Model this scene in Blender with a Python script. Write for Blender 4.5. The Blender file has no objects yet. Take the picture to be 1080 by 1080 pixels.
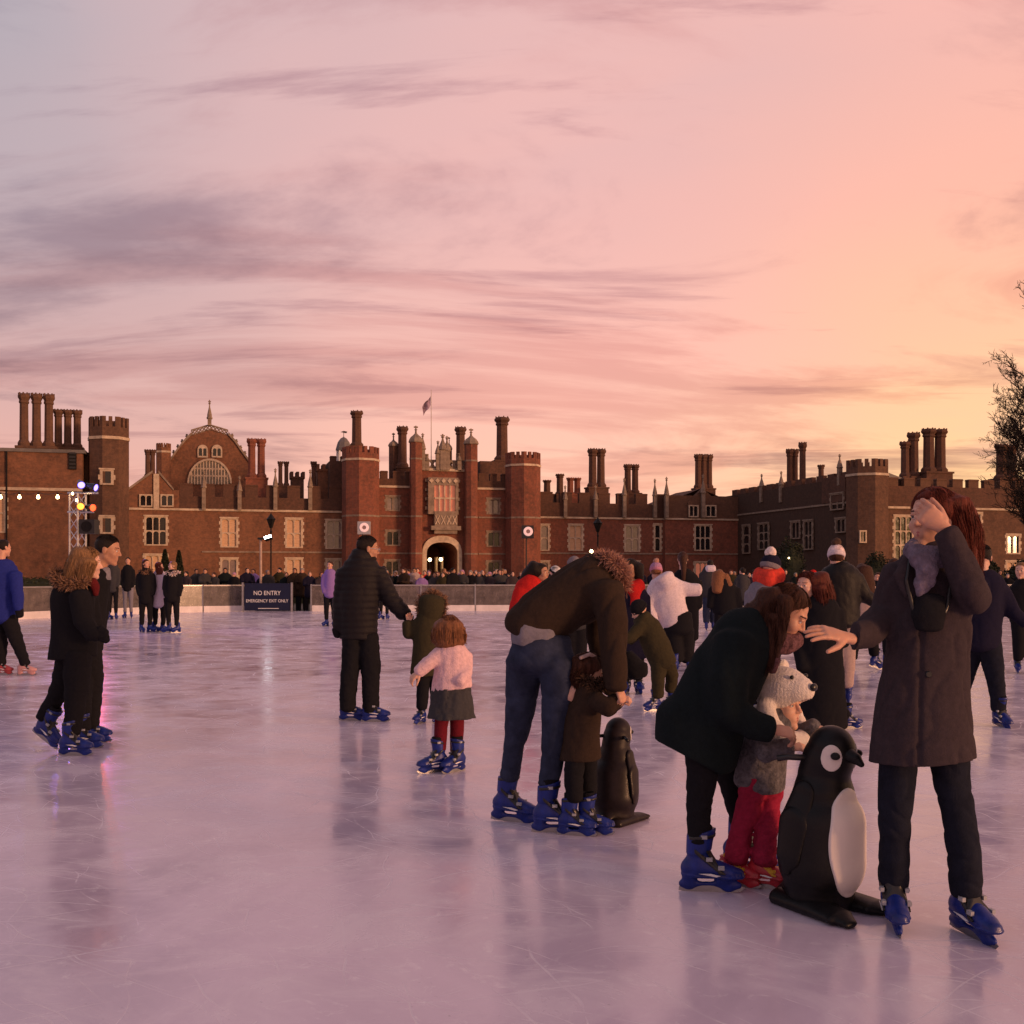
import bpy, math, random
import numpy as np
from mathutils import Vector, Matrix, Euler

random.seed(7)
rng = np.random.default_rng(7)
R = math.radians
scene = bpy.context.scene
COL = scene.collection

# ------------------------------------------------------------------ camera
F = 1163.0            # focal length in photo pixels (1080 wide)
HZ = 608.0            # horizon row
CAMH = 1.4
cam_d = bpy.data.cameras.new('camera')
cam = bpy.data.objects.new('camera', cam_d)
COL.objects.link(cam)
cam.location = (0, 0, CAMH)
cam.rotation_euler = (R(90), 0, 0)
cam_d.sensor_width = 36
cam_d.lens = 36 * F / 1080
cam_d.shift_y = (HZ - 540) / 1080
cam_d.clip_start = 0.1
cam_d.clip_end = 3000
scene.camera = cam

def lin(r, g, b):
    f = lambda c: ((c / 255) / 12.92) if c / 255 <= 0.04045 else (((c / 255) + 0.055) / 1.055) ** 2.4
    return (f(r), f(g), f(b), 1)

# ------------------------------------------------------------------ world: dusk sky
SUN_AZ = 122.0        # degrees clockwise from the view direction: behind and to the right
SUN_EL = 5.0
world = bpy.data.worlds.new('World')
scene.world = world
world.use_nodes = True
wn = world.node_tree
for n in list(wn.nodes):
    wn.nodes.remove(n)

def N(tree, kind, **kw):
    n = tree.nodes.new(kind)
    for k, v in kw.items():
        if k == 'inp':
            for i, val in v.items():
                n.inputs[i].default_value = val
        else:
            setattr(n, k, v)
    return n

def math_node(tree, op, a, b=None, clamp=False):
    n = tree.nodes.new('ShaderNodeMath')
    n.operation = op
    n.use_clamp = clamp
    for i, v in enumerate((a, b)):
        if v is None:
            continue
        if isinstance(v, (int, float)):
            n.inputs[i].default_value = v
        else:
            tree.links.new(v, n.inputs[i])
    return n.outputs[0]

def maprange(tree, v, a, b, c=0.0, d=1.0, smooth=False):
    n = tree.nodes.new('ShaderNodeMapRange')
    if smooth:
        n.interpolation_type = 'SMOOTHSTEP'
    tree.links.new(v, n.inputs[0])
    for i, x in zip((1, 2, 3, 4), (a, b, c, d)):
        n.inputs[i].default_value = x
    return n.outputs[0]

def mixc(tree, fac, a, b, mode='MIX'):
    n = tree.nodes.new('ShaderNodeMix')
    n.data_type = 'RGBA'
    n.blend_type = mode
    for sock, v in ((n.inputs[0], fac), (n.inputs[6], a), (n.inputs[7], b)):
        if isinstance(v, (int, float)):
            sock.default_value = v
        elif isinstance(v, tuple):
            sock.default_value = v
        else:
            tree.links.new(v, sock)
    return n.outputs[2]

def ramp(tree, v, stops, interp='EASE'):
    n = tree.nodes.new('ShaderNodeValToRGB')
    n.color_ramp.interpolation = interp
    el = n.color_ramp.elements
    while len(el) > 1:
        el.remove(el[-1])
    el[0].position = stops[0][0]
    el[0].color = stops[0][1]
    for p, c in stops[1:]:
        e = el.new(p)
        e.color = c
    if v is not None:
        tree.links.new(v, n.inputs[0])
    return n.outputs[0]

tc = N(wn, 'ShaderNodeTexCoord')
sep = N(wn, 'ShaderNodeSeparateXYZ')
wn.links.new(tc.outputs['Generated'], sep.inputs[0])
X_, Y_, Z_ = sep.outputs
zabs = math_node(wn, 'ABSOLUTE', Z_)
# vertical position 0 at the horizon .. 1 at about 30 degrees
zz = maprange(wn, zabs, 0.0, 0.5)
left = ramp(wn, zz, [(0.0, lin(196, 146, 136)), (0.18, lin(212, 158, 150)), (0.40, lin(188, 152, 152)),
                     (0.62, lin(172, 154, 160)), (0.92, lin(160, 155, 164)), (1.0, lin(150, 147, 160))], 'LINEAR')
midc = ramp(wn, zz, [(0.0, lin(240, 182, 156)), (0.2, lin(242, 184, 162)), (0.42, lin(232, 176, 164)),
                     (0.62, lin(216, 170, 166)), (0.92, lin(200, 168, 170)), (1.0, lin(182, 160, 168))], 'LINEAR')
right = ramp(wn, zz, [(0.0, lin(246, 190, 140)), (0.16, lin(252, 200, 148)), (0.42, lin(246, 186, 152)),
                      (0.62, lin(238, 176, 156)), (0.92, lin(224, 172, 164)), (1.0, lin(192, 158, 158))], 'LINEAR')
wob_n = N(wn, 'ShaderNodeTexNoise', inp={'Scale': 2.2, 'Detail': 3.0})
wn.links.new(tc.outputs['Generated'], wob_n.inputs['Vector'])
xx = math_node(wn, 'ADD', X_, math_node(wn, 'MULTIPLY', math_node(wn, 'SUBTRACT', wob_n.outputs[0], 0.5), 0.35))
base = mixc(wn, maprange(wn, xx, -0.42, 0.02, smooth=True), left, midc)
base = mixc(wn, maprange(wn, xx, 0.02, 0.42, smooth=True), base, right)
# streaky cloud bank: the direction laid on a flat layer overhead
den = math_node(wn, 'ADD', zabs, 0.10)
cx = math_node(wn, 'DIVIDE', X_, den)
cy = math_node(wn, 'DIVIDE', Y_, den)
cmb = N(wn, 'ShaderNodeCombineXYZ')
wn.links.new(cx, cmb.inputs[0]); wn.links.new(cy, cmb.inputs[1])
def cloud(scale, sx, sy, loc, detail, rough, lo, hi, dist=0.6):
    mp = N(wn, 'ShaderNodeMapping')
    mp.inputs['Scale'].default_value = (sx, sy, 1)
    mp.inputs['Location'].default_value = loc
    mp.inputs['Rotation'].default_value = (0, 0, R(-8))
    wn.links.new(cmb.outputs[0], mp.inputs['Vector'])
    n = N(wn, 'ShaderNodeTexNoise', inp={'Scale': scale, 'Detail': detail, 'Roughness': rough, 'Distortion': dist})
    wn.links.new(mp.outputs[0], n.inputs['Vector'])
    return maprange(wn, n.outputs[0], lo, hi, smooth=True)
c1 = cloud(0.62, 0.85, 1.25, (3.1, 1.7, 0), 8, 0.60, 0.535, 0.66)
c2 = cloud(1.25, 0.5, 1.5, (7.3, 4.2, 0), 8, 0.62, 0.535, 0.66)
c4 = cloud(0.75, 0.7, 1.25, (2.2, 14.5, 0), 8, 0.62, 0.46, 0.62, 1.0)
c3 = cloud(0.5, 0.8, 1.1, (11.0, 9.0, 0), 5, 0.5, 0.42, 0.72)
col = mixc(wn, math_node(wn, 'MULTIPLY', c3, maprange(wn, xx, -0.30, 0.10, 0.05, 0.42)), base, lin(246, 178, 162), 'MIX')
col = mixc(wn, math_node(wn, 'MULTIPLY', c4, 0.8), col, mixc(wn, 1.0, col, (0.80, 0.68, 0.70, 1), 'MULTIPLY'))
dark = mixc(wn, 1.0, col, (0.56, 0.52, 0.60, 1), 'MULTIPLY')
col = mixc(wn, math_node(wn, 'MULTIPLY', c1, 0.85), col, dark)
dark2 = mixc(wn, 1.0, col, (0.64, 0.56, 0.63, 1), 'MULTIPLY')
col = mixc(wn, math_node(wn, 'MULTIPLY', c2, 0.75), col, dark2)
hs_ = N(wn, 'ShaderNodeHueSaturation', inp={'Saturation': 1.04, 'Value': 1.0})
wn.links.new(col, hs_.inputs['Color'])
# dusk overhead: the sky dims towards the zenith
dim = maprange(wn, zabs, 0.45, 1.0, 1.0, 0.70, smooth=True)
col = mixc(wn, 1.0, hs_.outputs[0], dim, 'MULTIPLY')
sky = N(wn, 'ShaderNodeTexSky', sky_type='NISHITA', sun_disc=False, sun_elevation=R(SUN_EL), sun_rotation=R(SUN_AZ))
bg1 = N(wn, 'ShaderNodeBackground', inp={'Strength': 1.12})
bg2 = N(wn, 'ShaderNodeBackground', inp={'Strength': 0.02})
wn.links.new(col, bg1.inputs[0]); wn.links.new(sky.outputs[0], bg2.inputs[0])
addb = N(wn, 'ShaderNodeAddShader')
wn.links.new(bg1.outputs[0], addb.inputs[0]); wn.links.new(bg2.outputs[0], addb.inputs[1])
wout = N(wn, 'ShaderNodeOutputWorld')
wn.links.new(addb.outputs[0], wout.inputs[0])

# ------------------------------------------------------------------ low sun behind the camera, right
sl = bpy.data.lights.new('sun', 'SUN')
sl.energy = 2.3
sl.angle = R(9)
sl.color = (1.0, 0.50, 0.26)
so = bpy.data.objects.new('sun', sl)
COL.objects.link(so)
sdir = Vector((math.sin(R(SUN_AZ)) * math.cos(R(SUN_EL)), math.cos(R(SUN_AZ)) * math.cos(R(SUN_EL)), math.sin(R(SUN_EL))))
so.rotation_euler = sdir.to_track_quat('Z', 'Y').to_euler()
so.location = (40, -20, 30)

scene.view_settings.view_transform = 'Standard'
scene.view_settings.look = 'None'
scene.view_settings.gamma = 1
scene.view_settings.exposure = 0.08
scene.view_settings.use_curve_mapping = False
scene.render.engine = 'CYCLES'
scene.cycles.use_denoising = True
scene.cycles.max_bounces = 6
scene.cycles.diffuse_bounces = 3
scene.cycles.glossy_bounces = 3
scene.cycles.transparent_max_bounces = 8
scene.cycles.sample_clamp_indirect = 6

# ------------------------------------------------------------------ materials
MATS = {}
def M(name, col, rough=0.8, var=0.18, scale=6.0, bump=0.0, bscale=60.0, metal=0.0, spec=0.3, sheen=0.0,
      emit=None, estr=0.0, alpha=None, trans=0.0, stretch=None, coords='Object', sss=0.0, col2=None, wrinkle=0.0):
    if name in MATS:
        return MATS[name]
    m = bpy.data.materials.new(name)
    m.use_nodes = True
    t = m.node_tree
    p = t.nodes['Principled BSDF']
    c = tuple(col[:3]) + (1,)
    tcn = t.nodes.new('ShaderNodeTexCoord')
    vec = tcn.outputs[coords]
    if stretch:
        mp = t.nodes.new('ShaderNodeMapping')
        mp.inputs['Scale'].default_value = stretch
        t.links.new(vec, mp.inputs['Vector'])
        vec = mp.outputs[0]
    if var > 0:
        nz = N(t, 'ShaderNodeTexNoise', inp={'Scale': scale, 'Detail': 5.0, 'Roughness': 0.6})
        t.links.new(vec, nz.inputs['Vector'])
        lo = tuple(max(0, x * (1 - var)) for x in c[:3]) + (1,)
        hi = tuple(min(1, x * (1 + var)) for x in (col2 or c)[:3]) + (1,)
        cc = ramp(t, nz.outputs[0], [(0.3, lo), (0.7, hi)], 'LINEAR')
        t.links.new(cc, p.inputs['Base Color'])
        t.links.new(maprange(t, nz.outputs[0], 0.3, 0.7, max(0, rough - 0.07), min(1, rough + 0.07)), p.inputs['Roughness'])
    else:
        p.inputs['Base Color'].default_value = c
        p.inputs['Roughness'].default_value = rough
    p.inputs['Metallic'].default_value = metal
    p.inputs['Specular IOR Level'].default_value = spec
    if sheen:
        p.inputs['Sheen Weight'].default_value = sheen
        p.inputs['Sheen Roughness'].default_value = 0.5
    if sss:
        p.inputs['Subsurface Weight'].default_value = sss
        p.inputs['Subsurface Radius'].default_value = (0.012, 0.004, 0.002)
        p.inputs['Subsurface Scale'].default_value = 0.6
    if emit:
        p.inputs['Emission Color'].default_value = tuple(emit[:3]) + (1,)
        p.inputs['Emission Strength'].default_value = estr
    if alpha is not None:
        p.inputs['Alpha'].default_value = alpha
    if trans:
        p.inputs['Transmission Weight'].default_value = trans
    if bump > 0:
        b = t.nodes.new('ShaderNodeBump')
        b.inputs['Strength'].default_value = bump
        b.inputs['Distance'].default_value = 0.01
        nb = N(t, 'ShaderNodeTexNoise', inp={'Scale': bscale, 'Detail': 4.0, 'Roughness': 0.65})
        t.links.new(vec, nb.inputs['Vector'])
        t.links.new(nb.outputs[0], b.inputs['Height'])
        if wrinkle:
            w1 = N(t, 'ShaderNodeTexNoise', inp={'Scale': 17.0, 'Detail': 3.0, 'Roughness': 0.5, 'Distortion': 1.2})
            t.links.new(vec, w1.inputs['Vector'])
            b2 = t.nodes.new('ShaderNodeBump'); b2.inputs['Strength'].default_value = wrinkle; b2.inputs['Distance'].default_value = 0.02
            t.links.new(w1.outputs[0], b2.inputs['Height']); t.links.new(b2.outputs[0], b.inputs['Normal'])
        t.links.new(b.outputs[0], p.inputs['Normal'])
    MATS[name] = m
    return m

def cloth(name, col, **kw):
    a = dict(rough=0.92, var=0.16, scale=45, bump=0.35, bscale=180, spec=0.08)
    a['wrinkle'] = 0.16
    a.update(kw)
    return M(name, col, **a)

def skin(name, col):
    return M(name, col, rough=0.5, var=0.10, scale=18, bump=0.08, bscale=240, spec=0.35, sss=0.15)

SKIN = [skin('skin_light', (0.55, 0.30, 0.21)), skin('skin_fair', (0.62, 0.37, 0.28)), skin('skin_tan', (0.42, 0.22, 0.14))]
LIPS = skin('lips', (0.42, 0.13, 0.12))
EYEW = M('eye_white', (0.7, 0.66, 0.62), rough=0.25, var=0, spec=0.6)
IRIS = M('iris', (0.03, 0.02, 0.015), rough=0.15, var=0, spec=0.7)
def hairm(name, col, col2=None):
    return M(name, col, rough=0.55, var=0.5, scale=30, bump=0.7, bscale=90, spec=0.18, stretch=(4, 4, 0.5), col2=col2)
HAIR = {'brown': hairm('hair_brown', (0.050, 0.019, 0.011)), 'dark': hairm('hair_dark', (0.014, 0.009, 0.007)),
        'blond': hairm('hair_blond', (0.22, 0.12, 0.055)), 'auburn': hairm('hair_auburn', (0.085, 0.018, 0.011)), 'redbrown': hairm('hair_red_brown', (0.12, 0.024, 0.014)),
        'girl': hairm('hair_light_brown', (0.20, 0.085, 0.04)), 'grey': hairm('hair_grey', (0.25, 0.22, 0.2))}

# ------------------------------------------------------------------ object helpers
def link(o, parent=None):
    COL.objects.link(o)
    if parent is not None:
        o.parent = parent
    return o

def empty(name, loc=(0, 0, 0), rz=0.0, parent=None):
    o = bpy.data.objects.new(name, None)
    o.empty_display_size = 0.2
    o.location = loc
    o.rotation_euler = (0, 0, rz)
    return link(o, parent)

def tag(o, label=None, cat=None, group=None, kind=None):
    if label: o['label'] = label
    if cat: o['category'] = cat
    if group: o['group'] = group
    if kind: o['kind'] = kind
    return o

def mesh_np(name, V, Q, mats, midx=None, smooth=True):
    """quads (or tris) given as numpy arrays"""
    me = bpy.data.meshes.new(name)
    V = np.asarray(V, dtype=np.float32); Q = np.asarray(Q, dtype=np.int32)
    nv, nf, k = len(V), len(Q), Q.shape[1]
    me.vertices.add(nv)
    me.vertices.foreach_set('co', V.ravel())
    me.loops.add(nf * k)
    me.loops.foreach_set('vertex_index', Q.ravel())
    me.polygons.add(nf)
    me.polygons.foreach_set('loop_start', np.arange(0, nf * k, k, dtype=np.int32))
    for m in (mats if isinstance(mats, (list, tuple)) else [mats]):
        me.materials.append(m)
    if midx is not None:
        me.polygons.foreach_set('material_index', np.asarray(midx, dtype=np.int32))
    me.polygons.foreach_set('use_smooth', np.full(nf, smooth, dtype=bool))
    me.update(calc_edges=True)
    me.validate()
    return me

def add(name, me, parent=None, loc=None, rot=None):
    o = bpy.data.objects.new(name, me)
    if loc is not None: o.location = loc
    if rot is not None: o.rotation_euler = rot
    return link(o, parent)

class MB:
    """collects faces; build() makes one mesh object"""
    def __init__(self):
        self.v, self.f = [], []
    def quad(self, *ps):
        i = len(self.v); self.v += [tuple(p) for p in ps]; self.f.append(tuple(range(i, i + len(ps))))
        return self
    def box(self, x0, x1, y0, y1, z0, z1):
        i = len(self.v)
        self.v += [(x, y, z) for z in (z0, z1) for y in (y0, y1) for x in (x0, x1)]
        for q in ((0, 2, 3, 1), (4, 5, 7, 6), (0, 1, 5, 4), (2, 6, 7, 3), (0, 4, 6, 2), (1, 3, 7, 5)):
            self.f.append(tuple(i + k for k in q))
        return self
    def prism(self, poly, z0, z1, top=None):
        """poly = xy list, ccw; optional top polygon"""
        i, n = len(self.v), len(poly)
        top = top or poly
        self.v += [(x, y, z0) for x, y in poly] + [(x, y, z1) for x, y in top]
        for k in range(n):
            a, b = k, (k + 1) % n
            self.f.append((i + a, i + b, i + n + b, i + n + a))
        self.f.append(tuple(i + k for k in reversed(range(n))))
        self.f.append(tuple(i + n + k for k in range(n)))
        return self
    def extrude_xz(self, poly, y0, y1):
        """poly in x,z (ccw seen from -y)"""
        i, n = len(self.v), len(poly)
        self.v += [(x, y0, z) for x, z in poly] + [(x, y1, z) for x, z in poly]
        for k in range(n):
            a, b = k, (k + 1) % n
            self.f.append((i + b, i + a, i + n + a, i + n + b))
        self.f.append(tuple(i + k for k in range(n)))
        self.f.append(tuple(i + n + k for k in reversed(range(n))))
        return self
    def lathe(self, prof, cx=0, cy=0, n=8, ph=0.0):
        """prof = (r, z) from bottom to top"""
        for (r0, z0), (r1, z1) in zip(prof, prof[1:]):
            for k in range(n):
                a, b = ph + 2 * math.pi * k / n, ph + 2 * math.pi * (k + 1) / n
                pa = (cx + r0 * math.cos(a), cy + r0 * math.sin(a), z0)
                pb = (cx + r0 * math.cos(b), cy + r0 * math.sin(b), z0)
                pc = (cx + r1 * math.cos(b), cy + r1 * math.sin(b), z1)
                pd = (cx + r1 * math.cos(a), cy + r1 * math.sin(a), z1)
                if r0 < 1e-6: self.quad(pa, pc, pd)
                elif r1 < 1e-6: self.quad(pa, pb, pc)
                else: self.quad(pa, pb, pc, pd)
        return self
    def tube(self, pts, r, n=6, r1=None):
        pts = [Vector(p) for p in pts]
        rings = []
        m = len(pts)
        for i, p in enumerate(pts):
            d = (pts[min(i + 1, m - 1)] - pts[max(i - 1, 0)]).normalized()
            a = d.orthogonal().normalized() if i == 0 else (rings[-1][1] - d * rings[-1][1].dot(d)).normalized()
            b = d.cross(a)
            rr = r if r1 is None else r + (r1 - r) * i / max(1, m - 1)
            k0 = len(self.v)
            self.v += [tuple(p + (a * math.cos(2 * math.pi * k / n) + b * math.sin(2 * math.pi * k / n)) * rr) for k in range(n)]
            rings.append((k0, a))
        for (k0, _), (k1, _) in zip(rings, rings[1:]):
            for k in range(n):
                self.f.append((k0 + k, k0 + (k + 1) % n, k1 + (k + 1) % n, k1 + k))
        self.f.append(tuple(rings[0][0] + k for k in reversed(range(n))))
        self.f.append(tuple(rings[-1][0] + k for k in range(n)))
        return self
    def mesh(self, name, mat, smooth=False):
        me = bpy.data.meshes.new(name)
        me.from_pydata(self.v, [], self.f)
        for m in (mat if isinstance(mat, (list, tuple)) else [mat]):
            me.materials.append(m)
        if smooth:
            me.polygons.foreach_set('use_smooth', [True] * len(me.polygons))
        me.update()
        return me
    def build(self, name, mat, parent=None, smooth=False, loc=None, rot=None):
        return add(name, self.mesh(name, mat, smooth), parent, loc, rot)

def P(px, py, D):
    """the point at depth D seen at photo pixel px,py"""
    return Vector(((px - 540) / F * D, D, CAMH + (HZ - py) / F * D))
def GD(py):
    return CAMH * F / (py - HZ)

# ------------------------------------------------------------------ implicit surfaces (bodies, clothes, boots, penguins)
def surf(fn, lo, hi, h):
    """surface nets on a regular grid; fn takes (n,3) points and returns signed distances"""
    lo = np.asarray(lo, float) - 2 * h
    hi = np.asarray(hi, float) + 2 * h
    n = np.maximum(4, np.ceil((hi - lo) / h).astype(int) + 1)
    ax = [lo[i] + h * np.arange(n[i]) for i in range(3)]
    g = np.stack(np.meshgrid(*ax, indexing='ij'), -1).astype(np.float32)
    d = np.empty(n, np.float32)
    flat, out = g.reshape(-1, 3), d.reshape(-1)
    for i in range(0, len(flat), 400000):
        out[i:i + 400000] = fn(flat[i:i + 400000])
    ins = d < 0
    c = [slice(0, -1), slice(1, None)]
    corners = [(a, b, e) for a in (0, 1) for b in (0, 1) for e in (0, 1)]
    cnt = sum(ins[c[a], c[b], c[e]].astype(np.int8) for a, b, e in corners)
    act = (cnt > 0) & (cnt < 8)
    idx = -np.ones(act.shape, np.int32)
    I = np.argwhere(act)
    if len(I) == 0:
        return np.zeros((0, 3)), np.zeros((0, 4), int)
    idx[act] = np.arange(len(I))
    dv = {k: d[I[:, 0] + k[0], I[:, 1] + k[1], I[:, 2] + k[2]] for k in corners}
    acc = np.zeros((len(I), 3)); num = np.zeros(len(I))
    for k in corners:
        for axis in range(3):
            if k[axis] == 0:
                k2 = list(k); k2[axis] = 1; k2 = tuple(k2)
                a, b = dv[k], dv[k2]
                m = (a < 0) != (b < 0)
                t = np.where(m, a / np.where(m, a - b, 1), 0)
                p = np.tile(np.array(k, float), (len(I), 1))
                p[:, axis] = t
                acc += p * m[:, None]; num += m
    V = lo + h * (I + acc / num[:, None])
    quads = []
    for axis in range(3):
        u, w = (axis + 1) % 3, (axis + 2) % 3
        sl0 = [slice(None)] * 3; sl1 = [slice(None)] * 3
        sl0[axis] = slice(0, -1); sl1[axis] = slice(1, None)
        ch = ins[tuple(sl0)] != ins[tuple(sl1)]
        E = np.argwhere(ch)
        E = E[(E[:, u] > 0) & (E[:, w] > 0) & (E[:, u] < n[u] - 1) & (E[:, w] < n[w] - 1)]
        if len(E) == 0: continue
        def cell(du, dw):
            q = E.copy(); q[:, u] += du; q[:, w] += dw
            return idx[q[:, 0], q[:, 1], q[:, 2]]
        q = np.stack([cell(-1, -1), cell(0, -1), cell(0, 0), cell(-1, 0)], 1)
        s = ins[E[:, 0], E[:, 1], E[:, 2]]
        q[~s] = q[~s][:, ::-1]
        quads.append(q)
    Q = np.concatenate(quads)
    Q = Q[(Q >= 0).all(1)]
    return V, Q

def smin(a, b, k):
    if k <= 0: return np.minimum(a, b)
    hh = np.clip(0.5 + 0.5 * (b - a) / k, 0, 1)
    return b + (a - b) * hh - k * hh * (1 - hh)

def wob(p, f, seed):
    r = np.random.default_rng(seed)
    q = p * f
    out = np.zeros(len(p), np.float32)
    warp = 0.7 * np.sin(q @ r.normal(size=3).astype(np.float32) * 0.7 + 1.3)
    for i in range(4):
        k = r.normal(size=3).astype(np.float32)
        out += np.sin(q @ k + warp * (1 + i * 0.4) + r.uniform(0, 6.28)) * (0.8 ** i)
    return out / 2.2

def folds(x, amp, fq, seed, st):
    # soft drape plus sharp creases
    q = x * st
    a = wob(q, fq, seed)
    b = 1 - np.abs(wob(q + 0.013 * wob(x, 9, seed + 5)[:, None], fq * 1.5, seed + 1)) * 1.6
    c = 1 - np.abs(wob(q[:, [1, 2, 0]], fq * 2.9, seed + 2)) * 1.7
    return amp * (0.7 * a + 0.9 * np.clip(b, 0, 1) ** 2 + 0.2 * np.clip(c, 0, 1) ** 2 - 0.35)

def groove(x, a, b, w):
    # front seam: a line in x,z, facing the camera side only
    t = np.clip((x[:, 2] - a[2]) / (b[2] - a[2]), -0.05, 1.05)
    xc = a[0] + (b[0] - a[0]) * t
    g = np.exp(-((x[:, 0] - xc) / w) ** 2) * ((t > 0) & (t < 1)) * (x[:, 1] < a[1])
    return g.astype(np.float32)

class Loft:
    """chain of elliptical stations: (point, half width along R, half depth across it)"""
    def __init__(self, pts, hw, hd, Rv=(1, 0, 0), cap=1.0):
        self.cap = cap
        self.p = np.asarray(pts, np.float32); self.hw = np.asarray(hw, np.float32); self.hd = np.asarray(hd, np.float32)
        r = np.asarray(Rv, np.float32); self.R = r / np.linalg.norm(r)
        m = np.maximum(self.hw, self.hd)[:, None]
        self.lo = (self.p - m).min(0); self.hi = (self.p + m).max(0)
    def __call__(self, x):
        best = None
        n = len(self.p)
        for i in range(max(1, n - 1)):
            a = self.p[i]; b = self.p[min(i + 1, n - 1)]
            ab = b - a; L = float(ab @ ab)
            w = x - a
            t = np.clip((w @ ab) / L, 0, 1) if L > 1e-12 else np.zeros(len(x), np.float32)
            j = min(i + 1, n - 1)
            hw = self.hw[i] + (self.hw[j] - self.hw[i]) * t
            hd = self.hd[i] + (self.hd[j] - self.hd[i]) * t
            w = w - t[:, None] * ab
            wr = w @ self.R
            o2 = np.maximum((w * w).sum(1) - wr * wr, 0)
            if self.cap != 1.0 and L > 1e-12:
                ends = np.zeros(len(x), bool)
                if i == 0: ends |= t <= 0
                if i == n - 2: ends |= t >= 1
                axl = (w @ ab) / math.sqrt(L)
                o2 = o2 + ends * (self.cap ** 2 - 1) * axl * axl
            q = np.sqrt((wr / hw) ** 2 + o2 / (hd * hd))
            d = (q - 1) * np.minimum(hw, hd)
            best = d if best is None else np.minimum(best, d)
        return best

class Ell:
    def __init__(self, c, r, Mx=None):
        self.c = np.asarray(c, np.float32); self.r = np.asarray(r, np.float32)
        self.M = None if Mx is None else np.asarray(Mx, np.float32)
        m = self.r.max()
        self.lo = self.c - m; self.hi = self.c + m
    def __call__(self, x):
        w = x - self.c
        if self.M is not None: w = w @ self.M
        k = np.sqrt(((w / self.r) ** 2).sum(1))
        return (k - 1) * self.r.min()

def union(prims, k):
    def fn(x):
        d = None
        for p in prims:
            e = p(x)
            d = e if d is None else smin(d, e, k)
        return d
    lo = np.min([p.lo for p in prims], 0); hi = np.max([p.hi for p in prims], 0)
    return fn, lo, hi

# ---------------------------------------------------------------- head, hand and skate: made once, placed many times
def C(*pts, r, k=None):
    rr = r if isinstance(r, (list, tuple)) else [r] * len(pts)
    return Loft(pts, rr, rr)

def head_fn(x):
    ax = x.copy(); ax[:, 0] = np.abs(ax[:, 0])          # symmetric
    d = Ell((0, -0.012, 0.032), (0.076, 0.094, 0.084))(x)
    d = smin(d, Ell((0, 0.022, -0.035), (0.060, 0.066, 0.082))(x), 0.02)
    d = smin(d, C((0.046, 0.0, -0.062), (0.0, 0.066, -0.104), r=[0.019, 0.017])(ax), 0.02)
    d = smin(d, Ell((0.036, 0.056, -0.03), (0.027, 0.027, 0.024))(ax), 0.02)
    d = smin(d, C((0.042, 0.070, 0.024), (0.0, 0.083, 0.026), r=[0.008, 0.008])(ax), 0.012)
    so = Ell((0.031, 0.096, 0.003), (0.020, 0.020, 0.0135))(ax)
    hh = np.clip(0.5 - 0.5 * (d + so) / 0.012, 0, 1)
    d = d + (-so - d) * hh + 0.012 * hh * (1 - hh)
    d = smin(d, Ell((0.031, 0.0715, 0.003), (0.0128, 0.0128, 0.0128))(ax), 0.002)
    d = smin(d, C((0.020, 0.083, 0.0125), (0.031, 0.0865, 0.0145), (0.044, 0.079, 0.010), r=0.0042)(ax), 0.005)
    d = smin(d, C((0, 0.083, 0.014), (0, 0.1035, -0.026), r=[0.0065, 0.0105])(x), 0.010)
    d = smin(d, Ell((0.0105, 0.091, -0.030), (0.0080, 0.010, 0.0075))(ax), 0.006)
    d = smin(d, Ell((0, 0.074, -0.066), (0.026, 0.016, 0.020))(x), 0.012)
    d = smin(d, C((0.022, 0.077, -0.064), (0, 0.0865, -0.0605), r=[0.003, 0.005])(ax), 0.004)
    d = smin(d, C((0.020, 0.076, -0.066), (0, 0.0845, -0.0705), r=[0.003, 0.0055])(ax), 0.003)
    d = smin(d, Ell((0, 0.072, -0.105), (0.018, 0.016, 0.014))(x), 0.012)
    d = smin(d, Ell((0.077, -0.012, -0.006), (0.008, 0.019, 0.031))(ax), 0.006)
    d = smin(d, C((0, -0.025, -0.06), (0, -0.045, -0.20), r=[0.050, 0.056])(x), 0.02)
    return d

HEADS = {}
def head_mesh(h):
    if h in HEADS: return HEADS[h]
    V, Q = surf(head_fn, (-0.09, -0.115, -0.22), (0.09, 0.13, 0.125), h)
    ctr = V[Q].mean(1); a = ctr.copy(); a[:, 0] = np.abs(a[:, 0])
    mi = np.zeros(len(Q), int)                         # 0 skin 1 lips 2 white 3 iris 4 brow
    lip = np.minimum(C((0.021, 0.077, -0.064), (0, 0.0865, -0.0605), r=0.0068)(a.astype(np.float32)),
                     C((0.019, 0.076, -0.066), (0, 0.0845, -0.0705), r=0.0072)(a.astype(np.float32)))
    mi[(lip < 0) & (a[:, 1] > 0.074)] = 1
    e = a - np.array([0.031, 0.0715, 0.003])
    ed = np.sqrt((e ** 2).sum(1))
    mi[(ed < 0.0145) & (e[:, 1] > 0.004) & (np.abs(e[:, 2]) < 0.0075)] = 2
    mi[(ed < 0.0150) & (np.hypot(e[:, 0], e[:, 2]) < 0.0065) & (e[:, 1] > 0.004)] = 3
    brow = C((0.016, 0.088, 0.024), (0.034, 0.086, 0.0285), (0.050, 0.070, 0.022), r=0.0072)(a.astype(np.float32))
    mi[(brow < 0) & (np.abs(a[:, 2] - 0.0262) < 0.0036)] = 4
    HEADS[h] = (V, Q, mi)
    return HEADS[h]

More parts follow.
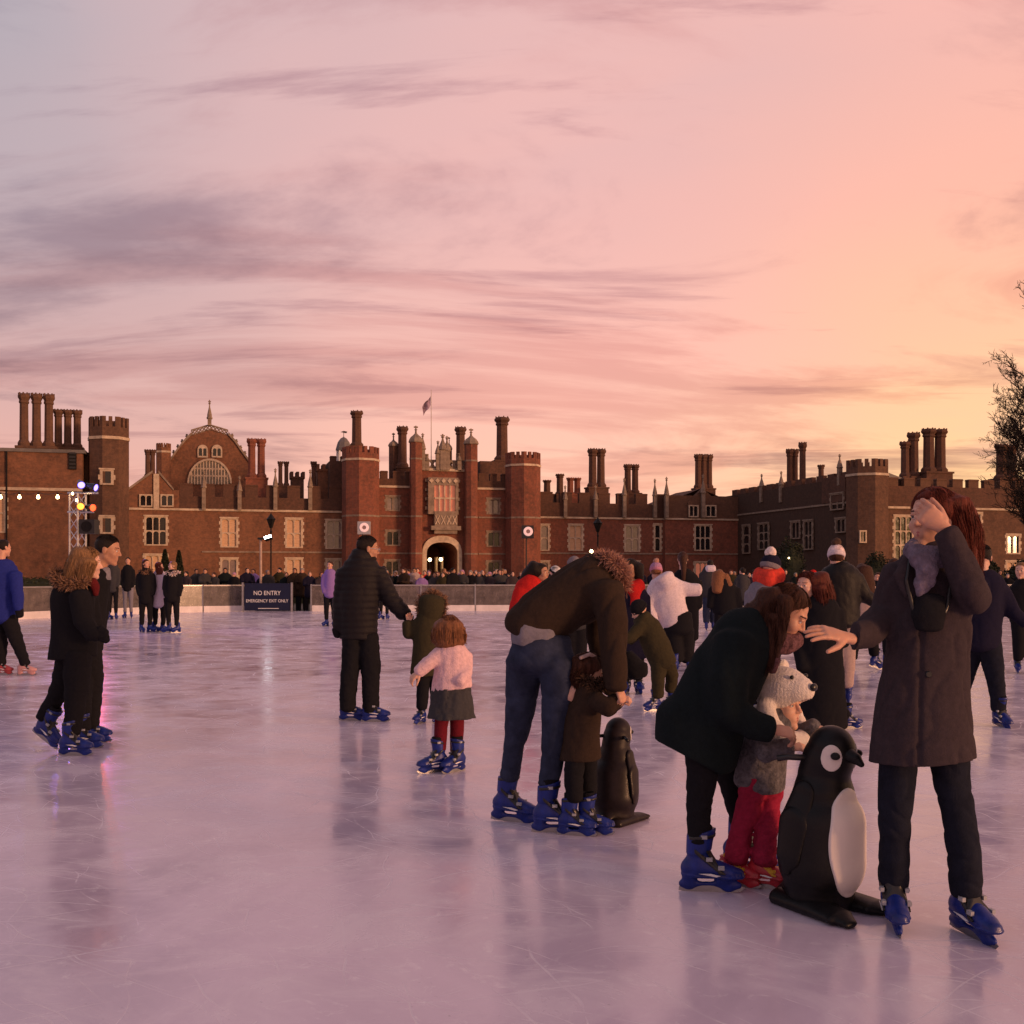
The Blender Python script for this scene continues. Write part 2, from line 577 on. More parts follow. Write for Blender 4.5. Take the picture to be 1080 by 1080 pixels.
def hand_prims(style):
    """wrist at the origin, fingers +x, thumb towards +y, palm faces -z"""
    bends = {'open': (12, 14, 10), 'curl': (35, 45, 30), 'grip': (62, 75, 45), 'flat': (6, 8, 6)}[style]
    spread = {'open': 13, 'curl': 4, 'grip': 1, 'flat': 3}[style]
    pr = [Loft([(-0.03, 0, 0), (0.01, 0, 0), (0.05, 0, 0.002), (0.085, 0.0, 0.0)], [0.026, 0.028, 0.040, 0.041], [0.021, 0.019, 0.016, 0.0125], (0, 1, 0))]
    for i, (y, L) in enumerate(((0.030, 0.072), (0.010, 0.082), (-0.010, 0.077), (-0.030, 0.060))):
        p = np.array([0.084 - 0.006 * (i == 3), y, 0.0])
        ang, yaw = 0.0, R(spread * (1.5 - i) * 0.7)
        pts = [p.copy()]
        for j, fr in enumerate((0.46, 0.30, 0.24)):
            ang += R(bends[j] * (0.8 + 0.12 * i))
            p = p + L * fr * np.array([math.cos(ang) * math.cos(yaw), math.cos(ang) * math.sin(yaw), -math.sin(ang)])
            pts.append(p.copy())
        pr.append(C(*pts, r=[0.0095, 0.0088, 0.0080, 0.0068]))
    t0 = np.array([0.018, 0.026, -0.006])
    dr = {'open': (0.62, 0.75, -0.2), 'curl': (0.75, 0.5, -0.45), 'grip': (0.7, 0.25, -0.75), 'flat': (0.85, 0.5, -0.2)}[style]
    dr = np.array(dr) / np.linalg.norm(dr)
    d2 = dr + np.array([0.25, -0.25, -0.1]); d2 /= np.linalg.norm(d2)
    pr.append(C(t0, t0 + dr * 0.042, t0 + dr * 0.042 + d2 * 0.032, t0 + dr * 0.042 + d2 * 0.056, r=[0.0165, 0.0120, 0.0105, 0.0080]))
    return pr
HANDS = {}
def hand_mesh(style, h):
    if (style, h) in HANDS: return HANDS[style, h]
    fn, lo, hi = union(hand_prims(style), 0.007)
    HANDS[style, h] = surf(fn, lo, hi, h)
    return HANDS[style, h]

def transform(V, Mx):
    Mx = np.array(Mx)
    return V @ Mx[:3, :3].T + Mx[:3, 3]

def head_matrix(pos, yaw, pitch, roll, s):
    """yaw 0 faces the camera, 90 faces image right; pitch up positive"""
    Rm = Matrix.Rotation(R(180 + yaw), 4, 'Z') @ Matrix.Rotation(R(pitch), 4, 'X') @ Matrix.Rotation(R(roll), 4, 'Y')
    return Matrix.Translation(pos) @ Rm @ Matrix.Scale(s, 4)

# ---- rental skate: toe +x, blade on z = 0, ankle over the origin
BLUE = M('skate_blue_plastic', (0.006, 0.020, 0.185), rough=0.42, var=0.35, scale=14, bump=0.08, bscale=60, spec=0.4)
BLUE2 = M('skate_dark_blue_plastic', (0.008, 0.022, 0.16), rough=0.42, var=0.2, scale=14, spec=0.5)
REDSK = M('skate_red_plastic', (0.45, 0.025, 0.04), rough=0.4, var=0.2, scale=14, spec=0.5)
YELSK = M('skate_yellow_strap', (0.62, 0.36, 0.03), rough=0.5, var=0.15, scale=14)
WHITEP = M('white_plastic', (0.72, 0.72, 0.74), rough=0.35, var=0.08, scale=10, spec=0.5)
GREYP = M('grey_plastic', (0.35, 0.36, 0.40), rough=0.4, var=0.1, scale=10, spec=0.5)
STEEL = M('blade_steel', (0.30, 0.30, 0.32), rough=0.42, var=0.15, scale=20, metal=1.0)
BLACKP = M('black_plastic', (0.012, 0.012, 0.014), rough=0.4, var=0.2, scale=12, spec=0.5)
BLACKC = cloth('black_cloth', (0.012, 0.012, 0.015))

SK = {}
def skate_meshes(h, shell, strapm, low=False):
    key = (h, shell.name, low)
    ztop = 0.205 if low else 0.292
    if key in SK: return SK[key]
    foot = Loft([(-0.070, 0, 0.115), (-0.02, 0, 0.118), (0.06, 0, 0.110), (0.125, 0, 0.097), (0.165, 0, 0.092)],
                [0.040, 0.043, 0.049, 0.049, 0.036], [0.046, 0.050, 0.046, 0.035, 0.026], (0, 1, 0))
    shaft = Loft([(-0.022, 0, 0.13), (-0.028, 0, 0.20), (-0.022, 0, 0.265), (-0.014, 0, 0.31)],
                 [0.045, 0.047, 0.052, 0.056], [0.056, 0.056, 0.060, 0.064], (0, 1, 0))
    ped = [Loft([(-0.072, 0, 0.075), (-0.075, 0, 0.040)], [0.030, 0.016], [0.036, 0.034], (0, 1, 0)),
           Loft([(0.10, 0, 0.070), (0.115, 0, 0.040)], [0.034, 0.016], [0.050, 0.040], (0, 1, 0)),
           Loft([(-0.11, 0, 0.036), (0.02, 0, 0.040), (0.165, 0, 0.036)], [0.011, 0.010, 0.010], [0.012, 0.010, 0.012], (0, 1, 0))]
    f1, lo, hi = union([foot, shaft], 0.03)
    f2, lo2, hi2 = union(ped, 0.02)
    lo = np.minimum(lo, lo2); hi = np.maximum(hi, hi2); hi[2] = 0.325
    def fn(x):
        d = f1(x)
        d = np.maximum(d, x[:, 2] - (ztop + 0.25 * (x[:, 0] + 0.02)))         # slanted cuff top
        d = np.maximum(d, 0.068 - x[:, 2])                                   # flat sole
        lip = np.abs(x[:, 2] - 0.080) - 0.008
        rim = np.maximum(f1(x) - 0.006, lip)
        d = smin(np.minimum(d, rim), f2(x), 0.012)
        # shell overlap: upper cuff a little proud
        return d - 0.004 * (x[:, 2] > 0.185 + 0.35 * np.maximum(0, x[:, 0] + 0.03))
    V, Q = surf(fn, lo, hi, h)
    boot = mesh_np('skate', V, Q, [shell])
    out = {'boot': boot}
    b = MB(); b.extrude_xz([(-0.125, 0.004), (-0.10, 0.0), (0.13, 0.0), (0.175, 0.006), (0.195, 0.028), (0.17, 0.034), (-0.12, 0.034)], -0.0022, 0.0022)
    out['blade'] = b.mesh('blade', STEEL)
    # straps follow the shell; a buckle block rides on each
    for nm, c, n, back in (('low', (0.062, 0, 0.125), (0.86, 0, 0.50), 0.10), ('mid', (0.005, 0, 0.165), (0.62, 0, 0.78), 0.10), ('top', (-0.02, 0, 0.272), (-0.10, 0, 1.0), 0.2)):
        n = np.array(n, np.float32); n /= np.linalg.norm(n); c = np.array(c, np.float32)
        def strap(x, n=n, c=c):
            d = np.maximum(f1(x) - 0.008, np.abs((x - c) @ n) - 0.009)
            return np.maximum(np.maximum(d, 0.098 - x[:, 2]), -(x[:, 0] - c[0] + 0.055))
        V, Q = surf(strap, c - np.array([0.08, 0.085, 0.075]), c + np.array([0.085, 0.085, 0.075]), max(0.0045, h * 0.8))
        out['strap_' + nm] = mesh_np('strap', V, Q, [BLACKP if strapm is GREYP else strapm])
        p = Vector(c) + Vector((0.018, 0, 0.005))
        w = 0.052
        for s_, side in ((1, 'a'), (-1, 'b')):
            m = MB()
            m.box(p.x - 0.017, p.x + 0.013, s_ * w - 0.008, s_ * w + 0.008, p.z - 0.009, p.z + 0.009)
            m.box(p.x - 0.012, p.x + 0.008, s_ * (w + 0.0095) - 0.0022, s_ * (w + 0.0095) + 0.0022, p.z - 0.005, p.z + 0.005)
            out['buckle_' + nm + side] = m.mesh('buckle', strapm)
    for s_, side in ((1, 'a'), (-1, 'b')):
        y = s_ * 0.0535
        m = MB(); m.extrude_xz([(-0.03, 0.100), (0.055, 0.086), (0.075, 0.092), (0.03, 0.102)], min(y, y + s_ * 0.003), max(y, y + s_ * 0.003))
        out['flash' + side] = m.mesh('side_flash', WHITEP)
    m = MB(); m.lathe([(0.048, 0.27), (0.053, 0.285), (0.053, 0.318), (0.047, 0.326), (0.02, 0.32)], cx=-0.014, n=14)
    out['liner'] = m.mesh('liner', BLACKC, True)
    SK[key] = out
    return out

def skate(parent, pos, yaw, pitch=0.0, roll=0.0, s=1.0, h=0.006, shell=None, strapm=None, detail=True, low=False):
    shell = shell or BLUE; strapm = strapm or GREYP
    ms = skate_meshes(h, shell, strapm, low)
    d = (math.sin(R(yaw)), -math.cos(R(yaw)))
    o = add('skate', ms['boot'], parent)
    Mx = Matrix.Translation(pos) @ Matrix.Rotation(math.atan2(d[1], d[0]), 4, 'Z') @ Matrix.Rotation(R(-pitch), 4, 'Y') @ Matrix.Rotation(R(roll), 4, 'X') @ Matrix.Scale(s, 4)
    lc, q, sc = Mx.decompose()
    o.location = lc - parent.location; o.rotation_mode = 'QUATERNION'; o.rotation_quaternion = q; o.scale = sc
    add('blade', ms['blade'], o)
    if detail:
        for k in (('low', 'mid') if low else ('low', 'mid', 'top')):
            add('strap', ms['strap_' + k], o); add('buckle', ms['buckle_' + k + 'a'], o); add('buckle', ms['buckle_' + k + 'b'], o)
        add('side_flash', ms['flasha'], o); add('side_flash', ms['flashb'], o)
        if not low: add('liner', ms['liner'], o)
    return o

# ---------------------------------------------------------------- a person from photo-pixel stations at one depth
def stations(pr, D, Rv=(1, 0, 0)):
    """pr: list of (px, py, half width px[, half depth px[, dy m]])"""
    s = D / F
    pts, hw, hd = [], [], []
    for q in pr:
        px, py, w = q[0], q[1], q[2]
        d = q[3] if len(q) > 3 and q[3] is not None else w
        dy = q[4] if len(q) > 4 else 0.0
        v = P(px, py, D + dy)     # sizes stay those of the person's own depth
        pts.append(tuple(v)); hw.append(w * s); hd.append(d * s)
    return Loft(pts, hw, hd, Rv, cap=1.9)

def fur_mesh(paths, D, n, length, rad, mat, seed=1, thick=0.0035):
    """short tapering tufts round polyline paths [(px,py,dy),...]"""
    r = np.random.default_rng(seed)
    V, Q = [], []
    pts = [[np.array(P(a, b, D + c)) for a, b, c in path] for path in paths]
    for i in range(n):
        path = pts[r.integers(len(pts))]
        j = r.integers(len(path) - 1); t = r.random()
        c = path[j] * (1 - t) + path[j + 1] * t
        d = r.normal(size=3); d /= np.linalg.norm(d)
        b = c + d * rad * (0.5 + 0.5 * r.random())
        d2 = d + r.normal(size=3) * 0.45 + np.array([0, 0, -0.15]); d2 /= np.linalg.norm(d2)
        tip = b + d2 * length * (0.6 + 0.6 * r.random())
        s = np.cross(d2, r.normal(size=3)); s /= np.linalg.norm(s) + 1e-9
        k = len(V)
        mid = b * 0.5 + tip * 0.5
        V += [b - s * thick, b + s * thick, mid + s * thick * 0.7, mid - s * thick * 0.7, tip + s * thick * 0.15, tip - s * thick * 0.15]
        Q += [(k, k + 1, k + 2, k + 3), (k + 3, k + 2, k + 4, k + 5)]
    return mesh_np('fur', np.array(V), np.array(Q), [mat])

def strands(o, Hm, locks, D, seed):
    # loose hair laid over the mass, so that it breaks up its outline
    r = np.random.default_rng(seed)
    V, Q = [], []
    wd = 0.0012 if D < 7 else 0.0024
    H = np.array(Hm)
    short = o.get('short'); fl = o.get('line', 0.0)
    def ribbon(pts):
        pts = np.array(pts)
        if len(pts) < 3: return
        d = np.gradient(pts, axis=0)
        sd = np.cross(d, r.normal(size=3)); sd /= np.linalg.norm(sd, axis=1)[:, None] + 1e-9
        w = wd * np.linspace(1.0, 0.25, len(pts))[:, None]
        k = len(V)
        for a, b in zip(pts - sd * w, pts + sd * w): V.extend((a, b))
        for i in range(len(pts) - 1): Q.append((k + 2 * i, k + 2 * i + 1, k + 2 * i + 3, k + 2 * i + 2))
    for i in range(500 if short else 420):
        az = r.uniform(0, 2 * np.pi); f = r.uniform(0.99, 1.035)
        end = R(r.uniform(60, 118)); t0 = R(r.uniform(2, 50)); pts = []
        rad = np.array((0.081, 0.099, 0.089) if short else (0.085, 0.104, 0.094)) * f
        tw = r.normal() * 0.25
        n = 5 if short else 9
        if short: end = min(end, t0 + R(r.uniform(14, 26)))
        for j in range(n):
            th = t0 + (end - t0) * j / (n - 1); a = az + tw * j / n
            q = np.array((0, -0.014, 0.034)) + rad * np.array((np.sin(th) * np.cos(a), np.sin(th) * np.sin(a), np.cos(th))) * (1 + (0.03 * j / n if short else 0.0) + 0.008 * r.normal())
            if (q[1] - 0.074 - fl) * 0.82 - (q[2] - 0.070) * 0.57 > 0.004: break
            if short and -(q[2] + 0.060) - 0.55 * q[1] > 0: break
            pts.append(H[:3, :3] @ q + H[:3, 3])
        ribbon(pts)
    for L in locks:
        for i in range(520 if D < 7 else 260):
            a = r.uniform(0, 2 * np.pi); f = r.uniform(0.9, 1.14); ph = r.uniform(0, 6.28); pts = []
            m = len(L.p)
            tt = np.linspace(r.uniform(0, 0.3), r.uniform(0.8, 1.0) if r.random() < 0.6 else 1.0, 10) * (m - 1)
            for j, t in enumerate(tt):
                k = min(m - 2, int(t)); u = t - k
                c = L.p[k] * (1 - u) + L.p[k + 1] * u; hw = L.hw[k] * (1 - u) + L.hw[k + 1] * u; hd = L.hd[k] * (1 - u) + L.hd[k + 1] * u
                pts.append(c + np.array((np.cos(a) * hw, np.sin(a) * hd, 0)) * f + 0.0016 * np.sin(j * 0.9 + ph) * r.normal(size=3))
            e = pts[-1] - pts[-2]
            if r.random() < 0.5: pts.append(pts[-1] + e * r.uniform(0.5, 2.0) + 0.006 * r.normal(size=3))
            ribbon(pts)
    return np.array(V), np.array(Q)

PEOPLE = 0
def person(label, D, parts, head=None, hands=(), feet=(), group='skaters on the ice', hairp=None, base=None, fine=None, footD=True):
    """parts: (name, material, [prims], opts)"""
    global PEOPLE
    PEOPLE += 1
    h0 = fine or (0.0068 if D < 5.6 else 0.0085 if D < 7 else 0.011 if D < 9.5 else 0.014 if D < 13 else 0.021 if D < 20 else 0.032)
    bx = base if base is not None else (feet[0]['px'] if feet else parts[0][2][0][0][0])
    origin = Vector(((bx - 540) / F * D, D, 0))
    root = empty('person', origin)
    tag(root, label, 'person', group)
    inv = np.array(origin, np.float32)
    allp = []
    for name, mat, prims, o in parts:
        if name in ('fur_trim', 'fur_pompom'):
            me = fur_mesh(prims, D, o.get('n', 600), o.get('len', 0.03), o.get('rad', 0.03), mat, seed=PEOPLE, thick=o.get('thick', 0.0035))
            me.transform(Matrix.Translation(-origin)); me.update()
            add(name, me, root); continue
        Rv = o.get('R', (1, 0, 0))
        ps = [stations(pr, D, Rv) for pr in prims]
        fn, lo, hi = union(ps, o.get('k', 0.03))
        amp, fq = o.get('fold', (0.006, 14.0)); seed = PEOPLE * 13 + len(name)
        cuts = o.get('cut', ())
        holes = [stations(pr, D, Rv) for pr in o.get('hole', ())]
        quilt = o.get('quilt')
        planes = []
        for cpx, cpy, nx, nz in cuts:
            c = np.array(P(cpx, cpy, D), np.float32); nn = np.array((nx, 0, nz), np.float32); nn /= np.linalg.norm(nn)
            planes.append((c, nn))
        st = np.array(o.get('st', (0.75, 0.75, 1.5) if name in ('trousers', 'jeans', 'leggings', 'tights') else (1, 1, 0.5)), np.float32)
        seams = [(np.array(P(a, b, D), np.float32), np.array(P(c, e, D), np.float32), w * D / F, dp) for a, b, c, e, w, dp in o.get('seam', ())]
        def f(x, fn=fn, amp=amp, fq=fq, seed=seed, planes=planes, quilt=quilt, holes=holes, st=st, seams=seams):
            d = fn(x)
            if amp: d = d + folds(x, amp, fq, seed, st)
            for c, e, wdt, dep in seams: d = d + dep * groove(x, c, e, wdt)
            if quilt: d = d - quilt[0] * (np.abs(np.sin(x[:, 2] * quilt[1] + 0.3 * wob(x, 6, seed))) ** 0.6 - 0.5)
            for c, nn in planes: d = np.maximum(d, (x - c) @ nn + 0.006 * wob(x, 16, seed + 3))
            for hp in holes: d = np.maximum(d, -hp(x))
            return d
        V, Q = surf(f, lo - amp, hi + amp, h0 * o.get('res', 1.0))
        if len(Q) == 0: continue
        add(name, mesh_np(name, V - inv, Q, [mat]), root)
        if o.get('core', name in ('coat', 'jacket', 'trousers', 'leggings', 'cardigan', 'hoodie', 'jeans', 'sweater')):
            allp.append((fn, lo, hi, planes))
    # body: head, neck and hands, with the trunk and limbs inside the clothes
    Vs, Qs, Ms, nv = [], [], [], 0
    smat = SKIN[0]; hcol = HAIR['dark']
    def push(V, Q, mi):
        nonlocal nv
        Vs.append(V); Qs.append(Q + nv); Ms.append(mi); nv += len(V)
    Hm = None
    if head:
        hp = dict(px=0, py=0, yaw=0, pitch=0, roll=0, s=1.0, skin=0, dy=0.0, hair='dark'); hp.update(head)
        smat = SKIN[hp['skin']]; hcol = HAIR[hp['hair']]
        pos = P(hp['px'], hp['py'], D + hp['dy'])
        Hm = head_matrix(pos, hp['yaw'], hp['pitch'], hp['roll'], hp['s'])
        V, Q, mi = head_mesh(0.0036 if D < 7 else 0.0055 if D < 12 else 0.010)
        push(transform(V, Hm), Q, mi)
    for hd in hands:
        hh = dict(style='curl', px=0, py=0, dy=0, dir=(1, 0, 0), up=(0, 0, 1), flip=False, s=1.0); hh.update(hd)
        V, Q = hand_mesh(hh['style'], 0.0042 if D < 7 else 0.007)
        w = P(hh['px'], hh['py'], D + hh['dy'])
        x = Vector(hh['dir']).normalized(); z = Vector(hh['up']); z = (z - x * z.dot(x)).normalized(); y = z.cross(x)
        if hh['flip']: y = -y
        Mx = Matrix((x, y, z)).transposed().to_4x4(); Mx = Matrix.Translation(w) @ Mx @ Matrix.Scale(hh['s'], 4)
        push(transform(V, Mx), Q[:, ::-1] if hh['flip'] else Q, np.zeros(len(Q), int))
    if allp and D < 14:
        def core(x):
            best = None
            for fn, lo, hi, planes in allp:
                d = fn(x) + 0.045
                for c, nn in planes: d = np.maximum(d, (x - c) @ nn + 0.06)
                best = d if best is None else smin(best, d, 0.02)
            return best
        V, Q = surf(core, np.min([a[1] for a in allp], 0), np.max([a[2] for a in allp], 0), 0.03)
        if len(Q): push(V, Q, np.zeros(len(Q), int))
    if Vs:
        me = mesh_np('body', np.concatenate(Vs) - inv, np.concatenate(Qs), [smat, LIPS, EYEW, IRIS, hcol], np.concatenate(Ms))
        add('body', me, root)
    # hair: cap on the skull plus pixel-space locks
    if hairp is not None and Hm is not None:
        o = hairp
        hi_inv = np.array(Hm.inverted(), np.float32)
        locks = [stations(pr, D) for pr in o.get('locks', ())]
        fl = o.get('line', 0.0)
        def f(x):
            q = x @ hi_inv[:3, :3].T + hi_inv[:3, 3]
            d = Ell((0, -0.014, 0.034), (0.085, 0.104, 0.094) if not o.get('short') else (0.081, 0.099, 0.089))(q)
            face = (q[:, 1] - 0.068 - fl) * 0.82 - (q[:, 2] - 0.070) * 0.57
            face = face + 0.012 * np.abs(q[:, 0]) / 0.08
            d = np.maximum(d, face)
            if o.get('short'): d = np.maximum(d, -(q[:, 2] + 0.060) - 0.55 * q[:, 1] + 0.006 * wob(x, 90, 3))
            d = d * hp['s']
            for L in locks: d = smin(d, L(x), 0.02)
            st = np.array([70, 70, 9], np.float32)
            return d + 0.6 * o.get('rough', 0.004) * wob(x * st / 30, 30, 5 + PEOPLE) + 0.5 * o.get('rough', 0.004) * wob(x * st / 14, 30, 9)
        pos = np.array(Hm.translation)
        lo = np.min([pos - 0.13] + [L.lo for L in locks], 0); hi = np.max([pos + 0.14] + [L.hi for L in locks], 0)
        V, Q = surf(f, lo, hi, min(h0, 0.0055 if D < 7 else 0.010 if D < 13 else 0.02))
        if D < 12:
            V2, Q2 = strands(o, Hm, locks, D, PEOPLE)
            Q = np.concatenate([Q, Q2 + len(V)]); V = np.concatenate([V, V2])
        add('hair', mesh_np('hair', V - inv, Q, [HAIR[o['col']]]), root)
    for ft in feet:
        ff = dict(px=0, dy=0.0, yaw=90, pitch=0, roll=0, lift=0.0, s=1.0, shell=None, strap=None, low=False)
        ff.update(ft if isinstance(ft, dict) else dict(zip(('px', 'dy', 'yaw', 'pitch', 'lift', 's'), ft)))
        Df = D + ff['dy']
        pos = Vector(((ff['px'] - 540) / F * Df, Df, ff['lift']))
        skate(root, pos, ff['yaw'], ff['pitch'], ff['roll'], ff['s'] * 0.91, 0.0055 if D < 7 else 0.009 if D < 14 else 0.018, ff['shell'], ff['strap'], D < 20, ff['low'])
    return root, Hm

def head_part(root, Hm, name, mat, fnlocal, lo, hi, h):
    """a part modelled in head space (hats, hoods)"""
    V, Q = surf(fnlocal, lo, hi, h)
    W = transform(V, Hm) - np.array(root.location)
    return add(name, mesh_np(name, W, Q, [mat]), root)

def beanie(root, Hm, mat, cuffmat=None, pom=None, h=0.008, low=0.03, pomr=0.045, stripes=None):
    def f(q):
        d = Ell((0, -0.014, 0.045), (0.092, 0.110, 0.105))(q)
        d = np.maximum(d, -(q[:, 2] - low) - 0.35 * (q[:, 1]) )
        return d + 0.0025 * np.sin(np.arctan2(q[:, 0], q[:, 1]) * 26)
    o = head_part(root, Hm, 'hat', mat, f, (-0.10, -0.13, -0.06), (0.10, 0.11, 0.16), h)
    if cuffmat:
        def g(q):
            d = Ell((0, -0.014, 0.045), (0.098, 0.116, 0.110))(q)
            z = (q[:, 2] - low) + 0.35 * q[:, 1]
            return np.maximum(d, np.abs(z - 0.018) - 0.026)
        head_part(root, Hm, 'hat_cuff', cuffmat, g, (-0.11, -0.14, -0.07), (0.11, 0.12, 0.12), h)
    if pom:
        def k(q):
            c = np.array([0, -0.02, 0.16], np.float32)
            return np.sqrt(((q - c) ** 2).sum(1)) - pomr + 0.006 * wob(q, 90, 3)
        head_part(root, Hm, 'pompom', pom, k, (-0.06, -0.085, 0.095), (0.06, 0.045, 0.225), h)
    return o

# ================================================================== THE SETTING
def ground_material():
    m = bpy.data.materials.new('courtyard_gravel'); m.use_nodes = True
    t = m.node_tree; p = t.nodes['Principled BSDF']
    tcn = N(t, 'ShaderNodeTexCoord')
    n1 = N(t, 'ShaderNodeTexNoise', inp={'Scale': 0.15, 'Detail': 6.0}); t.links.new(tcn.outputs['Object'], n1.inputs['Vector'])
    n2 = N(t, 'ShaderNodeTexNoise', inp={'Scale': 18.0, 'Detail': 4.0}); t.links.new(tcn.outputs['Object'], n2.inputs['Vector'])
    c = ramp(t, n1.outputs[0], [(0.35, (0.035, 0.040, 0.022, 1)), (0.62, (0.10, 0.085, 0.065, 1))], 'LINEAR')
    c2 = mixc(t, 0.4, c, ramp(t, n2.outputs[0], [(0.3, (0.03, 0.028, 0.02, 1)), (0.7, (0.13, 0.11, 0.09, 1))], 'LINEAR'))
    t.links.new(c2, p.inputs['Base Color']); p.inputs['Roughness'].default_value = 0.95
    return m
g = MB(); g.quad((-900, -200, -0.06), (900, -200, -0.06), (900, 2200, -0.06), (-900, 2200, -0.06))
tag(g.build('ground', ground_material()), kind='structure')

# ------------------------------------------------------------------ ice
RINK = [(-19.5, -14), (32, -14), (32, 43.0), (27.5, 47.5), (-10.5, 44.5), (-14.5, 42.0), (-17.0, 34.5), (-19.5, 28.5)]
def ice_material():
    m = bpy.data.materials.new('ice'); m.use_nodes = True
    t = m.node_tree; p = t.nodes['Principled BSDF']
    tcn = N(t, 'ShaderNodeTexCoord')
    ob = tcn.outputs['Object']
    def noise(scale, det, rough, st=None, rot=0.0, dist=0.0):
        v = ob
        if st:
            mp = N(t, 'ShaderNodeMapping'); mp.inputs['Scale'].default_value = st; mp.inputs['Rotation'].default_value = (0, 0, R(rot))
            t.links.new(ob, mp.inputs['Vector']); v = mp.outputs[0]
        n = N(t, 'ShaderNodeTexNoise', inp={'Scale': scale, 'Detail': det, 'Roughness': rough, 'Distortion': dist})
        t.links.new(v, n.inputs['Vector'])
        return n.outputs[0]
    # worn, cloudy areas and polished wet ones
    big = noise(0.42, 7, 0.66, dist=0.8)
    med = noise(2.2, 6, 0.62, dist=0.8)
    fine = noise(14, 5, 0.7)
    # skate cuts: fragments of long arcs at many headings
    scr = None
    wv = N(t, 'ShaderNodeTexNoise', inp={'Scale': 0.7, 'Detail': 2.0}); t.links.new(ob, wv.inputs['Vector'])
    rr_ = random.Random(11)
    for i in range(13):
        cxy = (rr_.uniform(-40, 40), rr_.uniform(-25, 60), 0)
        vd = N(t, 'ShaderNodeVectorMath', operation='DISTANCE'); t.links.new(ob, vd.inputs[0]); vd.inputs[1].default_value = cxy
        fq = rr_.uniform(0.9, 2.2)
        ph = math_node(t, 'MULTIPLY', math_node(t, 'ADD', vd.outputs['Value'], math_node(t, 'MULTIPLY', wv.outputs[0], rr_.uniform(0.5, 1.6))), fq)
        fr = math_node(t, 'ABSOLUTE', math_node(t, 'SUBTRACT', math_node(t, 'FRACT', ph), 0.5))
        line = maprange(t, fr, 0.0, 0.0075 * fq, 1, 0, True)
        msk = maprange(t, noise(0.5 + 0.13 * i, 4, 0.65), 0.47, 0.60, 0, 1)
        line = math_node(t, 'MULTIPLY', line, msk)
        scr = line if scr is None else math_node(t, 'MAXIMUM', scr, line)
    snow = maprange(t, noise(5.5, 8, 0.75, dist=1.5), 0.57, 0.72, 0, 0.7)      # scraped-up frost
    base = mixc(t, maprange(t, big, 0.35, 0.65), (0.52, 0.44, 0.56, 1), (0.76, 0.66, 0.79, 1))  # lilac cast of the coloured rink lamps put into the ice colour
    base = mixc(t, maprange(t, med, 0.45, 0.66, 0, 0.6), base, (0.82, 0.76, 0.84, 1))
    base = mixc(t, snow, base, (0.90, 0.87, 0.92, 1))
    base = mixc(t, math_node(t, 'MULTIPLY', scr, 0.42), base, (0.86, 0.84, 0.88, 1))
    speck = maprange(t, noise(42, 2, 0.5), 0.70, 0.76, 0, 0.4)
    base = mixc(t, speck, base, (0.30, 0.28, 0.32, 1))
    t.links.new(base, p.inputs['Base Color'])
    rg = math_node(t, 'ADD', maprange(t, med, 0.35, 0.68, 0.10, 0.28), math_node(t, 'MULTIPLY', scr, 0.22))
    rg = math_node(t, 'ADD', rg, maprange(t, big, 0.35, 0.65, -0.03, 0.07))
    t.links.new(rg, p.inputs['Roughness'])
    p.inputs['IOR'].default_value = 1.31
    p.inputs['Specular IOR Level'].default_value = 0.8
    b = N(t, 'ShaderNodeBump'); b.inputs['Strength'].default_value = 0.15; b.inputs['Distance'].default_value = 0.005
    hgt = math_node(t, 'ADD', math_node(t, 'MULTIPLY', fine, 0.25), math_node(t, 'ADD', math_node(t, 'MULTIPLY', med, 0.9), math_node(t, 'MULTIPLY', scr, -0.18)))
    t.links.new(hgt, b.inputs['Height']); t.links.new(b.outputs[0], p.inputs['Normal'])
    return m
g = MB(); g.prism(RINK, -0.05, 0.0)
tag(g.build('ice_rink', ice_material()), kind='structure')

# ------------------------------------------------------------------ palace frame of reference
ANG = R(15.5); CA, SA = math.cos(ANG), math.sin(ANG)
GD0 = 160.0
GX0 = (466 - 540) / F * GD0
def FU(px, v=0.0):
    k = (px - 540) / F
    return (k * GD0 - k * v * CA - GX0 - v * SA) / (CA - k * SA)
def depth(u, v): return GD0 + u * SA - v * CA
def FZ(py, u, v=0.0): return CAMH + (HZ - py) / F * depth(u, v)
def A(px, py, v=0.0):
    u = FU(px, v)
    return u, FZ(py, u, v)
def SV(px, u):
    """v of a pixel column on a wall plane of constant u"""
    k = (px - 540) / F
    return (k * (GD0 + u * SA) - GX0 - u * CA) / (SA + k * CA)

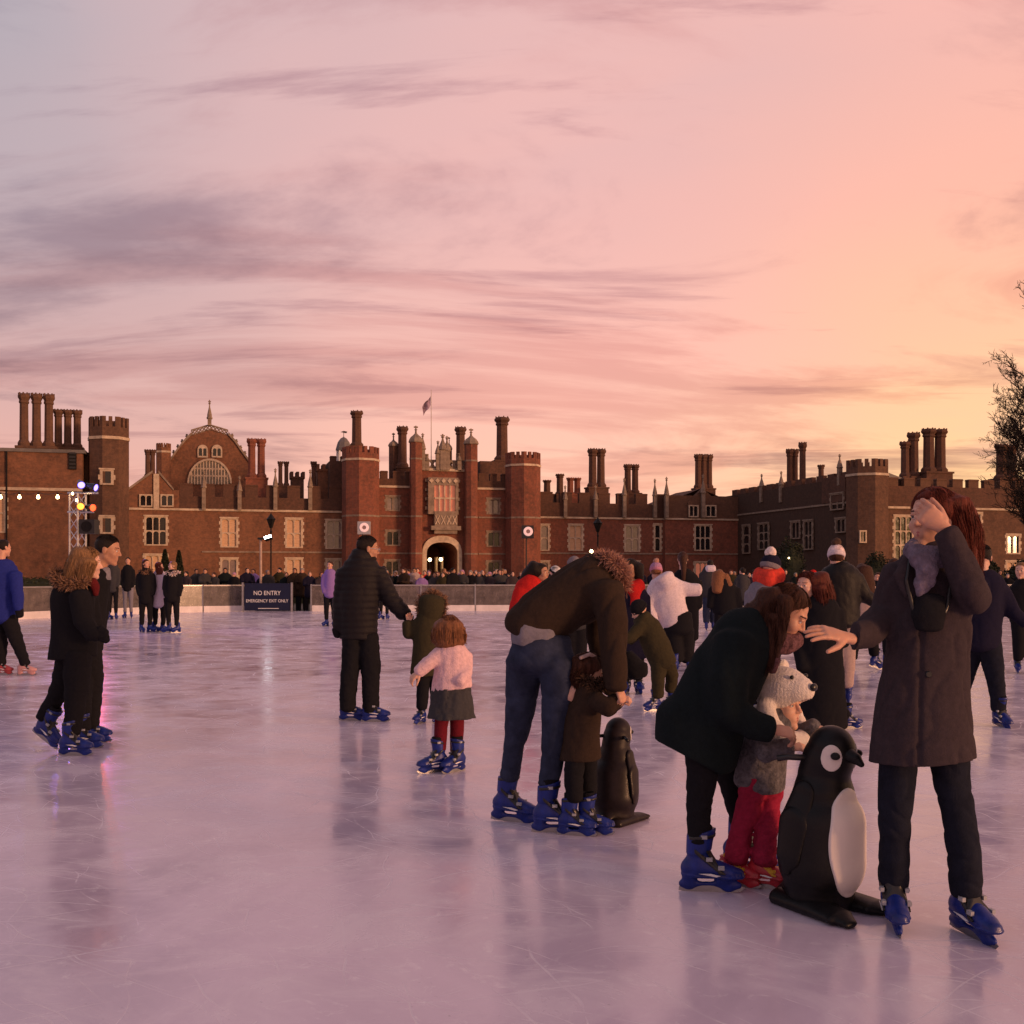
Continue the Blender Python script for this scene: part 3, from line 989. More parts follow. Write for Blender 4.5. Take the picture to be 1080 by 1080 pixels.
def brick_material(name, c1, c2, mort, soot=0.35, vert=False):
    m = bpy.data.materials.new(name); m.use_nodes = True
    t = m.node_tree; p = t.nodes['Principled BSDF']
    tcn = N(t, 'ShaderNodeTexCoord')
    s = N(t, 'ShaderNodeSeparateXYZ'); t.links.new(tcn.outputs['Object'], s.inputs[0])
    xy = math_node(t, 'ADD', s.outputs[0], s.outputs[1])
    cb = N(t, 'ShaderNodeCombineXYZ'); t.links.new(xy, cb.inputs[0]); t.links.new(s.outputs[2], cb.inputs[1])
    br = N(t, 'ShaderNodeTexBrick', inp={'Color1': c1, 'Color2': c2, 'Mortar': mort, 'Scale': 1.0, 'Mortar Size': 0.012, 'Brick Width': 0.28, 'Row Height': 0.085})
    t.links.new(cb.outputs[0], br.inputs['Vector'])
    n1 = N(t, 'ShaderNodeTexNoise', inp={'Scale': 0.28, 'Detail': 7.0, 'Roughness': 0.65}); t.links.new(tcn.outputs['Object'], n1.inputs['Vector'])
    n2 = N(t, 'ShaderNodeTexNoise', inp={'Scale': 2.2, 'Detail': 5.0, 'Roughness': 0.7}); t.links.new(tcn.outputs['Object'], n2.inputs['Vector'])
    col = mixc(t, maprange(t, n1.outputs[0], 0.36, 0.70, 0, min(0.8, soot * 1.45)), br.outputs[0], (0.07, 0.04, 0.03, 1))
    col = mixc(t, maprange(t, n2.outputs[0], 0.42, 0.72, 0, 0.55), col, tuple(min(1, x * 1.5) for x in c1[:3]) + (1,))
    t.links.new(col, p.inputs['Base Color'])
    p.inputs['Roughness'].default_value = 0.9
    p.inputs['Specular IOR Level'].default_value = 0.2
    b = N(t, 'ShaderNodeBump'); b.inputs['Strength'].default_value = 0.5; b.inputs['Distance'].default_value = 0.03
    t.links.new(n2.outputs[0], b.inputs['Height']); t.links.new(b.outputs[0], p.inputs['Normal'])
    return m
BR_RED = brick_material('red_tudor_brick', (0.27, 0.085, 0.052, 1), (0.19, 0.056, 0.038, 1), (0.19, 0.12, 0.09, 1), 0.5)
BR_ORG = brick_material('orange_brown_brick', (0.25, 0.105, 0.056, 1), (0.175, 0.070, 0.040, 1), (0.19, 0.13, 0.09, 1), 0.5)
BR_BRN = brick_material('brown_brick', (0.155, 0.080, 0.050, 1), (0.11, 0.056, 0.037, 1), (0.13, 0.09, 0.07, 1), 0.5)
BR_SHD = brick_material('shaded_brick', (0.075, 0.045, 0.033, 1), (0.052, 0.032, 0.025, 1), (0.07, 0.052, 0.042, 1), 0.5)  # palace brick with the side wall's shade put into its colour
BR_DRK = brick_material('sooty_parapet_brick', (0.13, 0.062, 0.042, 1), (0.085, 0.043, 0.032, 1), (0.10, 0.07, 0.055, 1), 0.55)
STONE = M('pale_stone', (0.54, 0.43, 0.32), rough=0.9, var=0.3, scale=1.6, bump=0.4, bscale=6)
STONE_D = M('weathered_stone', (0.26, 0.20, 0.155), rough=0.92, var=0.35, scale=1.8, bump=0.4, bscale=6)
LEAD = M('lead_roof', (0.16, 0.145, 0.14), rough=0.55, var=0.25, scale=0.8)
TILE = M('clay_roof_tiles', (0.12, 0.06, 0.04), rough=0.9, var=0.35, scale=2.0, bump=0.6, bscale=10)
GLASS = M('dark_window_glass', (0.016, 0.014, 0.016), rough=0.10, var=0.3, scale=1.5, spec=0.5)
GLASS_S = M('sky_reflecting_glass', (0.22, 0.16, 0.15), rough=0.12, var=0.3, scale=2.5, spec=0.8)  # sky reflection put into the pale base colour
BLIND = M('drawn_cream_blind', (0.60, 0.39, 0.24), rough=0.6, var=0.18, scale=2.0, stretch=(1, 1, 6), spec=0.4)
LITW = M('glowing_great_window', (0.45, 0.17, 0.10), rough=0.25, var=0.3, scale=1.2, emit=(1.0, 0.30, 0.18), estr=0.22)
IRON = M('black_ironwork', (0.015, 0.014, 0.014), rough=0.55, var=0.2, scale=10, metal=0.4)

def building(label, name):
    o = empty(name, (GX0, GD0, 0), ANG)
    return tag(o, label, 'building', 'palace buildings')

def wall(parent, x0, x1, v, z0, z1, mat, openings=(), thick=6.0, name='wall', reveal=0.32):
    """front face at y=-v with real openings (ox0, ox1, oz0, oz1)"""
    b = MB(); y = -v
    xs = sorted({x0, x1} | {round(a, 4) for o in openings for a in o[:2]})
    zs = sorted({z0, z1} | {round(a, 4) for o in openings for a in o[2:4]})
    ops = [tuple(round(a, 4) for a in o[:4]) for o in openings]
    for xa, xb in zip(xs, xs[1:]):
        for za, zb in zip(zs, zs[1:]):
            xm, zm = (xa + xb) / 2, (za + zb) / 2
            if any(o[0] < xm < o[1] and o[2] < zm < o[3] for o in ops): continue
            b.quad((xa, y, za), (xb, y, za), (xb, y, zb), (xa, y, zb))
    for a, c, d, e in ops:
        yb = y + reveal
        b.quad((a, y, d), (a, y, e), (a, yb, e), (a, yb, d)); b.quad((c, y, e), (c, y, d), (c, yb, d), (c, yb, e))
        b.quad((a, y, d), (a, yb, d), (c, yb, d), (c, y, d)); b.quad((a, y, e), (c, y, e), (c, yb, e), (a, yb, e))
    yb = y + thick
    b.quad((x1, y, z0), (x1, yb, z0), (x1, yb, z1), (x1, y, z1)); b.quad((x0, yb, z0), (x0, y, z0), (x0, y, z1), (x0, yb, z1))
    b.quad((x0, y, z1), (x1, y, z1), (x1, yb, z1), (x0, yb, z1)); b.quad((x1, yb, z0), (x0, yb, z0), (x0, yb, z1), (x1, yb, z1))
    return b.build(name, mat, parent)

WINC = {}
def window(parent, x0, x1, z0, z1, v, pane, cols=2, rows=2, stone=STONE, quoin=True, inset=0.22, arch=True, rot=None, at=None):
    """window with a toothed stone surround; local origin at its centre on the wall face"""
    w, hgt = x1 - x0, z1 - z0
    key = (round(w, 1), round(hgt, 1), cols, rows, stone.name, quoin, inset, arch, pane.name)
    if key not in WINC:
        fr = 0.17
        hw, hh = w / 2, hgt / 2
        f = MB()
        # frame bars, mullions, transoms; butted, not overlapping
        f.box(-hw, -hw + fr, -0.05, inset, -hh, hh); f.box(hw - fr, hw, -0.05, inset, -hh, hh)
        f.box(-hw + fr, hw - fr, -0.05, inset, hh - fr, hh); f.box(-hw + fr, hw - fr, -0.09, inset, -hh, -hh + fr)
        iw = (2 * hw - 2 * fr); ih = 2 * hh - 2 * fr
        mu = min(0.14, iw / cols * 0.25)
        for c in range(1, cols):
            x = -hw + fr + iw * c / cols
            f.box(x - mu / 2, x + mu / 2, 0.04, inset, -hh + fr, hh - fr)
        for c in range(cols):
            xa = -hw + fr + iw * c / cols + (mu / 2 if c else 0); xb = -hw + fr + iw * (c + 1) / cols - (mu / 2 if c < cols - 1 else 0)
            for r in range(1, rows):
                z = -hh + fr + ih * r / rows
                f.box(xa, xb, 0.05, inset, z - 0.08, z + 0.08)
            if arch:
                for r in range(rows):
                    zt = -hh + fr + ih * (r + 1) / rows - (0.08 if r < rows - 1 else 0)
                    q = (xb - xa) * 0.34
                    f.extrude_xz([(xa, zt), (xa, zt - q), (xa + q * 0.45, zt - q * 0.3), (xa + q, zt)], 0.06, inset)
                    f.extrude_xz([(xb, zt), (xb - q, zt), (xb - q * 0.45, zt - q * 0.3), (xb, zt - q)], 0.06, inset)
        if quoin:
            n = max(2, int(hgt / 0.42)); st = hgt / n
            for i in range(n):
                t = 0.26 if i % 2 else 0.10
                f.box(-hw - t, -hw, -0.035, 0.05, -hh + i * st + 0.01, -hh + (i + 1) * st - 0.01)
                f.box(hw, hw + t, -0.035, 0.05, -hh + i * st + 0.01, -hh + (i + 1) * st - 0.01)
            f.box(-hw - 0.2, hw + 0.2, -0.12, 0.05, hh, hh + 0.16)
        p = MB(); p.box(-hw + 0.02, hw - 0.02, inset - 0.03, inset + 0.02, -hh + 0.02, hh - 0.02)
        WINC[key] = (f.mesh('window', stone), p.mesh('pane', pane))
    fm, pm = WINC[key]
    o = add('window', fm, parent, at or ((x0 + x1) / 2, -v, (z0 + z1) / 2), (0, 0, rot or 0))
    add('pane', pm, o)
    return o

def band(parent, x0, x1, v, z0, z1, mat=None, out=0.14, name='string_course', back=0.0):
    b = MB(); b.box(x0, x1, -v - out, -v - 0.002 + back, z0, z1)
    return b.build(name, mat or STONE, parent)

MERL = {}
def merlons(parent, x0, x1, v, zb, zt, mw, gap, mat, thick=0.55, skipends=False, rot=None, origin=None):
    """row of separate merlons; with rot/origin along another direction"""
    n = max(1, int(round((x1 - x0 + gap) / (mw + gap))))
    step = (x1 - x0 + gap) / n
    w = step - gap
    key = (round(w, 2), round(zt - zb, 2), mat.name, thick)
    if key not in MERL:
        b = MB()
        b.box(-w / 2, w / 2, 0, thick, 0, zt - zb - 0.2)
        b.extrude_xz([(-w / 2 - 0.07, zt - zb - 0.2), (w / 2 + 0.07, zt - zb - 0.2), (w / 2 - 0.05, zt - zb), (-w / 2 + 0.05, zt - zb)], -0.07, thick + 0.07)
        MERL[key] = b.mesh('merlon', mat)
    for i in range(n):
        xc = x0 + w / 2 + i * step
        if rot is None:
            add('merlon', MERL[key], parent, (xc, -v, zb))
        else:
            ox, oy = origin
            add('merlon', MERL[key], parent, (ox + xc * math.cos(rot), oy + xc * math.sin(rot), zb), (0, 0, rot))

SHAFT = {}
def shaft(parent, x, y, z0, z1, r, mat, n=8):
    key = (round(z1 - z0, 1), round(r, 2), mat.name, n)
    if key not in SHAFT:
        H = z1 - z0; b = MB()
        b.lathe([(r * 1.45, 0), (r * 1.45, H * 0.06), (r * 1.05, H * 0.12), (r * 0.98, H * 0.80), (r * 1.18, H * 0.82), (r * 1.18, H * 0.85), (r * 1.06, H * 0.865),
                 (r * 1.42, H * 0.92), (r * 1.42, H * 0.955), (r * 1.2, H * 0.985), (r * 0.75, H), (0, H)], n=n, ph=math.pi / n)
        for k in range(8):
            a = k * math.pi / 4
            b.box(r * 1.15 * math.cos(a) - 0.07, r * 1.15 * math.cos(a) + 0.07, r * 1.15 * math.sin(a) - 0.07, r * 1.15 * math.sin(a) + 0.07, H * 0.96, H * 1.012)
        SHAFT[key] = b.mesh('chimney_shaft', mat)
    return add('chimney_shaft', SHAFT[key], parent, (x, y, z0))

def chimney(parent, pxs, pyt, pyb, v, rpx, mat=None, plinth=None, zbase=None):
    """stack of octagonal shafts; pxs = shaft centres in photo columns"""
    mat = mat or BR_DRK
    us = [FU(p, v) for p in pxs]
    um = sum(us) / len(us)
    k = depth(um, v) / F
    r = rpx * k
    zt = FZ(pyt, um, v); zb = FZ(pyb, um, v)
    c = MB()
    z0 = zbase if zbase is not None else zb - 3.5
    c.box(min(us) - r * 1.6, max(us) + r * 1.6, -v - r * 1.6, -v + r * 1.6, z0, zb - 0.25)
    c.box(min(us) - r * 1.8, max(us) + r * 1.8, -v - r * 1.8, -v + r * 1.8, zb - 0.248, zb)
    o = c.build('chimney', mat, parent)
    for u in us: shaft(o, u, -v, zb, zt, r, mat)
    return o

PINN = {}
def pinnacle(parent, px, py_top, py_bot, v, w=0.34, mat=None, shaft_frac=0.55, u=None):
    mat = mat or STONE_D
    u = FU(px, v) if u is None else u
    zt, zb = FZ(py_top, u, v), FZ(py_bot, u, v)
    key = (round(zt - zb, 1), round(w, 2), mat.name, shaft_frac)
    if key not in PINN:
        H = zt - zb; b = MB()
        b.box(-w, w, -w, w, 0, H * shaft_frac)
        q = H * (1 - shaft_frac); z = H * shaft_frac
        b.lathe([(w * 1.5, z), (w * 1.7, z + q * 0.06), (w * 1.35, z + q * 0.12), (w * 1.3, z + q * 0.22), (w * 0.8, z + q * 0.45), (w * 0.4, z + q * 0.62), (w * 0.3, z + q * 0.76),
                 (w * 0.62, z + q * 0.80), (w * 0.62, z + q * 0.84), (w * 0.28, z + q * 0.88), (w * 0.26, z + q), (0, z + q)], n=8, ph=math.pi / 8)
        b.box(-w * 0.75, w * 0.75, -w * 0.2, w * 0.2, z + q * 0.89, z + q * 0.94)
        PINN[key] = b.mesh('pinnacle', mat)
    return add('pinnacle', PINN[key], parent, (u, -v - 0.25, zb))

def octo(r, cx, cy, n=8, ph=-math.pi / 2 - 0.22):
    return [(cx + r * math.cos(ph + 2 * math.pi * k / n), cy + r * math.sin(ph + 2 * math.pi * k / n)) for k in range(n)]

def tower(parent, pxa, pxb, pyt, pyband, v, mat, n=8, ph=-math.pi / 2 - 0.22, top=None, merl=True, pybase=None, extra=()):
    """polygonal tower: silhouette columns pxa..pxb, parapet band and merlons"""
    ua, ub = FU(pxa, v), FU(pxb, v)
    r = (ub - ua) / 2 * 1.02; cu = (ua + ub) / 2; cy = -v
    zt = FZ(pyt, cu, v + r); zb = FZ(pyband, cu, v + r)
    z0 = 0 if pybase is None else FZ(pybase, cu, v)
    b = MB(); b.prism(octo(r, cu, cy, n, ph), z0, zb)
    o = b.build('tower', mat, parent)
    b = MB(); b.prism(octo(r * 1.04, cu, cy, n, ph), zb, zb + 0.3); b.build('string_course', STONE, parent)
    for e in extra:
        ze = FZ(e, cu, v + r)
        b = MB(); b.prism(octo(r * 1.015, cu, cy, n, ph), ze, ze + 0.25); b.build('string_course', STONE_D, parent)
    zc = zb + (zt - zb) * 0.55
    ring = octo(r * 1.0, cu, cy, n, ph); inner = octo(r * 0.80, cu, cy, n, ph)
    b = MB(); b.prism(ring, zb + 0.3, zc); b.build('parapet', top or mat, parent)
    if merl:
        for k in range(n):
            a, c2 = Vector(ring[k]), Vector(ring[(k + 1) % n])
            d = (c2 - a).normalized(); nrm = Vector((-d.y, d.x))
            L = (c2 - a).length
            q = MB()
            for (s, e) in ((0.0, 0.22), (0.39, 0.61), (0.78, 1.0)):
                p0, p1 = a + d * L * s, a + d * L * e
                poly = [p0, p1, p1 + nrm * r * 0.14, p0 + nrm * r * 0.14]
                q2 = MB(); q2.prism([tuple(x) for x in poly], zc, zt)
                # corner merlons are shared by two sides: keep the pieces of one side in one merlon run
                q.v, q.f = q.v + q2.v, q.f + [tuple(i + len(q.v) for i in f) for f in q2.f]
            q.build('battlement', top or mat, parent)
    return cu, cy, r, zb, zt

# ================================================================== LEFT RANGE
ZS = lambda py, px, v=0.0: A(px, py, v)[1]
lr = building('long brick range with battlements between the left corner tower and the gatehouse', 'palace_range')
xa, xb = FU(128), FU(368)
zstr = ZS(539, 230); zpar = ZS(524, 230); zmer = ZS(510.5, 230); zlow = ZS(583, 260)
def uw(px0, px1, py0, py1, v=0.0):
    u0, u1 = FU(px0, v), FU(px1, v); um = (u0 + u1) / 2
    return u0, u1, FZ(py1, um, v), FZ(py0, um, v)
wl = [(uw(152.8, 176.2, 544.4, 575.4), GLASS, 3, 2), (uw(233, 250.5, 546.5, 577.4), BLIND, 2, 2), (uw(301.5, 318.8, 547, 578), BLIND, 2, 2), (uw(343.8, 360.7, 548.5, 579), GLASS_S, 2, 2),
      (uw(152.5, 176, 585, 612), BLIND, 3, 1), (uw(233, 250.5, 589, 613), GLASS_S, 2, 1), (uw(301.5, 318.8, 589, 613), BLIND, 2, 1), (uw(343.8, 360.7, 590, 613), GLASS_S, 2, 1)]
wall(lr, xa, xb, 0, 0, zstr, BR_ORG, [w[0] for w in wl], thick=9)
for (a, b_, c, d), pane, cc, rr in wl: window(lr, a, b_, c, d, 0, pane, cc, rr)
band(lr, xa, xb, 0, zstr, zstr + 0.28, STONE, 0.2)
band(lr, FU(213), FU(361), 0, zlow, zlow + 0.22, STONE_D, 0.12)
# parapet above the string course
wall(lr, FU(188), xb, 0.06, zstr + 0.285, zpar, BR_DRK, thick=0.7, name='parapet')
merlons(lr, FU(189.5), FU(360), 0.06, zpar, zmer, 1.75, 1.15, BR_DRK, 0.7)
for px, yt in ((215, 496), (252.6, 502), (290.3, 494), (327, 495)):
    pinnacle(lr, px, yt, 538, 0.15, 0.26)
# gable at the left end
zg0 = zstr + 0.285
gx0, gxp, gx1 = FU(130), FU(164), FU(189)
gable = [(gx0, zg0), (gx1, zg0), (gx1, ZS(517, 188)), (FU(182), ZS(517, 182)), (gxp + 0.5, ZS(499.5, 164)), (gxp - 0.5, ZS(499.5, 164)), (FU(136), ZS(517, 136)), (gx0, ZS(517, 131))]
b = MB(); b.extrude_xz(gable, -0.10, 0.7); b.build('gable', BR_ORG, lr)
for p0, p1 in (((gxp - 0.4, ZS(499, 164)), (FU(135), ZS(517.5, 135))), ((gxp + 0.4, ZS(499, 164)), (FU(183), ZS(517.5, 183)))):
    b = MB(); s = 1 if p1[0] > p0[0] else -1
    pl = [(p0[0], p0[1]), (p1[0], p1[1]), (p1[0], p1[1] + 0.35), (p0[0], p0[1] + 0.35)]
    b.extrude_xz(pl if s < 0 else pl, -0.25, 0.75); b.build('coping', STONE_D, lr)
u0, u1, z0, z1 = uw(162, 168, 500, 537); b = MB(); b.box(u0, u1, -0.32, -0.102, z0, z1); b.build('pilaster', STONE, lr)
for q in (uw(147, 161, 521.5, 534.7), uw(169.3, 183.2, 521.5, 534.7)):
    window(lr, *q, 0.10 + 0.2, GLASS, 2, 1, quoin=False, inset=0.19)
b = MB(); yr = 0.8
rz = ZS(500, 164)
b.quad((gx0, yr, zg0), (gxp, yr, rz), (gxp, yr + 8, rz), (gx0, yr + 8, zg0)); b.quad((gxp, yr, rz), (gx1 + 2, yr, zg0), (gx1 + 2, yr + 8, zg0), (gxp, yr + 8, rz))
b.build('roof', TILE, lr)
b = MB(); b.extrude_xz([(FU(190), zpar - 0.8), (xb, zpar - 0.8), (xb, zpar - 0.1), (FU(190), zpar - 0.1)], 1.0, 9.0); b.build('roof', LEAD, lr)
# chimneys behind the left range
chimney(lr, (155.8, 161), 474.5, 503, -7, 2.6, BR_DRK)
chimney(lr, (265.5, 275.5), 463, 504, -9, 4.0, BR_RED)
chimney(lr, (295.7, 302), 487, 512, -6, 2.2, BR_DRK)
chimney(lr, (330.8,), 487, 514, -6, 2.5, BR_DRK)
for a_, b2, yt, mt in ((307.5, 320.5, 497.5, BR_DRK), (335, 348.5, 489.5, BR_ORG)):
    u0, u1 = FU(a_, -6), FU(b2, -6); zt = ZS(yt, (a_ + b2) / 2, -6)
    b = MB(); b.box(u0, u1, 6, 8.5, zstr, zt - 1.0); b.box(u0 - 0.15, u1 + 0.15, 5.85, 8.65, zt - 0.998, zt - 0.7)
    n = 3; st = (u1 - u0 + 0.3) / (2 * n - 1)
    for i in range(n): b.box(u0 - 0.15 + 2 * i * st, u0 - 0.15 + (2 * i + 1) * st, 5.85, 8.65, zt - 0.699, zt)
    b.build('stair_turret', mt, lr)

# ================================================================== GREAT HALL behind the left range
gh = building('great hall gable with large arched window and pierced crest behind the left range', 'great_hall')
HV = -26.0
ghw = lambda px, py: A(px, py, HV)
pts = [(176, 600), (266, 600), (263, 488), (255, 477), (248, 467), (241, 459), (222, 452), (202, 459), (195, 466), (187, 476), (180, 486), (176, 492)]
poly = [ghw(*p) for p in pts]
# open arch in the hall wall
cxa, hwa = 221.0, 21.5
arc = [(cxa + hwa * math.cos(R(a)), 510 - 24 * math.sin(R(a))) for a in range(0, 181, 12)]
b = MB()
uarc = [ghw(*p) for p in arc]
b.extrude_xz(poly, 26.0, 27.2)
b.build('gable_wall', BR_ORG, gh)
# stone arch ring and glazing proud of the wall
outer = [ghw(cxa + (hwa + 2.0) * math.cos(R(a)), 510 - 26.3 * math.sin(R(a))) for a in range(0, 181, 12)]
b = MB()
for i in range(len(outer) - 1):
    b.extrude_xz([uarc[i], outer[i], outer[i + 1], uarc[i + 1]], 25.55, 25.995)
wo = b.build('great_window', STONE, gh)
b = MB(); b.extrude_xz([(u, z - 0.02) for u, z in uarc], 25.90, 25.97); b.build('pane', GLASS, wo)
b = MB()
for i in range(-6, 7):
    px = cxa + i * 3.15
    if abs(px - cxa) < hwa - 1:
        ztop = 510 - 24 * math.sqrt(max(0, 1 - ((px - cxa) / hwa) ** 2))
        u0, z1 = ghw(px, ztop); z0 = ghw(px, 511)[1]
        b.box(u0 - 0.13, u0 + 0.13, 25.7, 25.89, z0, z1)
for py in (502, 494.5):
    ww = hwa * math.sqrt(1 - ((510 - py) / 24) ** 2)
    b.box(ghw(cxa - ww, py)[0], ghw(cxa + ww, py)[0], 25.75, 25.885, ghw(cxa, py)[1] - 0.13, ghw(cxa, py)[1] + 0.13)
b.build('tracery', STONE, wo)
for px0, px1 in ((208.3, 219.3), (223.2, 234.4)):
    u0, u1 = FU(px0, HV), FU(px1, HV); z0, zt = ghw(px0, 482.5)[1], ghw(px0, 469)[1]
    um = (u0 + u1) / 2
    w_ = (u1 - u0) / 2; zs = zt - w_
    o1 = [(u1, z0)] + [(um + w_ * math.cos(R(a)), zs + w_ * math.sin(R(a))) for a in range(0, 181, 20)] + [(u0, z0)]
    b = MB(); b.extrude_xz(o1[::-1][::-1], 25.72, 25.995)
    ob = b.build('window', STONE, gh)
    for s in (-1, 1):
        c = um + s * w_ * 0.42; k = w_ * 0.30
        o2 = [(c + k, z0 + 0.25)] + [(c + k * math.cos(R(a)), zs + k * math.sin(R(a))) for a in range(0, 181, 30)] + [(c - k, z0 + 0.25)]
        b = MB(); b.extrude_xz(o2, 25.69, 25.71); b.build('pane', GLASS, ob)
# copings with crockets, pierced crest and spire
for side in ([(180, 486), (187, 476), (195, 466), (202, 459)], [(241, 459), (248, 467), (255, 477), (263, 488)]):
    b = MB()
    for p, q in zip(side, side[1:]):
        a1, a2 = ghw(*p), ghw(*q)
        b.extrude_xz([a1, a2, (a2[0], a2[1] + 0.5), (a1[0], a1[1] + 0.5)], 25.7, 27.3)
    b.build('coping', STONE_D, gh)
cro = MB().lathe([(0.12, 0), (0.16, 0.2), (0.28, 0.38), (0.12, 0.5), (0.2, 0.62), (0, 0.75)], n=6).mesh('crocket', STONE_D)
for p in ((183, 481), (187.5, 475), (192, 469.5), (197, 464), (245, 463.5), (249.5, 469.5), (254, 476), (258.5, 482)):
    u, z = ghw(*p); add('crocket', cro, gh, (u, 26.4, z + 0.3))
for s in (-1, 1):
    for i in range(5):
        x0, x1 = 221 + s * (i * 3.9), 221 + s * ((i + 1) * 3.9)
        ya, yb_ = 447.2 + i * 1.15, 447.2 + (i + 1) * 1.15
        b = MB()
        q = [(x0, ya), (x1, yb_), (x1, yb_ + 1.4), (x0, ya + 1.4)]
        b.extrude_xz([ghw(*p) for p in q][::-s], 26.0, 26.5)
        q = [(x0, ya + 5.2), (x1, yb_ + 5.2), (x1, yb_ + 6.6), (x0, ya + 6.6)]
        b.extrude_xz([ghw(*p) for p in q][::-s], 26.0, 26.5)
        for xx0, xx1, y0, y1 in ((x0, x1, ya + 1.4, yb_ + 5.2), (x1, x0, yb_ + 1.4, ya + 5.2)):
            a1, a2 = ghw(xx0, y0), ghw(xx1, y1)
            b.extrude_xz([(a1[0] - .12, a1[1]), (a1[0] + .12, a1[1]), (a2[0] + .12, a2[1]), (a2[0] - .12, a2[1])], 26.15, 26.35)
        b.build('crest_panel', STONE_D, gh)
pinnacle(gh, 221, 422, 449, HV + 0.2, 0.3, STONE_D, 0.25)
tower(gh, 164.5, 180.5, 467, 477, -22, BR_ORG)
b = MB()
uL, uR, uM = FU(180, HV), FU(262, HV), FU(221.5, HV)
zr, ze = ghw(221, 453)[1], ghw(180, 488)[1]
b.quad((uL, 27.3, ze), (uM, 27.3, zr), (uM, 55, zr), (uL, 55, ze)); b.quad((uM, 27.3, zr), (uR, 27.3, ze), (uR, 55, ze), (uM, 55, zr))
b.build('roof', LEAD, gh)

# ================================================================== GATEHOUSE
gt = building('brick gatehouse with four polygonal turrets, carved oriel window and pointed entrance arch', 'gatehouse')
# bays left and right
bay = [(uw(406, 420, 524, 539.5), GLASS_S, 2, 1), (uw(406, 420, 560, 576), GLASS, 2, 1), (uw(405, 420, 591, 607), GLASS, 2, 1)]
xL0, xL1 = FU(388), FU(446)
zbc = ZS(515, 415); zbp = ZS(505.5, 415); zbm = ZS(497.5, 415)
wall(gt, xL0, xL1, 1.0, 0, zbc, BR_RED, [w[0] for w in bay], thick=10)
for q, pane, cc, rr in bay: window(gt, *q, 1.0, pane, cc, rr, stone=STONE_D)
band(gt, xL0, xL1, 1.0, zbc, zbc + 0.3, STONE, 0.2)
wall(gt, xL0, xL1, 1.05, zbc + 0.305, zbp, BR_DRK, thick=0.7, name='parapet')
merlons(gt, FU(400), FU(434), 1.05, zbp, zbm, 1.1, 0.75, BR_DRK, 0.7)
bay = [(uw(512, 525, 526.5, 543), GLASS_S, 2, 1), (uw(512, 526, 561, 577), GLASS, 2, 1), (uw(512, 526, 592, 607), GLASS, 2, 1)]
xR0, xR1 = FU(488), FU(546)
wall(gt, xR0, xR1, 1.0, 0, zbc, BR_RED, [w[0] for w in bay], thick=10)
for q, pane, cc, rr in bay: window(gt, *q, 1.0, pane, cc, rr, stone=STONE_D)
band(gt, xR0, xR1, 1.0, zbc, zbc + 0.3, STONE, 0.2)
wall(gt, xR0, xR1, 1.05, zbc + 0.305, zbp, BR_DRK, thick=0.7, name='parapet')
merlons(gt, FU(503), FU(534), 1.05, zbp, zbm, 1.1, 0.75, BR_DRK, 0.7)
zs2 = ZS(545.5, 415); zs3 = ZS(584.5, 415)
for z in (zs2, zs3):
    band(gt, FU(399), FU(433), 1.0, z, z + 0.22, STONE_D, 0.12); band(gt, FU(503), FU(535), 1.0, z, z + 0.22, STONE_D, 0.12)
# centre bay with the entrance arch
VC = 1.8
aw0, aw1 = FU(449.7, VC), FU(482.3, VC)
ztop, zsp = ZS(572, 466, VC), ZS(584, 466, VC)
um = (aw0 + aw1) / 2; hw = (aw1 - aw0) / 2
def arch_pts(hw, zsp, ztop, n=9):
    out = []
    for i in range(n + 1):
        t = i / n                       # four-centred arch, right half
        x = hw * math.cos(t * math.pi / 2) ** 0.85
        z = zsp + (ztop - zsp) * (math.sin(t * math.pi / 2) ** 0.9)
        out.append((x, z))
    return out
rh = arch_pts(hw, zsp, ztop)
opening = [(um + x, z) for x, z in rh] + [(um - x, z) for x, z in rh[::-1][1:]]
x0c, x1c = FU(441, VC), FU(495, VC)
zc0 = ZS(497, 466, VC)
ozg = uw(457, 479.3, 512, 539.5, VC)
b = MB(); y = -VC
# wall pieces round the arch: fan from opening to the bay edge
zarch = ZS(565, 466, VC)
b.quad((x0c, y, 0), (aw0, y, 0), (aw0, y, zsp), (x0c, y, zsp)); b.quad((aw1, y, 0), (x1c, y, 0), (x1c, y, zsp), (aw1, y, zsp))
for (xa_, za_), (xb_, zb_) in zip(opening, opening[1:]):
    b.quad((xb_, y, zb_), (xa_, y, za_), (xa_, y, zarch), (xb_, y, zarch))
b.quad((x0c, y, zsp), (aw0, y, zsp), (aw0, y, zarch), (x0c, y, zarch)); b.quad((aw1, y, zsp), (x1c, y, zsp), (x1c, y, zarch), (aw1, y, zarch))
a0, a1, zz0, zz1 = ozg
b.quad((x0c, y, zarch), (a0, y, zarch), (a0, y, zc0), (x0c, y, zc0)); b.quad((a1, y, zarch), (x1c, y, zarch), (x1c, y, zc0), (a1, y, zc0))
b.quad((a0, y, zarch), (a1, y, zarch), (a1, y, zz0), (a0, y, zz0)); b.quad((a0, y, zz1), (a1, y, zz1), (a1, y, zc0), (a0, y, zc0))
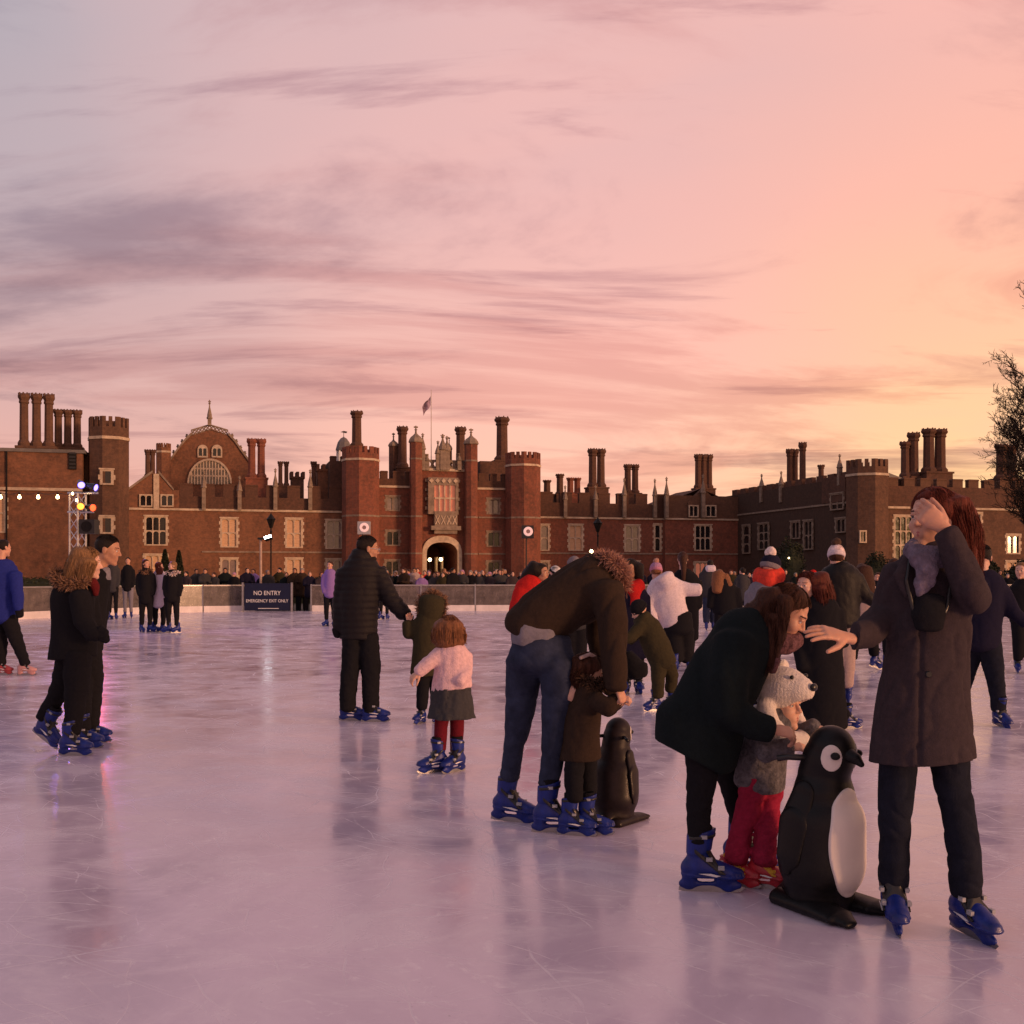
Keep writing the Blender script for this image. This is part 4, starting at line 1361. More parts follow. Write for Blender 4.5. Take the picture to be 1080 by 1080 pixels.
# vaulted passage behind the arch
prof = [(aw1, 0)] + opening + [(aw0, 0)]
for (xa_, za_), (xb_, zb_) in zip(prof, prof[1:]):
    b.quad((xa_, y, za_), (xb_, y, zb_), (xb_, y + 12, zb_), (xa_, y + 12, za_))
b.quad((aw0, y + 12, 0), (aw1, y + 12, 0), (aw1, y + 12, ztop), (aw0, y + 12, ztop))
b.quad((x0c, y, zc0), (x1c, y, zc0), (x1c, y + 10, zc0), (x0c, y + 10, zc0)); b.quad((x1c, y, 0), (x1c, y + 10, 0), (x1c, y + 10, zc0), (x1c, y, zc0)); b.quad((x0c, y + 10, 0), (x0c, y, 0), (x0c, y, zc0), (x0c, y + 10, zc0))
b.build('wall', BR_RED, gt)
ro = arch_pts(hw * 1.28, zsp, ztop + 0.95)
ring_o = [(um + hw * 1.28, 0)] + [(um + x, z) for x, z in ro] + [(um - x, z) for x, z in ro[::-1][1:]] + [(um - hw * 1.28, 0)]
ring_i = prof
b = MB()
for i in range(len(ring_o) - 1):
    b.extrude_xz([ring_i[i], ring_o[i], ring_o[i + 1], ring_i[i + 1]], y - 0.28, y - 0.003)
b.build('arch_surround', STONE, gt)
for px in (462.5, 468.5):       # half-open gate leaves in the passage
    u = FU(px, VC)
    b = MB()
    for i in range(5): b.box(u - 0.05 + i * 0.02, u + 0.05 + i * 0.02, y + 1.0 + i * 0.45, y + 1.08 + i * 0.45, 0, 4.2)
    for z in (0.4, 2.1, 4.1): b.box(u - 0.04, u + 0.14, y + 1.0, y + 2.9, z, z + 0.12)
    b.build('gate_leaf', M('pale_gate_paint', (0.42, 0.34, 0.22), rough=0.6), gt)
# oriel: frame, frieze, mullioned glazing, carved panel, corbel
o0, o1, oz0, oz1 = uw(450.7, 482.3, 504, 542.6, VC)
b = MB(); b.box(o0, a0, y - 0.7, y - 0.004, oz0, oz1); b.box(a1, o1, y - 0.7, y - 0.004, oz0, oz1); b.box(a0, a1, y - 0.7, y - 0.004, zz1, oz1); b.box(a0, a1, y - 0.8, y - 0.004, oz0, zz0)
n = 8
for i in range(n):
    z = oz0 + (oz1 - oz0) * i / n
    t = 0.35 if i % 2 else 0.12
    b.box(o0 - t, o0 - 0.002, y - 0.35, y - 0.004, z, z + 0.45); b.box(o1 + 0.002, o1 + t, y - 0.35, y - 0.004, z, z + 0.45)
oriel = b.build('oriel_window', STONE_D, gt)
b = MB(); b.box(a0, a1, y - 0.28, y - 0.22, zz0, zz1); b.build('pane', LITW, oriel)
b = MB()
for i in range(1, 4):
    u = a0 + (a1 - a0) * i / 4; b.box(u - 0.10, u + 0.10, y - 0.62, y - 0.285, zz0, zz1)
for i in range(4):
    u, u2 = a0 + (a1 - a0) * i / 4 + 0.10, a0 + (a1 - a0) * (i + 1) / 4 - 0.10
    b.box(u, u2, y - 0.60, y - 0.287, (zz0 + zz1) / 2 - 0.13, (zz0 + zz1) / 2 + 0.13)
b.build('mullions', STONE, oriel)
b = MB()
for i in range(5):
    u = o0 + (o1 - o0) * (i + 0.5) / 5
    b.extrude_xz([(u, zz1 + 0.25), (u + 0.33, zz1 + 0.6), (u, zz1 + 0.95), (u - 0.33, zz1 + 0.6)], y - 0.85, y - 0.702)
b.build('frieze_carving', STONE, oriel)
c0, c1, cz0, cz1 = uw(457, 481, 540.5, 555, VC)
b = MB(); b.box(c0, c1, y - 0.95, y - 0.005, cz0, min(cz1, oz0 - 0.003))
b.box(c0 - 0.5, c1 + 0.5, y - 1.1, y - 0.005, cz0 - 0.6, cz0 - 0.003); b.box(c0, c1, y - 0.8, y - 0.005, cz0 - 1.1, cz0 - 0.603)
cp = b.build('carved_panel', STONE_D, gt)
b = MB()
for i in range(4):
    u = c0 + (c1 - c0) * (i + 0.5) / 4
    for s in (-1, 1):
        b.extrude_xz([(u - 0.3 * s - .07, cz0 + 0.2), (u - 0.3 * s + .07, cz0 + 0.2), (u + 0.3 * s + .07, cz1 - 0.5), (u + 0.3 * s - .07, cz1 - 0.5)], y - 1.04 - 0.01 * s, y - 0.955)
b.build('relief', STONE, cp)
u0, u1 = FU(457, VC), FU(478, VC)
b = MB(); b.box(u0, u1, y - 0.2, y - 0.005, zarch + 0.25, cz0 - 1.105); b.build('keystone_panel', STONE, gt)
# openwork parapet
band(gt, x0c, x1c, VC, zc0, zc0 + 0.35, STONE, 0.25)
zp1 = ZS(485, 466, VC)
n = 8
pu0, pu1 = FU(445, VC), FU(490, VC)
for i in range(n):
    ua, ub = pu0 + (pu1 - pu0) * i / n, pu0 + (pu1 - pu0) * (i + 1) / n
    uc = (ua + ub) / 2; zc_ = (zc0 + 0.36 + zp1) / 2; hz_ = (zp1 - zc0 - 0.36) / 2; w2 = (ub - ua) / 2
    b = MB()
    q = 0.62
    dia = [(uc + w2 * q, zc_), (uc, zc_ + hz_ * q), (uc - w2 * q, zc_), (uc, zc_ - hz_ * q)]
    cor = [(ub, zc_ - hz_), (ub, zc_ + hz_), (ua, zc_ + hz_), (ua, zc_ - hz_)]
    b.extrude_xz([cor[0], cor[1], dia[1], dia[0]], y, y + 0.35); b.extrude_xz([cor[1], cor[2], dia[2], dia[1]], y + 0.001, y + 0.351)
    b.extrude_xz([cor[2], cor[3], dia[3], dia[2]], y, y + 0.35); b.extrude_xz([cor[3], cor[0], dia[0], dia[3]], y + 0.001, y + 0.351)
    b.build('openwork_panel', STONE_D, gt)
for px, yt, w_ in ((445.5, 457, .3), (461.5, 465, .3), (466.5, 458, .42), (471, 460, .35), (484, 478, .3), (450, 479, .3)):
    pinnacle(gt, px, yt, 496, VC + 0.1, w_)
for a_, b2, yt in ((447, 452, 478.5), (460.5, 465, 478.5), (481.5, 485, 478)):
    bb = MB(); bb.box(FU(a_, VC), FU(b2, VC), y + 0.02, y + 0.4, zp1 + 0.002, ZS(yt, a_, VC)); bb.build('merlon', STONE_D, gt)
# turrets
def ogee(parent, px0, px1, pyb, pydome, pyfin, v, mat, pybase=None, bands=()):
    cu, cy, r, zb, zt = 0, -v, 0, 0, 0
    ua, ub = FU(px0, v), FU(px1, v); r = (ub - ua) / 2 * 1.03; cu = (ua + ub) / 2
    zb = FZ(pyb, cu, v); zd = FZ(pydome, cu, v); zf = FZ(pyfin, cu, v)
    bb = MB(); bb.prism(octo(r, cu, -v), 0 if pybase is None else FZ(pybase, cu, v), zb); bb.build('turret', mat, parent)
    for e in bands:
        ze = FZ(e, cu, v); bb = MB(); bb.prism(octo(r * 1.03, cu, -v), ze, ze + 0.22); bb.build('string_course', STONE_D, parent)
    bb = MB(); H = zd - zb
    bb.lathe([(r * 1.12, zb), (r * 1.2, zb + 0.12), (r * 1.12, zb + 0.35), (r * 1.08, zb + H * 0.35), (r * 0.82, zb + H * 0.62), (r * 0.42, zb + H * 0.82), (r * 0.18, zb + H), (r * 0.13, zb + H + (zf - zd) * 0.4),
              (r * 0.30, zb + H + (zf - zd) * 0.46), (r * 0.12, zb + H + (zf - zd) * 0.54), (r * 0.10, zf), (0, zf)], cu, -v, n=8, ph=math.pi / 8)
    zx = zb + H + (zf - zd) * 0.72
    bb.box(cu - r * 0.32, cu + r * 0.32, -v - 0.1, -v + 0.1, zx, zx + 0.2)
    bb.build('ogee_cap', STONE_D, parent)
ogee(gt, 432.2, 445, 467, 457, 449, 2.6, BR_RED, bands=(485, 545.5, 584.5))
ogee(gt, 490.3, 503.3, 469, 459.5, 452, 2.6, BR_RED, bands=(487, 546.5, 585))
ogee(gt, 410.3, 419.7, 471, 464, 456.5, -9, BR_DRK, pybase=520)
ogee(gt, 471, 476.5, 474.5, 468, 461, -9, BR_DRK, pybase=520)
tl = tower(gt, 361, 399.5, 470, 485, 2.2, BR_RED, extra=(544.5,))
tr = tower(gt, 534, 569, 476, 491, 2.2, BR_RED, extra=(546.5,))
u0, u1 = FU(348, -3), FU(366, -3)
b = MB(); b.box(u0, u1, 3, 9, 0, ZS(486, 356, -3)); b.build('wall', BR_DRK, gt)
merlons(gt, u0, u1, -3, ZS(486, 356, -3), ZS(481, 356, -3), 0.8, 0.6, BR_DRK, 0.5)
u0, u1 = FU(506.5, -6), FU(536, -6)
b = MB(); b.box(u0, u1, 6, 11, zbc, ZS(486.5, 520, -6)); b.build('wall', BR_DRK, gt)
chimney(gt, (376.2,), 433.6, 471, -2, 5.0, BR_DRK)
chimney(gt, (424.4,), 450, 493, -8, 4.6, BR_DRK)
chimney(gt, (485.7,), 450.5, 492, -8, 4.6, BR_DRK)
chimney(gt, (529.5,), 440, 486, -8, 5.8, BR_DRK)
# cupola
cu = FU(362.5, -12); zc_ = ZS(475.5, 362, -12); zt_ = ZS(461, 362, -12); rr_ = 8.0 * depth(cu, -12) / F
b = MB(); b.lathe([(rr_ * 1.05, zc_), (rr_ * 1.05, zc_ + 0.2), (rr_ * 0.98, zc_ + 0.5), (rr_ * 0.78, zc_ + 1.3), (rr_ * 0.4, zc_ + 1.9), (rr_ * 0.08, zt_), (0.05, zt_ + 0.1), (0.05, zt_ + 0.9), (0, zt_ + 0.9)], cu, 12, n=8)
cup = b.build('cupola_dome', LEAD, gt)
b = MB()
for k in range(8):
    a = k * math.pi / 4; b.box(cu + rr_ * 0.85 * math.cos(a) - 0.13, cu + rr_ * 0.85 * math.cos(a) + 0.13, 12 + rr_ * 0.85 * math.sin(a) - 0.13, 12 + rr_ * 0.85 * math.sin(a) + 0.13, zc_ - 1.8, zc_)
b.build('cupola_posts', WHITEP, cup)
b = MB(); b.extrude_xz([(cu - 0.5, zt_ + 0.75), (cu + 0.4, zt_ + 0.6), (cu + 0.55, zt_ + 0.85), (cu, zt_ + 0.95)], 11.97, 12.03); b.build('weather_vane', IRON, cup)
b = MB(); b.box(cu - rr_, cu + rr_, 12 - rr_, 12 + rr_, zbc, zc_ - 1.8); b.build('cupola_base', BR_DRK, gt)
# flag
uf = FU(454.8, -2)
fp = tag(empty('flagpole', (GX0 + uf * CA - 2 * SA, GD0 + uf * SA + 2 * CA, 0), ANG), 'thin flagpole with drooping flag above the gatehouse centre', 'flagpole')
b = MB(); b.tube([(0, 0, zc0), (0, 0, ZS(411, 455, -2))], 0.07, 6, 0.04); b.build('pole', M('pole_paint', (0.5, 0.45, 0.42), rough=0.4), fp)
z1, z0 = ZS(417, 455, -2), ZS(439, 455, -2)
V, Q = [], []
for i in range(9):
    for j in range(13):
        s, t = i / 8, j / 12
        V.append((-(0.08 + s * 1.25 * (1 - 0.12 * t)), 0.12 * math.sin(s * 9 + t * 2), z1 - 0.1 - t * 1.35 - s * 1.55 - 0.1 * math.sin(s * 7)))
for i in range(8):
    for j in range(12): Q.append((i * 13 + j, i * 13 + j + 1, (i + 1) * 13 + j + 1, (i + 1) * 13 + j))
fm = M('union_flag_red_blue', (0.22, 0.03, 0.04), rough=0.8, var=0.9, scale=1.6, col2=(0.25, 0.18, 0.26))
add('flag', mesh_np('flag', np.array(V), np.array(Q), [fm]), fp)

# ================================================================== RIGHT RANGE
rr0 = building('long brick range with battlements between the gatehouse and the shaded right wing', 'palace_range')
xa, xb = FU(565), FU(703)
zs_ = ZS(547.5, 640); zp_ = ZS(531, 640); zm_ = ZS(520, 640); zl_ = ZS(584.5, 640)
wl = [(uw(569.5, 579, 553.4, 581), GLASS_S, 1, 2), (uw(600, 614.4, 553.4, 581), BLIND, 2, 2), (uw(659, 674.5, 554, 582), GLASS_S, 2, 2), (uw(690, 697, 553, 582), GLASS, 1, 2),
      (uw(569.5, 579, 592, 613), GLASS_S, 1, 1), (uw(600, 614.4, 592, 613), GLASS, 2, 1), (uw(659, 674.5, 592, 613), GLASS_S, 2, 1)]
wall(rr0, xa, xb, 0, 0, zs_, BR_RED, [w[0] for w in wl], thick=9)
for q, pane, cc, r_ in wl: window(rr0, *q, 0, pane, cc, r_)
band(rr0, xa, xb, 0, zs_, zs_ + 0.26, STONE, 0.2); band(rr0, xa, xb, 0, zl_, zl_ + 0.22, STONE_D, 0.12)
wall(rr0, xa, xb, 0.06, zs_ + 0.265, zp_, BR_DRK, thick=0.7, name='parapet')
merlons(rr0, FU(570), FU(702), 0.06, zp_, zm_, 1.7, 1.15, BR_DRK, 0.7)
# end bay with gable, a little proud
xc, xd = FU(701.5, 1.0), FU(779, 1.0)
wl = [(uw(732.7, 750, 553.7, 581, 1.0), GLASS, 3, 2), (uw(732.7, 750, 593, 613, 1.0), LITW, 3, 1)]
wall(rr0, xc, xd, 1.0, 0, zs_, BR_RED, [w[0] for w in wl], thick=10)
for q, pane, cc, r_ in wl: window(rr0, *q, 1.0, pane, cc, r_)
band(rr0, xc, xd, 1.0, zs_, zs_ + 0.26, STONE, 0.2); band(rr0, xc, xd, 1.0, zl_, zl_ + 0.22, STONE_D, 0.12)
wall(rr0, xc, xd, 1.05, zs_ + 0.265, ZS(523, 740, 1.0), BR_BRN, thick=0.7, name='parapet')
gp = [(FU(725, 1.1), zs_ + 0.27), (FU(757, 1.1), zs_ + 0.27), (FU(757, 1.1), ZS(530, 757, 1.1)), (FU(741, 1.1), ZS(515, 741, 1.1)), (FU(725, 1.1), ZS(530, 725, 1.1))]
b = MB(); b.extrude_xz(gp, -1.25, -0.4); b.build('gable', BR_BRN, rr0)
for q in (uw(726.5, 736.8, 532.7, 545.5, 1.45), uw(744, 755.5, 532.7, 545.5, 1.45)): window(rr0, *q, 1.45, GLASS, 2, 1, quoin=False, inset=0.19)
b = MB(); pk = (FU(741, 1.1), ZS(515, 741, 1.1)); e0 = (FU(705, 1.1), ZS(529, 705, 1.1)); e1 = (FU(775, 1.1), ZS(529, 775, 1.1))
b.quad((e0[0], -0.3, e0[1]), (pk[0], -0.3, pk[1]), (pk[0], 9, pk[1]), (e0[0], 9, e0[1])); b.quad((pk[0], -0.3, pk[1]), (e1[0], -0.3, e1[1]), (e1[0], 9, e1[1]), (pk[0], 9, pk[1])); b.build('roof', TILE, rr0)
b = MB(); b.extrude_xz([(xa, zp_ - 0.8), (xb, zp_ - 0.8), (xb, zp_ - 0.1), (xa, zp_ - 0.1)], 1.0, 9.0); b.build('roof', LEAD, rr0)
for px, yt in ((595.5, 512), (627.5, 512), (657.8, 504), (690, 505), (702.3, 503), (740.8, 500)):
    pinnacle(rr0, px, yt, 546, 0.15 if px < 700 else 1.4, 0.26)
for px0, px1, yt in ((572, 582, 506.5), (585.5, 595.5, 500)):
    chimney(rr0, ((px0 + px1) / 2,), yt, 521, -6, (px1 - px0) / 2.9, BR_DRK)
chimney(rr0, (601.5, 608.8), 504, 521, -6, 3.2, BR_RED)
chimney(rr0, (625, 633.7), 473.5, 514, -5, 4.0, BR_DRK)
chimney(rr0, (662, 669.8), 490, 520, -5, 3.3, BR_DRK)
chimney(rr0, (736.3, 742, 747.8), 479.5, 515, -5, 3.2, BR_DRK)

# ================================================================== RIGHT WING
rw = building('shadowed right wing with corner tower, tall chimneys and stone windows', 'palace_wing')
UR = FU(775)
VR = SV(897, UR)
zmid = 10.0
def side_uv(px, py):
    v = SV(px, UR); return v, FZ(py, UR, v)
# side wall facing left, plane x = UR, running from v=0 to VR
pxs = [(784.5, 792, 554, 584, 1, 3), (801, 812, 552, 580, 2, 3), (835.6, 845, 550, 568.5, 2, 1), (849, 858.4, 549, 580, 2, 2), (877.5, 891, 520.6, 538, 2, 1), (883, 893.5, 546.7, 562, 2, 1)]
zsw = side_uv(840, 512)[1]
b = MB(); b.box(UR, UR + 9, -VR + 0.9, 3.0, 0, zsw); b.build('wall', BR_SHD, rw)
for p0, p1, y0, y1, cc, r_ in pxs:
    v0, v1 = SV(p0, UR), SV(p1, UR); vm = (v0 + v1) / 2
    z0, z1 = FZ(y1, UR, vm), FZ(y0, UR, vm)
    o = window(rw, 0, abs(v1 - v0), z0, z1, 0, GLASS, cc, r_, at=(UR - 0.23, -vm, (z0 + z1) / 2), rot=-math.pi / 2, stone=STONE_D)
b = MB(); zq = side_uv(840, 537)[1]; b.box(UR - 0.14, UR - 0.002, -VR, 2.5, zq, zq + 0.25); b.build('string_course', STONE_D, rw)
n = 12; L = VR + 1
for i in range(n):
    y0 = -VR + 1 + i * L / n
    if 'side_m' not in MERL:
        MERL['side_m'] = MB().box(0, 0.6, 0, L / n * 0.62, 0, 0.8).mesh('merlon', BR_DRK)
    add('merlon', MERL['side_m'], rw, (UR, y0, zsw))
for px, yt in ((802.4, 500), (823, 497), (884.5, 479)):
    v = SV(px, UR); pinnacle(rw, px, yt, 530 if px < 880 else 512, v, 0.26, u=UR)
b = MB(); b.extrude_xz([(UR + 0.5, zsw), (UR + 9, zsw), (UR + 5, zsw + 1.2)], -VR + 1, 2); b.build('roof', LEAD, rw)
# a gable on the side wall beside the tower
vg0, vg1 = SV(868, UR), SV(893, UR); zgb = FZ(503, UR, (vg0 + vg1) / 2)
b = MB(); b.box(UR - 0.2, UR + 0.8, -vg1, -vg0, zsw - 3, zgb); b.build('parapet', BR_DRK, rw)
def chim_side(pxs, pyt, pyb, du, rpx, mat=BR_DRK):
    """stacks that stand du metres behind the side wall plane"""
    u = UR + du
    vs = [SV(p, u) for p in pxs]; vm = sum(vs) / len(vs)
    chimney(rw, pxs, pyt, pyb, vm, rpx, mat)
chim_side((832.8, 838.5), 474, 514, 3.5, 2.9); chim_side((846.5,), 467, 514, 3.5, 3.2)
chim_side((866,), 490.5, 512, 2.5, 2.8)
# corner tower, then the wing's front
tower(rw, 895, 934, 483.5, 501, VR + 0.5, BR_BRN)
uu = FU(911, VR + 2.6); zz_ = FZ(566, uu, VR + 2.6)
window(rw, 0, 1.0, zz_ - .8, zz_ + .8, 0, GLASS, 2, 1, at=(FU(909.5, VR + 2.55), -VR - 2.72, zz_), quoin=False, inset=0.14, stone=STONE, rot=R(-0))
x0, x1 = FU(925, VR), FU(1160, VR)
wl = [(uw(943, 963, 544, 591, VR), GLASS, 3, 3), (uw(1022, 1035, 541, 562, VR), GLASS, 2, 1), (uw(1061.5, 1075.5, 564, 584.5, VR), GLASS, 2, 1), (uw(1022, 1035, 575, 596, VR), GLASS, 2, 1), (uw(1061, 1077, 592, 610, VR), BLIND, 2, 1), (uw(985, 1000, 544, 575, VR), GLASS, 2, 2)]
zsf = FZ(536, x0, VR); zpf = FZ(512, x0, VR); ztf = FZ(503, x0, VR)
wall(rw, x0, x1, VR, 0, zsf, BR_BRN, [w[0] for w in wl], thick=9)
for q, pane, cc, r_ in wl: window(rw, *q, VR, pane, cc, r_)
band(rw, x0, x1, VR, zsf, zsf + 0.28, STONE, 0.18)
wall(rw, x0, x1, VR + 0.05, zsf + 0.285, zpf, BR_DRK, thick=0.8, name='parapet')
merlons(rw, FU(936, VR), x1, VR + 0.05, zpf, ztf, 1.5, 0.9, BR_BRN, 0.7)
b = MB(); b.extrude_xz([(x0, zpf - 0.6), (x1, zpf - 0.6), (x1, zpf), (x0, zpf)], -VR + 0.9, -VR + 9); b.build('roof', LEAD, rw)
chimney(rw, (954.5,), 466, 503, VR - 6, 4.2); chimney(rw, (963.5,), 456.5, 503, VR - 6, 5.0)
chimney(rw, (979.5, 991.5), 452.5, 498, VR - 5, 5.6)
chimney(rw, (1056, 1066.5), 469, 505, VR - 3, 5.2)

# ================================================================== LEFT WING
lw = building('plain brick left wing with six tall chimneys and a battlemented corner tower', 'palace_wing')
VL = 35.6
x0, x1 = FU(-120, VL), FU(87, VL)
zsl = FZ(517.5, FU(40, VL), VL); ztl = FZ(477, FU(40, VL), VL)
wl = [(uw(-14, 6, 520, 562, VL), BLIND, 2, 2), (uw(-80, -60, 520, 562, VL), GLASS, 2, 2)]
wall(lw, x0, x1, VL, 0, zsl, BR_ORG, [w[0] for w in wl], thick=10)
for q, pane, cc, r_ in wl: window(lw, *q, VL, pane, cc, r_)
band(lw, x0, x1, VL, zsl, zsl + 0.3, STONE, 0.18)
wall(lw, x0, x1, VL + 0.03, zsl + 0.305, ztl, BR_ORG, thick=10, name='upper_wall')
b = MB(); b.box(x0, x1 + 0.3, -VL - 0.2, -VL + 10, ztl + 0.002, ztl + 0.35); b.build('coping', LEAD, lw)
b = MB(); u = FU(7.2, VL); b.tube([(u, -VL - 0.16, 0), (u, -VL - 0.16, ztl)], 0.09, 6); b.build('drainpipe', IRON, lw)
b = MB(); u0, u1 = FU(84, VL - 2), FU(100, VL - 2); b.box(u0, u1, -VL + 2, -VL + 8, 0, FZ(477, u0, VL - 2)); b.build('wall', BR_BRN, lw)
u0, u1, z0, z1 = uw(72, 80.5, 476, 495, VL + 0.3)
sh = MB(); sh.box(u0, u1, -VL - 0.18, -VL - 0.035, z0, z1); sw = sh.build('shuttered_opening', IRON, lw)
for i in range(5):
    q = MB(); zq = z0 + (z1 - z0) * (i + 0.2) / 5; q.box(u0 + 0.08, u1 - 0.08, -VL - 0.3, -VL - 0.182, zq, zq + 0.2); q.build('louvre', BLACKP, sw)
chimney(lw, (25.3, 38.5, 51.5), 415.5, 471, VL - 3, 4.4, BR_BRN)
chimney(lw, (61.5, 71.5, 81.5), 432.5, 472, VL - 5, 3.8, BR_BRN)
tower(lw, 92.7, 136.5, 438.5, 462.5, VL - 1.5, BR_BRN)
for y0, y1 in ((495.5, 511.5), (545, 563)):
    rT = 0
    v_ = VL - 1.5 + (FU(136.5, VL) - FU(92.7, VL)) / 2 * 0.96
    u0, u1, z0, z1 = uw(106.5, 119, y0, y1, v_)
    window(lw, u0, u1, z0, z1, v_ + 0.16, GLASS, 1, 1, quoin=True, inset=0.14, arch=False)

# ================================================================== RINK BARRIER, SIGN, LIGHTS
def smoked_panel():
    m = bpy.data.materials.new('scuffed_clear_panel'); m.use_nodes = True
    t = m.node_tree; p = t.nodes['Principled BSDF']
    tcn = N(t, 'ShaderNodeTexCoord')
    n = N(t, 'ShaderNodeTexNoise', inp={'Scale': 3.0, 'Detail': 6.0, 'Roughness': 0.7}); t.links.new(tcn.outputs['Object'], n.inputs['Vector'])
    t.links.new(ramp(t, n.outputs[0], [(0.3, (0.10, 0.085, 0.085, 1)), (0.7, (0.22, 0.185, 0.18, 1))], 'LINEAR'), p.inputs['Base Color'])
    p.inputs['Roughness'].default_value = 0.25
    t.links.new(maprange(t, n.outputs[0], 0.3, 0.7, 0.48, 0.78), p.inputs['Alpha'])
    return m
PANEL = smoked_panel()
GALV = M('galvanised_steel', (0.36, 0.35, 0.36), rough=0.4, var=0.2, scale=14, metal=0.7)
KICK = M('white_kickboard', (0.68, 0.64, 0.66), rough=0.6, var=0.15, scale=3)
barrier = tag(empty('rink_barrier', (0, 44, 0)), 'grey metal rink barrier with scuffed clear panels and white kickboard', 'barrier')
path = [Vector((-22.5, 27.0)), Vector((-16.9, 33.5)), Vector((-14.4, 41.4)), Vector((-11.0, 44.2)), Vector((-8.9, 44.3)), Vector((31.0, 47.4))]
lens = [(b_ - a_).length for a_, b_ in zip(path, path[1:])]
def along(s):
    for (a_, b_), L in zip(zip(path, path[1:]), lens):
        if s <= L: return a_ + (b_ - a_) * (s / L)
        s -= L
    return path[-1]
tot = sum(lens); step = 2.2; nb = int(tot / step)
RAILH = 1.07
post_m = MB().box(-0.03, 0.03, -0.03, 0.03, 0.0, RAILH + 0.02).mesh('post', GALV)
for i in range(nb + 1):
    p = along(i * step); add('post', post_m, barrier, (p.x, p.y - 44, 0))
for i in range(nb):
    a_, b_ = along(i * step), along((i + 1) * step)
    if b_.x > -10.9 and a_.x < -8.3 and a_.y > 43.9: continue       # emergency exit gap
    d = b_ - a_; L = d.length; ang = math.atan2(d.y, d.x); c = (a_ + b_) / 2
    for nm, mt, box in (('panel', PANEL, (-L / 2 + 0.035, L / 2 - 0.035, -0.006, 0.006, 0.24, RAILH - 0.05)),
                        ('rail', GALV, (-L / 2 + 0.032, L / 2 - 0.032, -0.035, 0.035, RAILH - 0.048, RAILH)),
                        ('kickboard', KICK, (-L / 2 + 0.032, L / 2 - 0.032, -0.05, 0.02, 0.0, 0.238))):
        MB().box(*box).build(nm, mt, barrier, loc=(c.x, c.y - 44, 0), rot=(0, 0, ang))
# sign on its own gate panel
NAVY = M('navy_sign_board', (0.008, 0.012, 0.045), rough=0.45, var=0.15, scale=6)
SD = 43.4
sg = tag(empty('exit_sign', P(282, HZ, SD) - Vector((0, 0, CAMH))), 'navy NO ENTRY emergency exit sign board on the rink barrier', 'sign')
sw, s0, s1 = 24.2 * SD / F, 0.03, CAMH + (HZ - 615.2) / F * SD
MB().box(-sw, sw, -0.02, 0.02, s0 + 0.03, s1).build('board', NAVY, sg)
for s in (-1, 1):
    MB().box(s * (sw + 0.06) - 0.035, s * (sw + 0.06) + 0.035, -0.05, 0.05, 0, s1 + 0.03).build('post', GALV, sg)
def text(body, z, width, parent, y=-0.024, x=0):
    cu = bpy.data.curves.new('text', 'FONT'); cu.body = body; cu.size = 0.3; cu.align_x = 'CENTER'; cu.extrude = 0.002; cu.offset = 0.0015
    tmp = bpy.data.objects.new('tmp', cu); COL.objects.link(tmp)
    bpy.context.view_layer.update()
    me = bpy.data.meshes.new_from_object(tmp.evaluated_get(bpy.context.evaluated_depsgraph_get()))
    bpy.data.objects.remove(tmp)
    xs = [v.co.x for v in me.vertices]; k = width / (max(xs) - min(xs)); ky = k * 1.12
    me.transform(Matrix.Translation((x - (max(xs) + min(xs)) / 2 * k, y, z)) @ Matrix.Rotation(R(90), 4, 'X') @ Matrix.Diagonal((k, ky, 1, 1)))
    me.materials.clear(); me.materials.append(WHITEP)
    return add('lettering', me, parent)
zpx = lambda py, D: CAMH + (HZ - py) / F * D
text('NO ENTRY', zpx(627.6, SD), 28.5 * SD / F, sg)
text('EMERGENCY EXIT ONLY', zpx(635.2, SD), 44.5 * SD / F, sg)
MB().box(-sw * 0.4, sw * 0.5, -0.026, -0.0205, s0 + 0.10, s0 + 0.125).build('scuffed_line', WHITEP, sg)

# ---- lighting truss at the left corner
TD = 31.5
TX = P(82, HZ, TD).x
truss = tag(empty('lighting_truss', (TX, TD, 0)), 'aluminium lighting truss tower beside the left rink barrier', 'truss')
ALU = M('truss_aluminium', (0.62, 0.60, 0.62), rough=0.3, var=0.15, scale=12, metal=0.9)
zt = zpx(521, TD)
hwid = 7.2 * TD / F
cr = []
for k in range(4):
    a = R(22 + 90 * k); cr.append((hwid * 1.1 * math.cos(a), hwid * 1.1 * math.sin(a)))
for x, y in cr: MB().tube([(x, y, 0), (x, y, zt)], 0.03, 8).build('chord', ALU, truss)
nz = 11
for i in range(nz):
    z0, z1 = zt * i / nz, zt * (i + 1) / nz
    for k in range(4):
        a, b_ = cr[k], cr[(k + 1) % 4]
        if i % 2: a, b_ = b_, a
        MB().tube([(a[0], a[1], z0), (b_[0], b_[1], z1)], 0.014, 5).build('brace', ALU, truss)
MB().tube([(-0.25, -0.1, zt + 0.02), (0.62, -0.1, zt + 0.02)], 0.03, 6).build('cross_arm', ALU, truss)
MB().tube([(-0.25, -0.1, zt - 0.52), (0.5, -0.1, zt - 0.52)], 0.03, 6).build('cross_arm', ALU, truss)
MB().box(-0.45, 0.45, -0.45, 0.45, 0, 0.04).build('base_plate', GALV, truss)

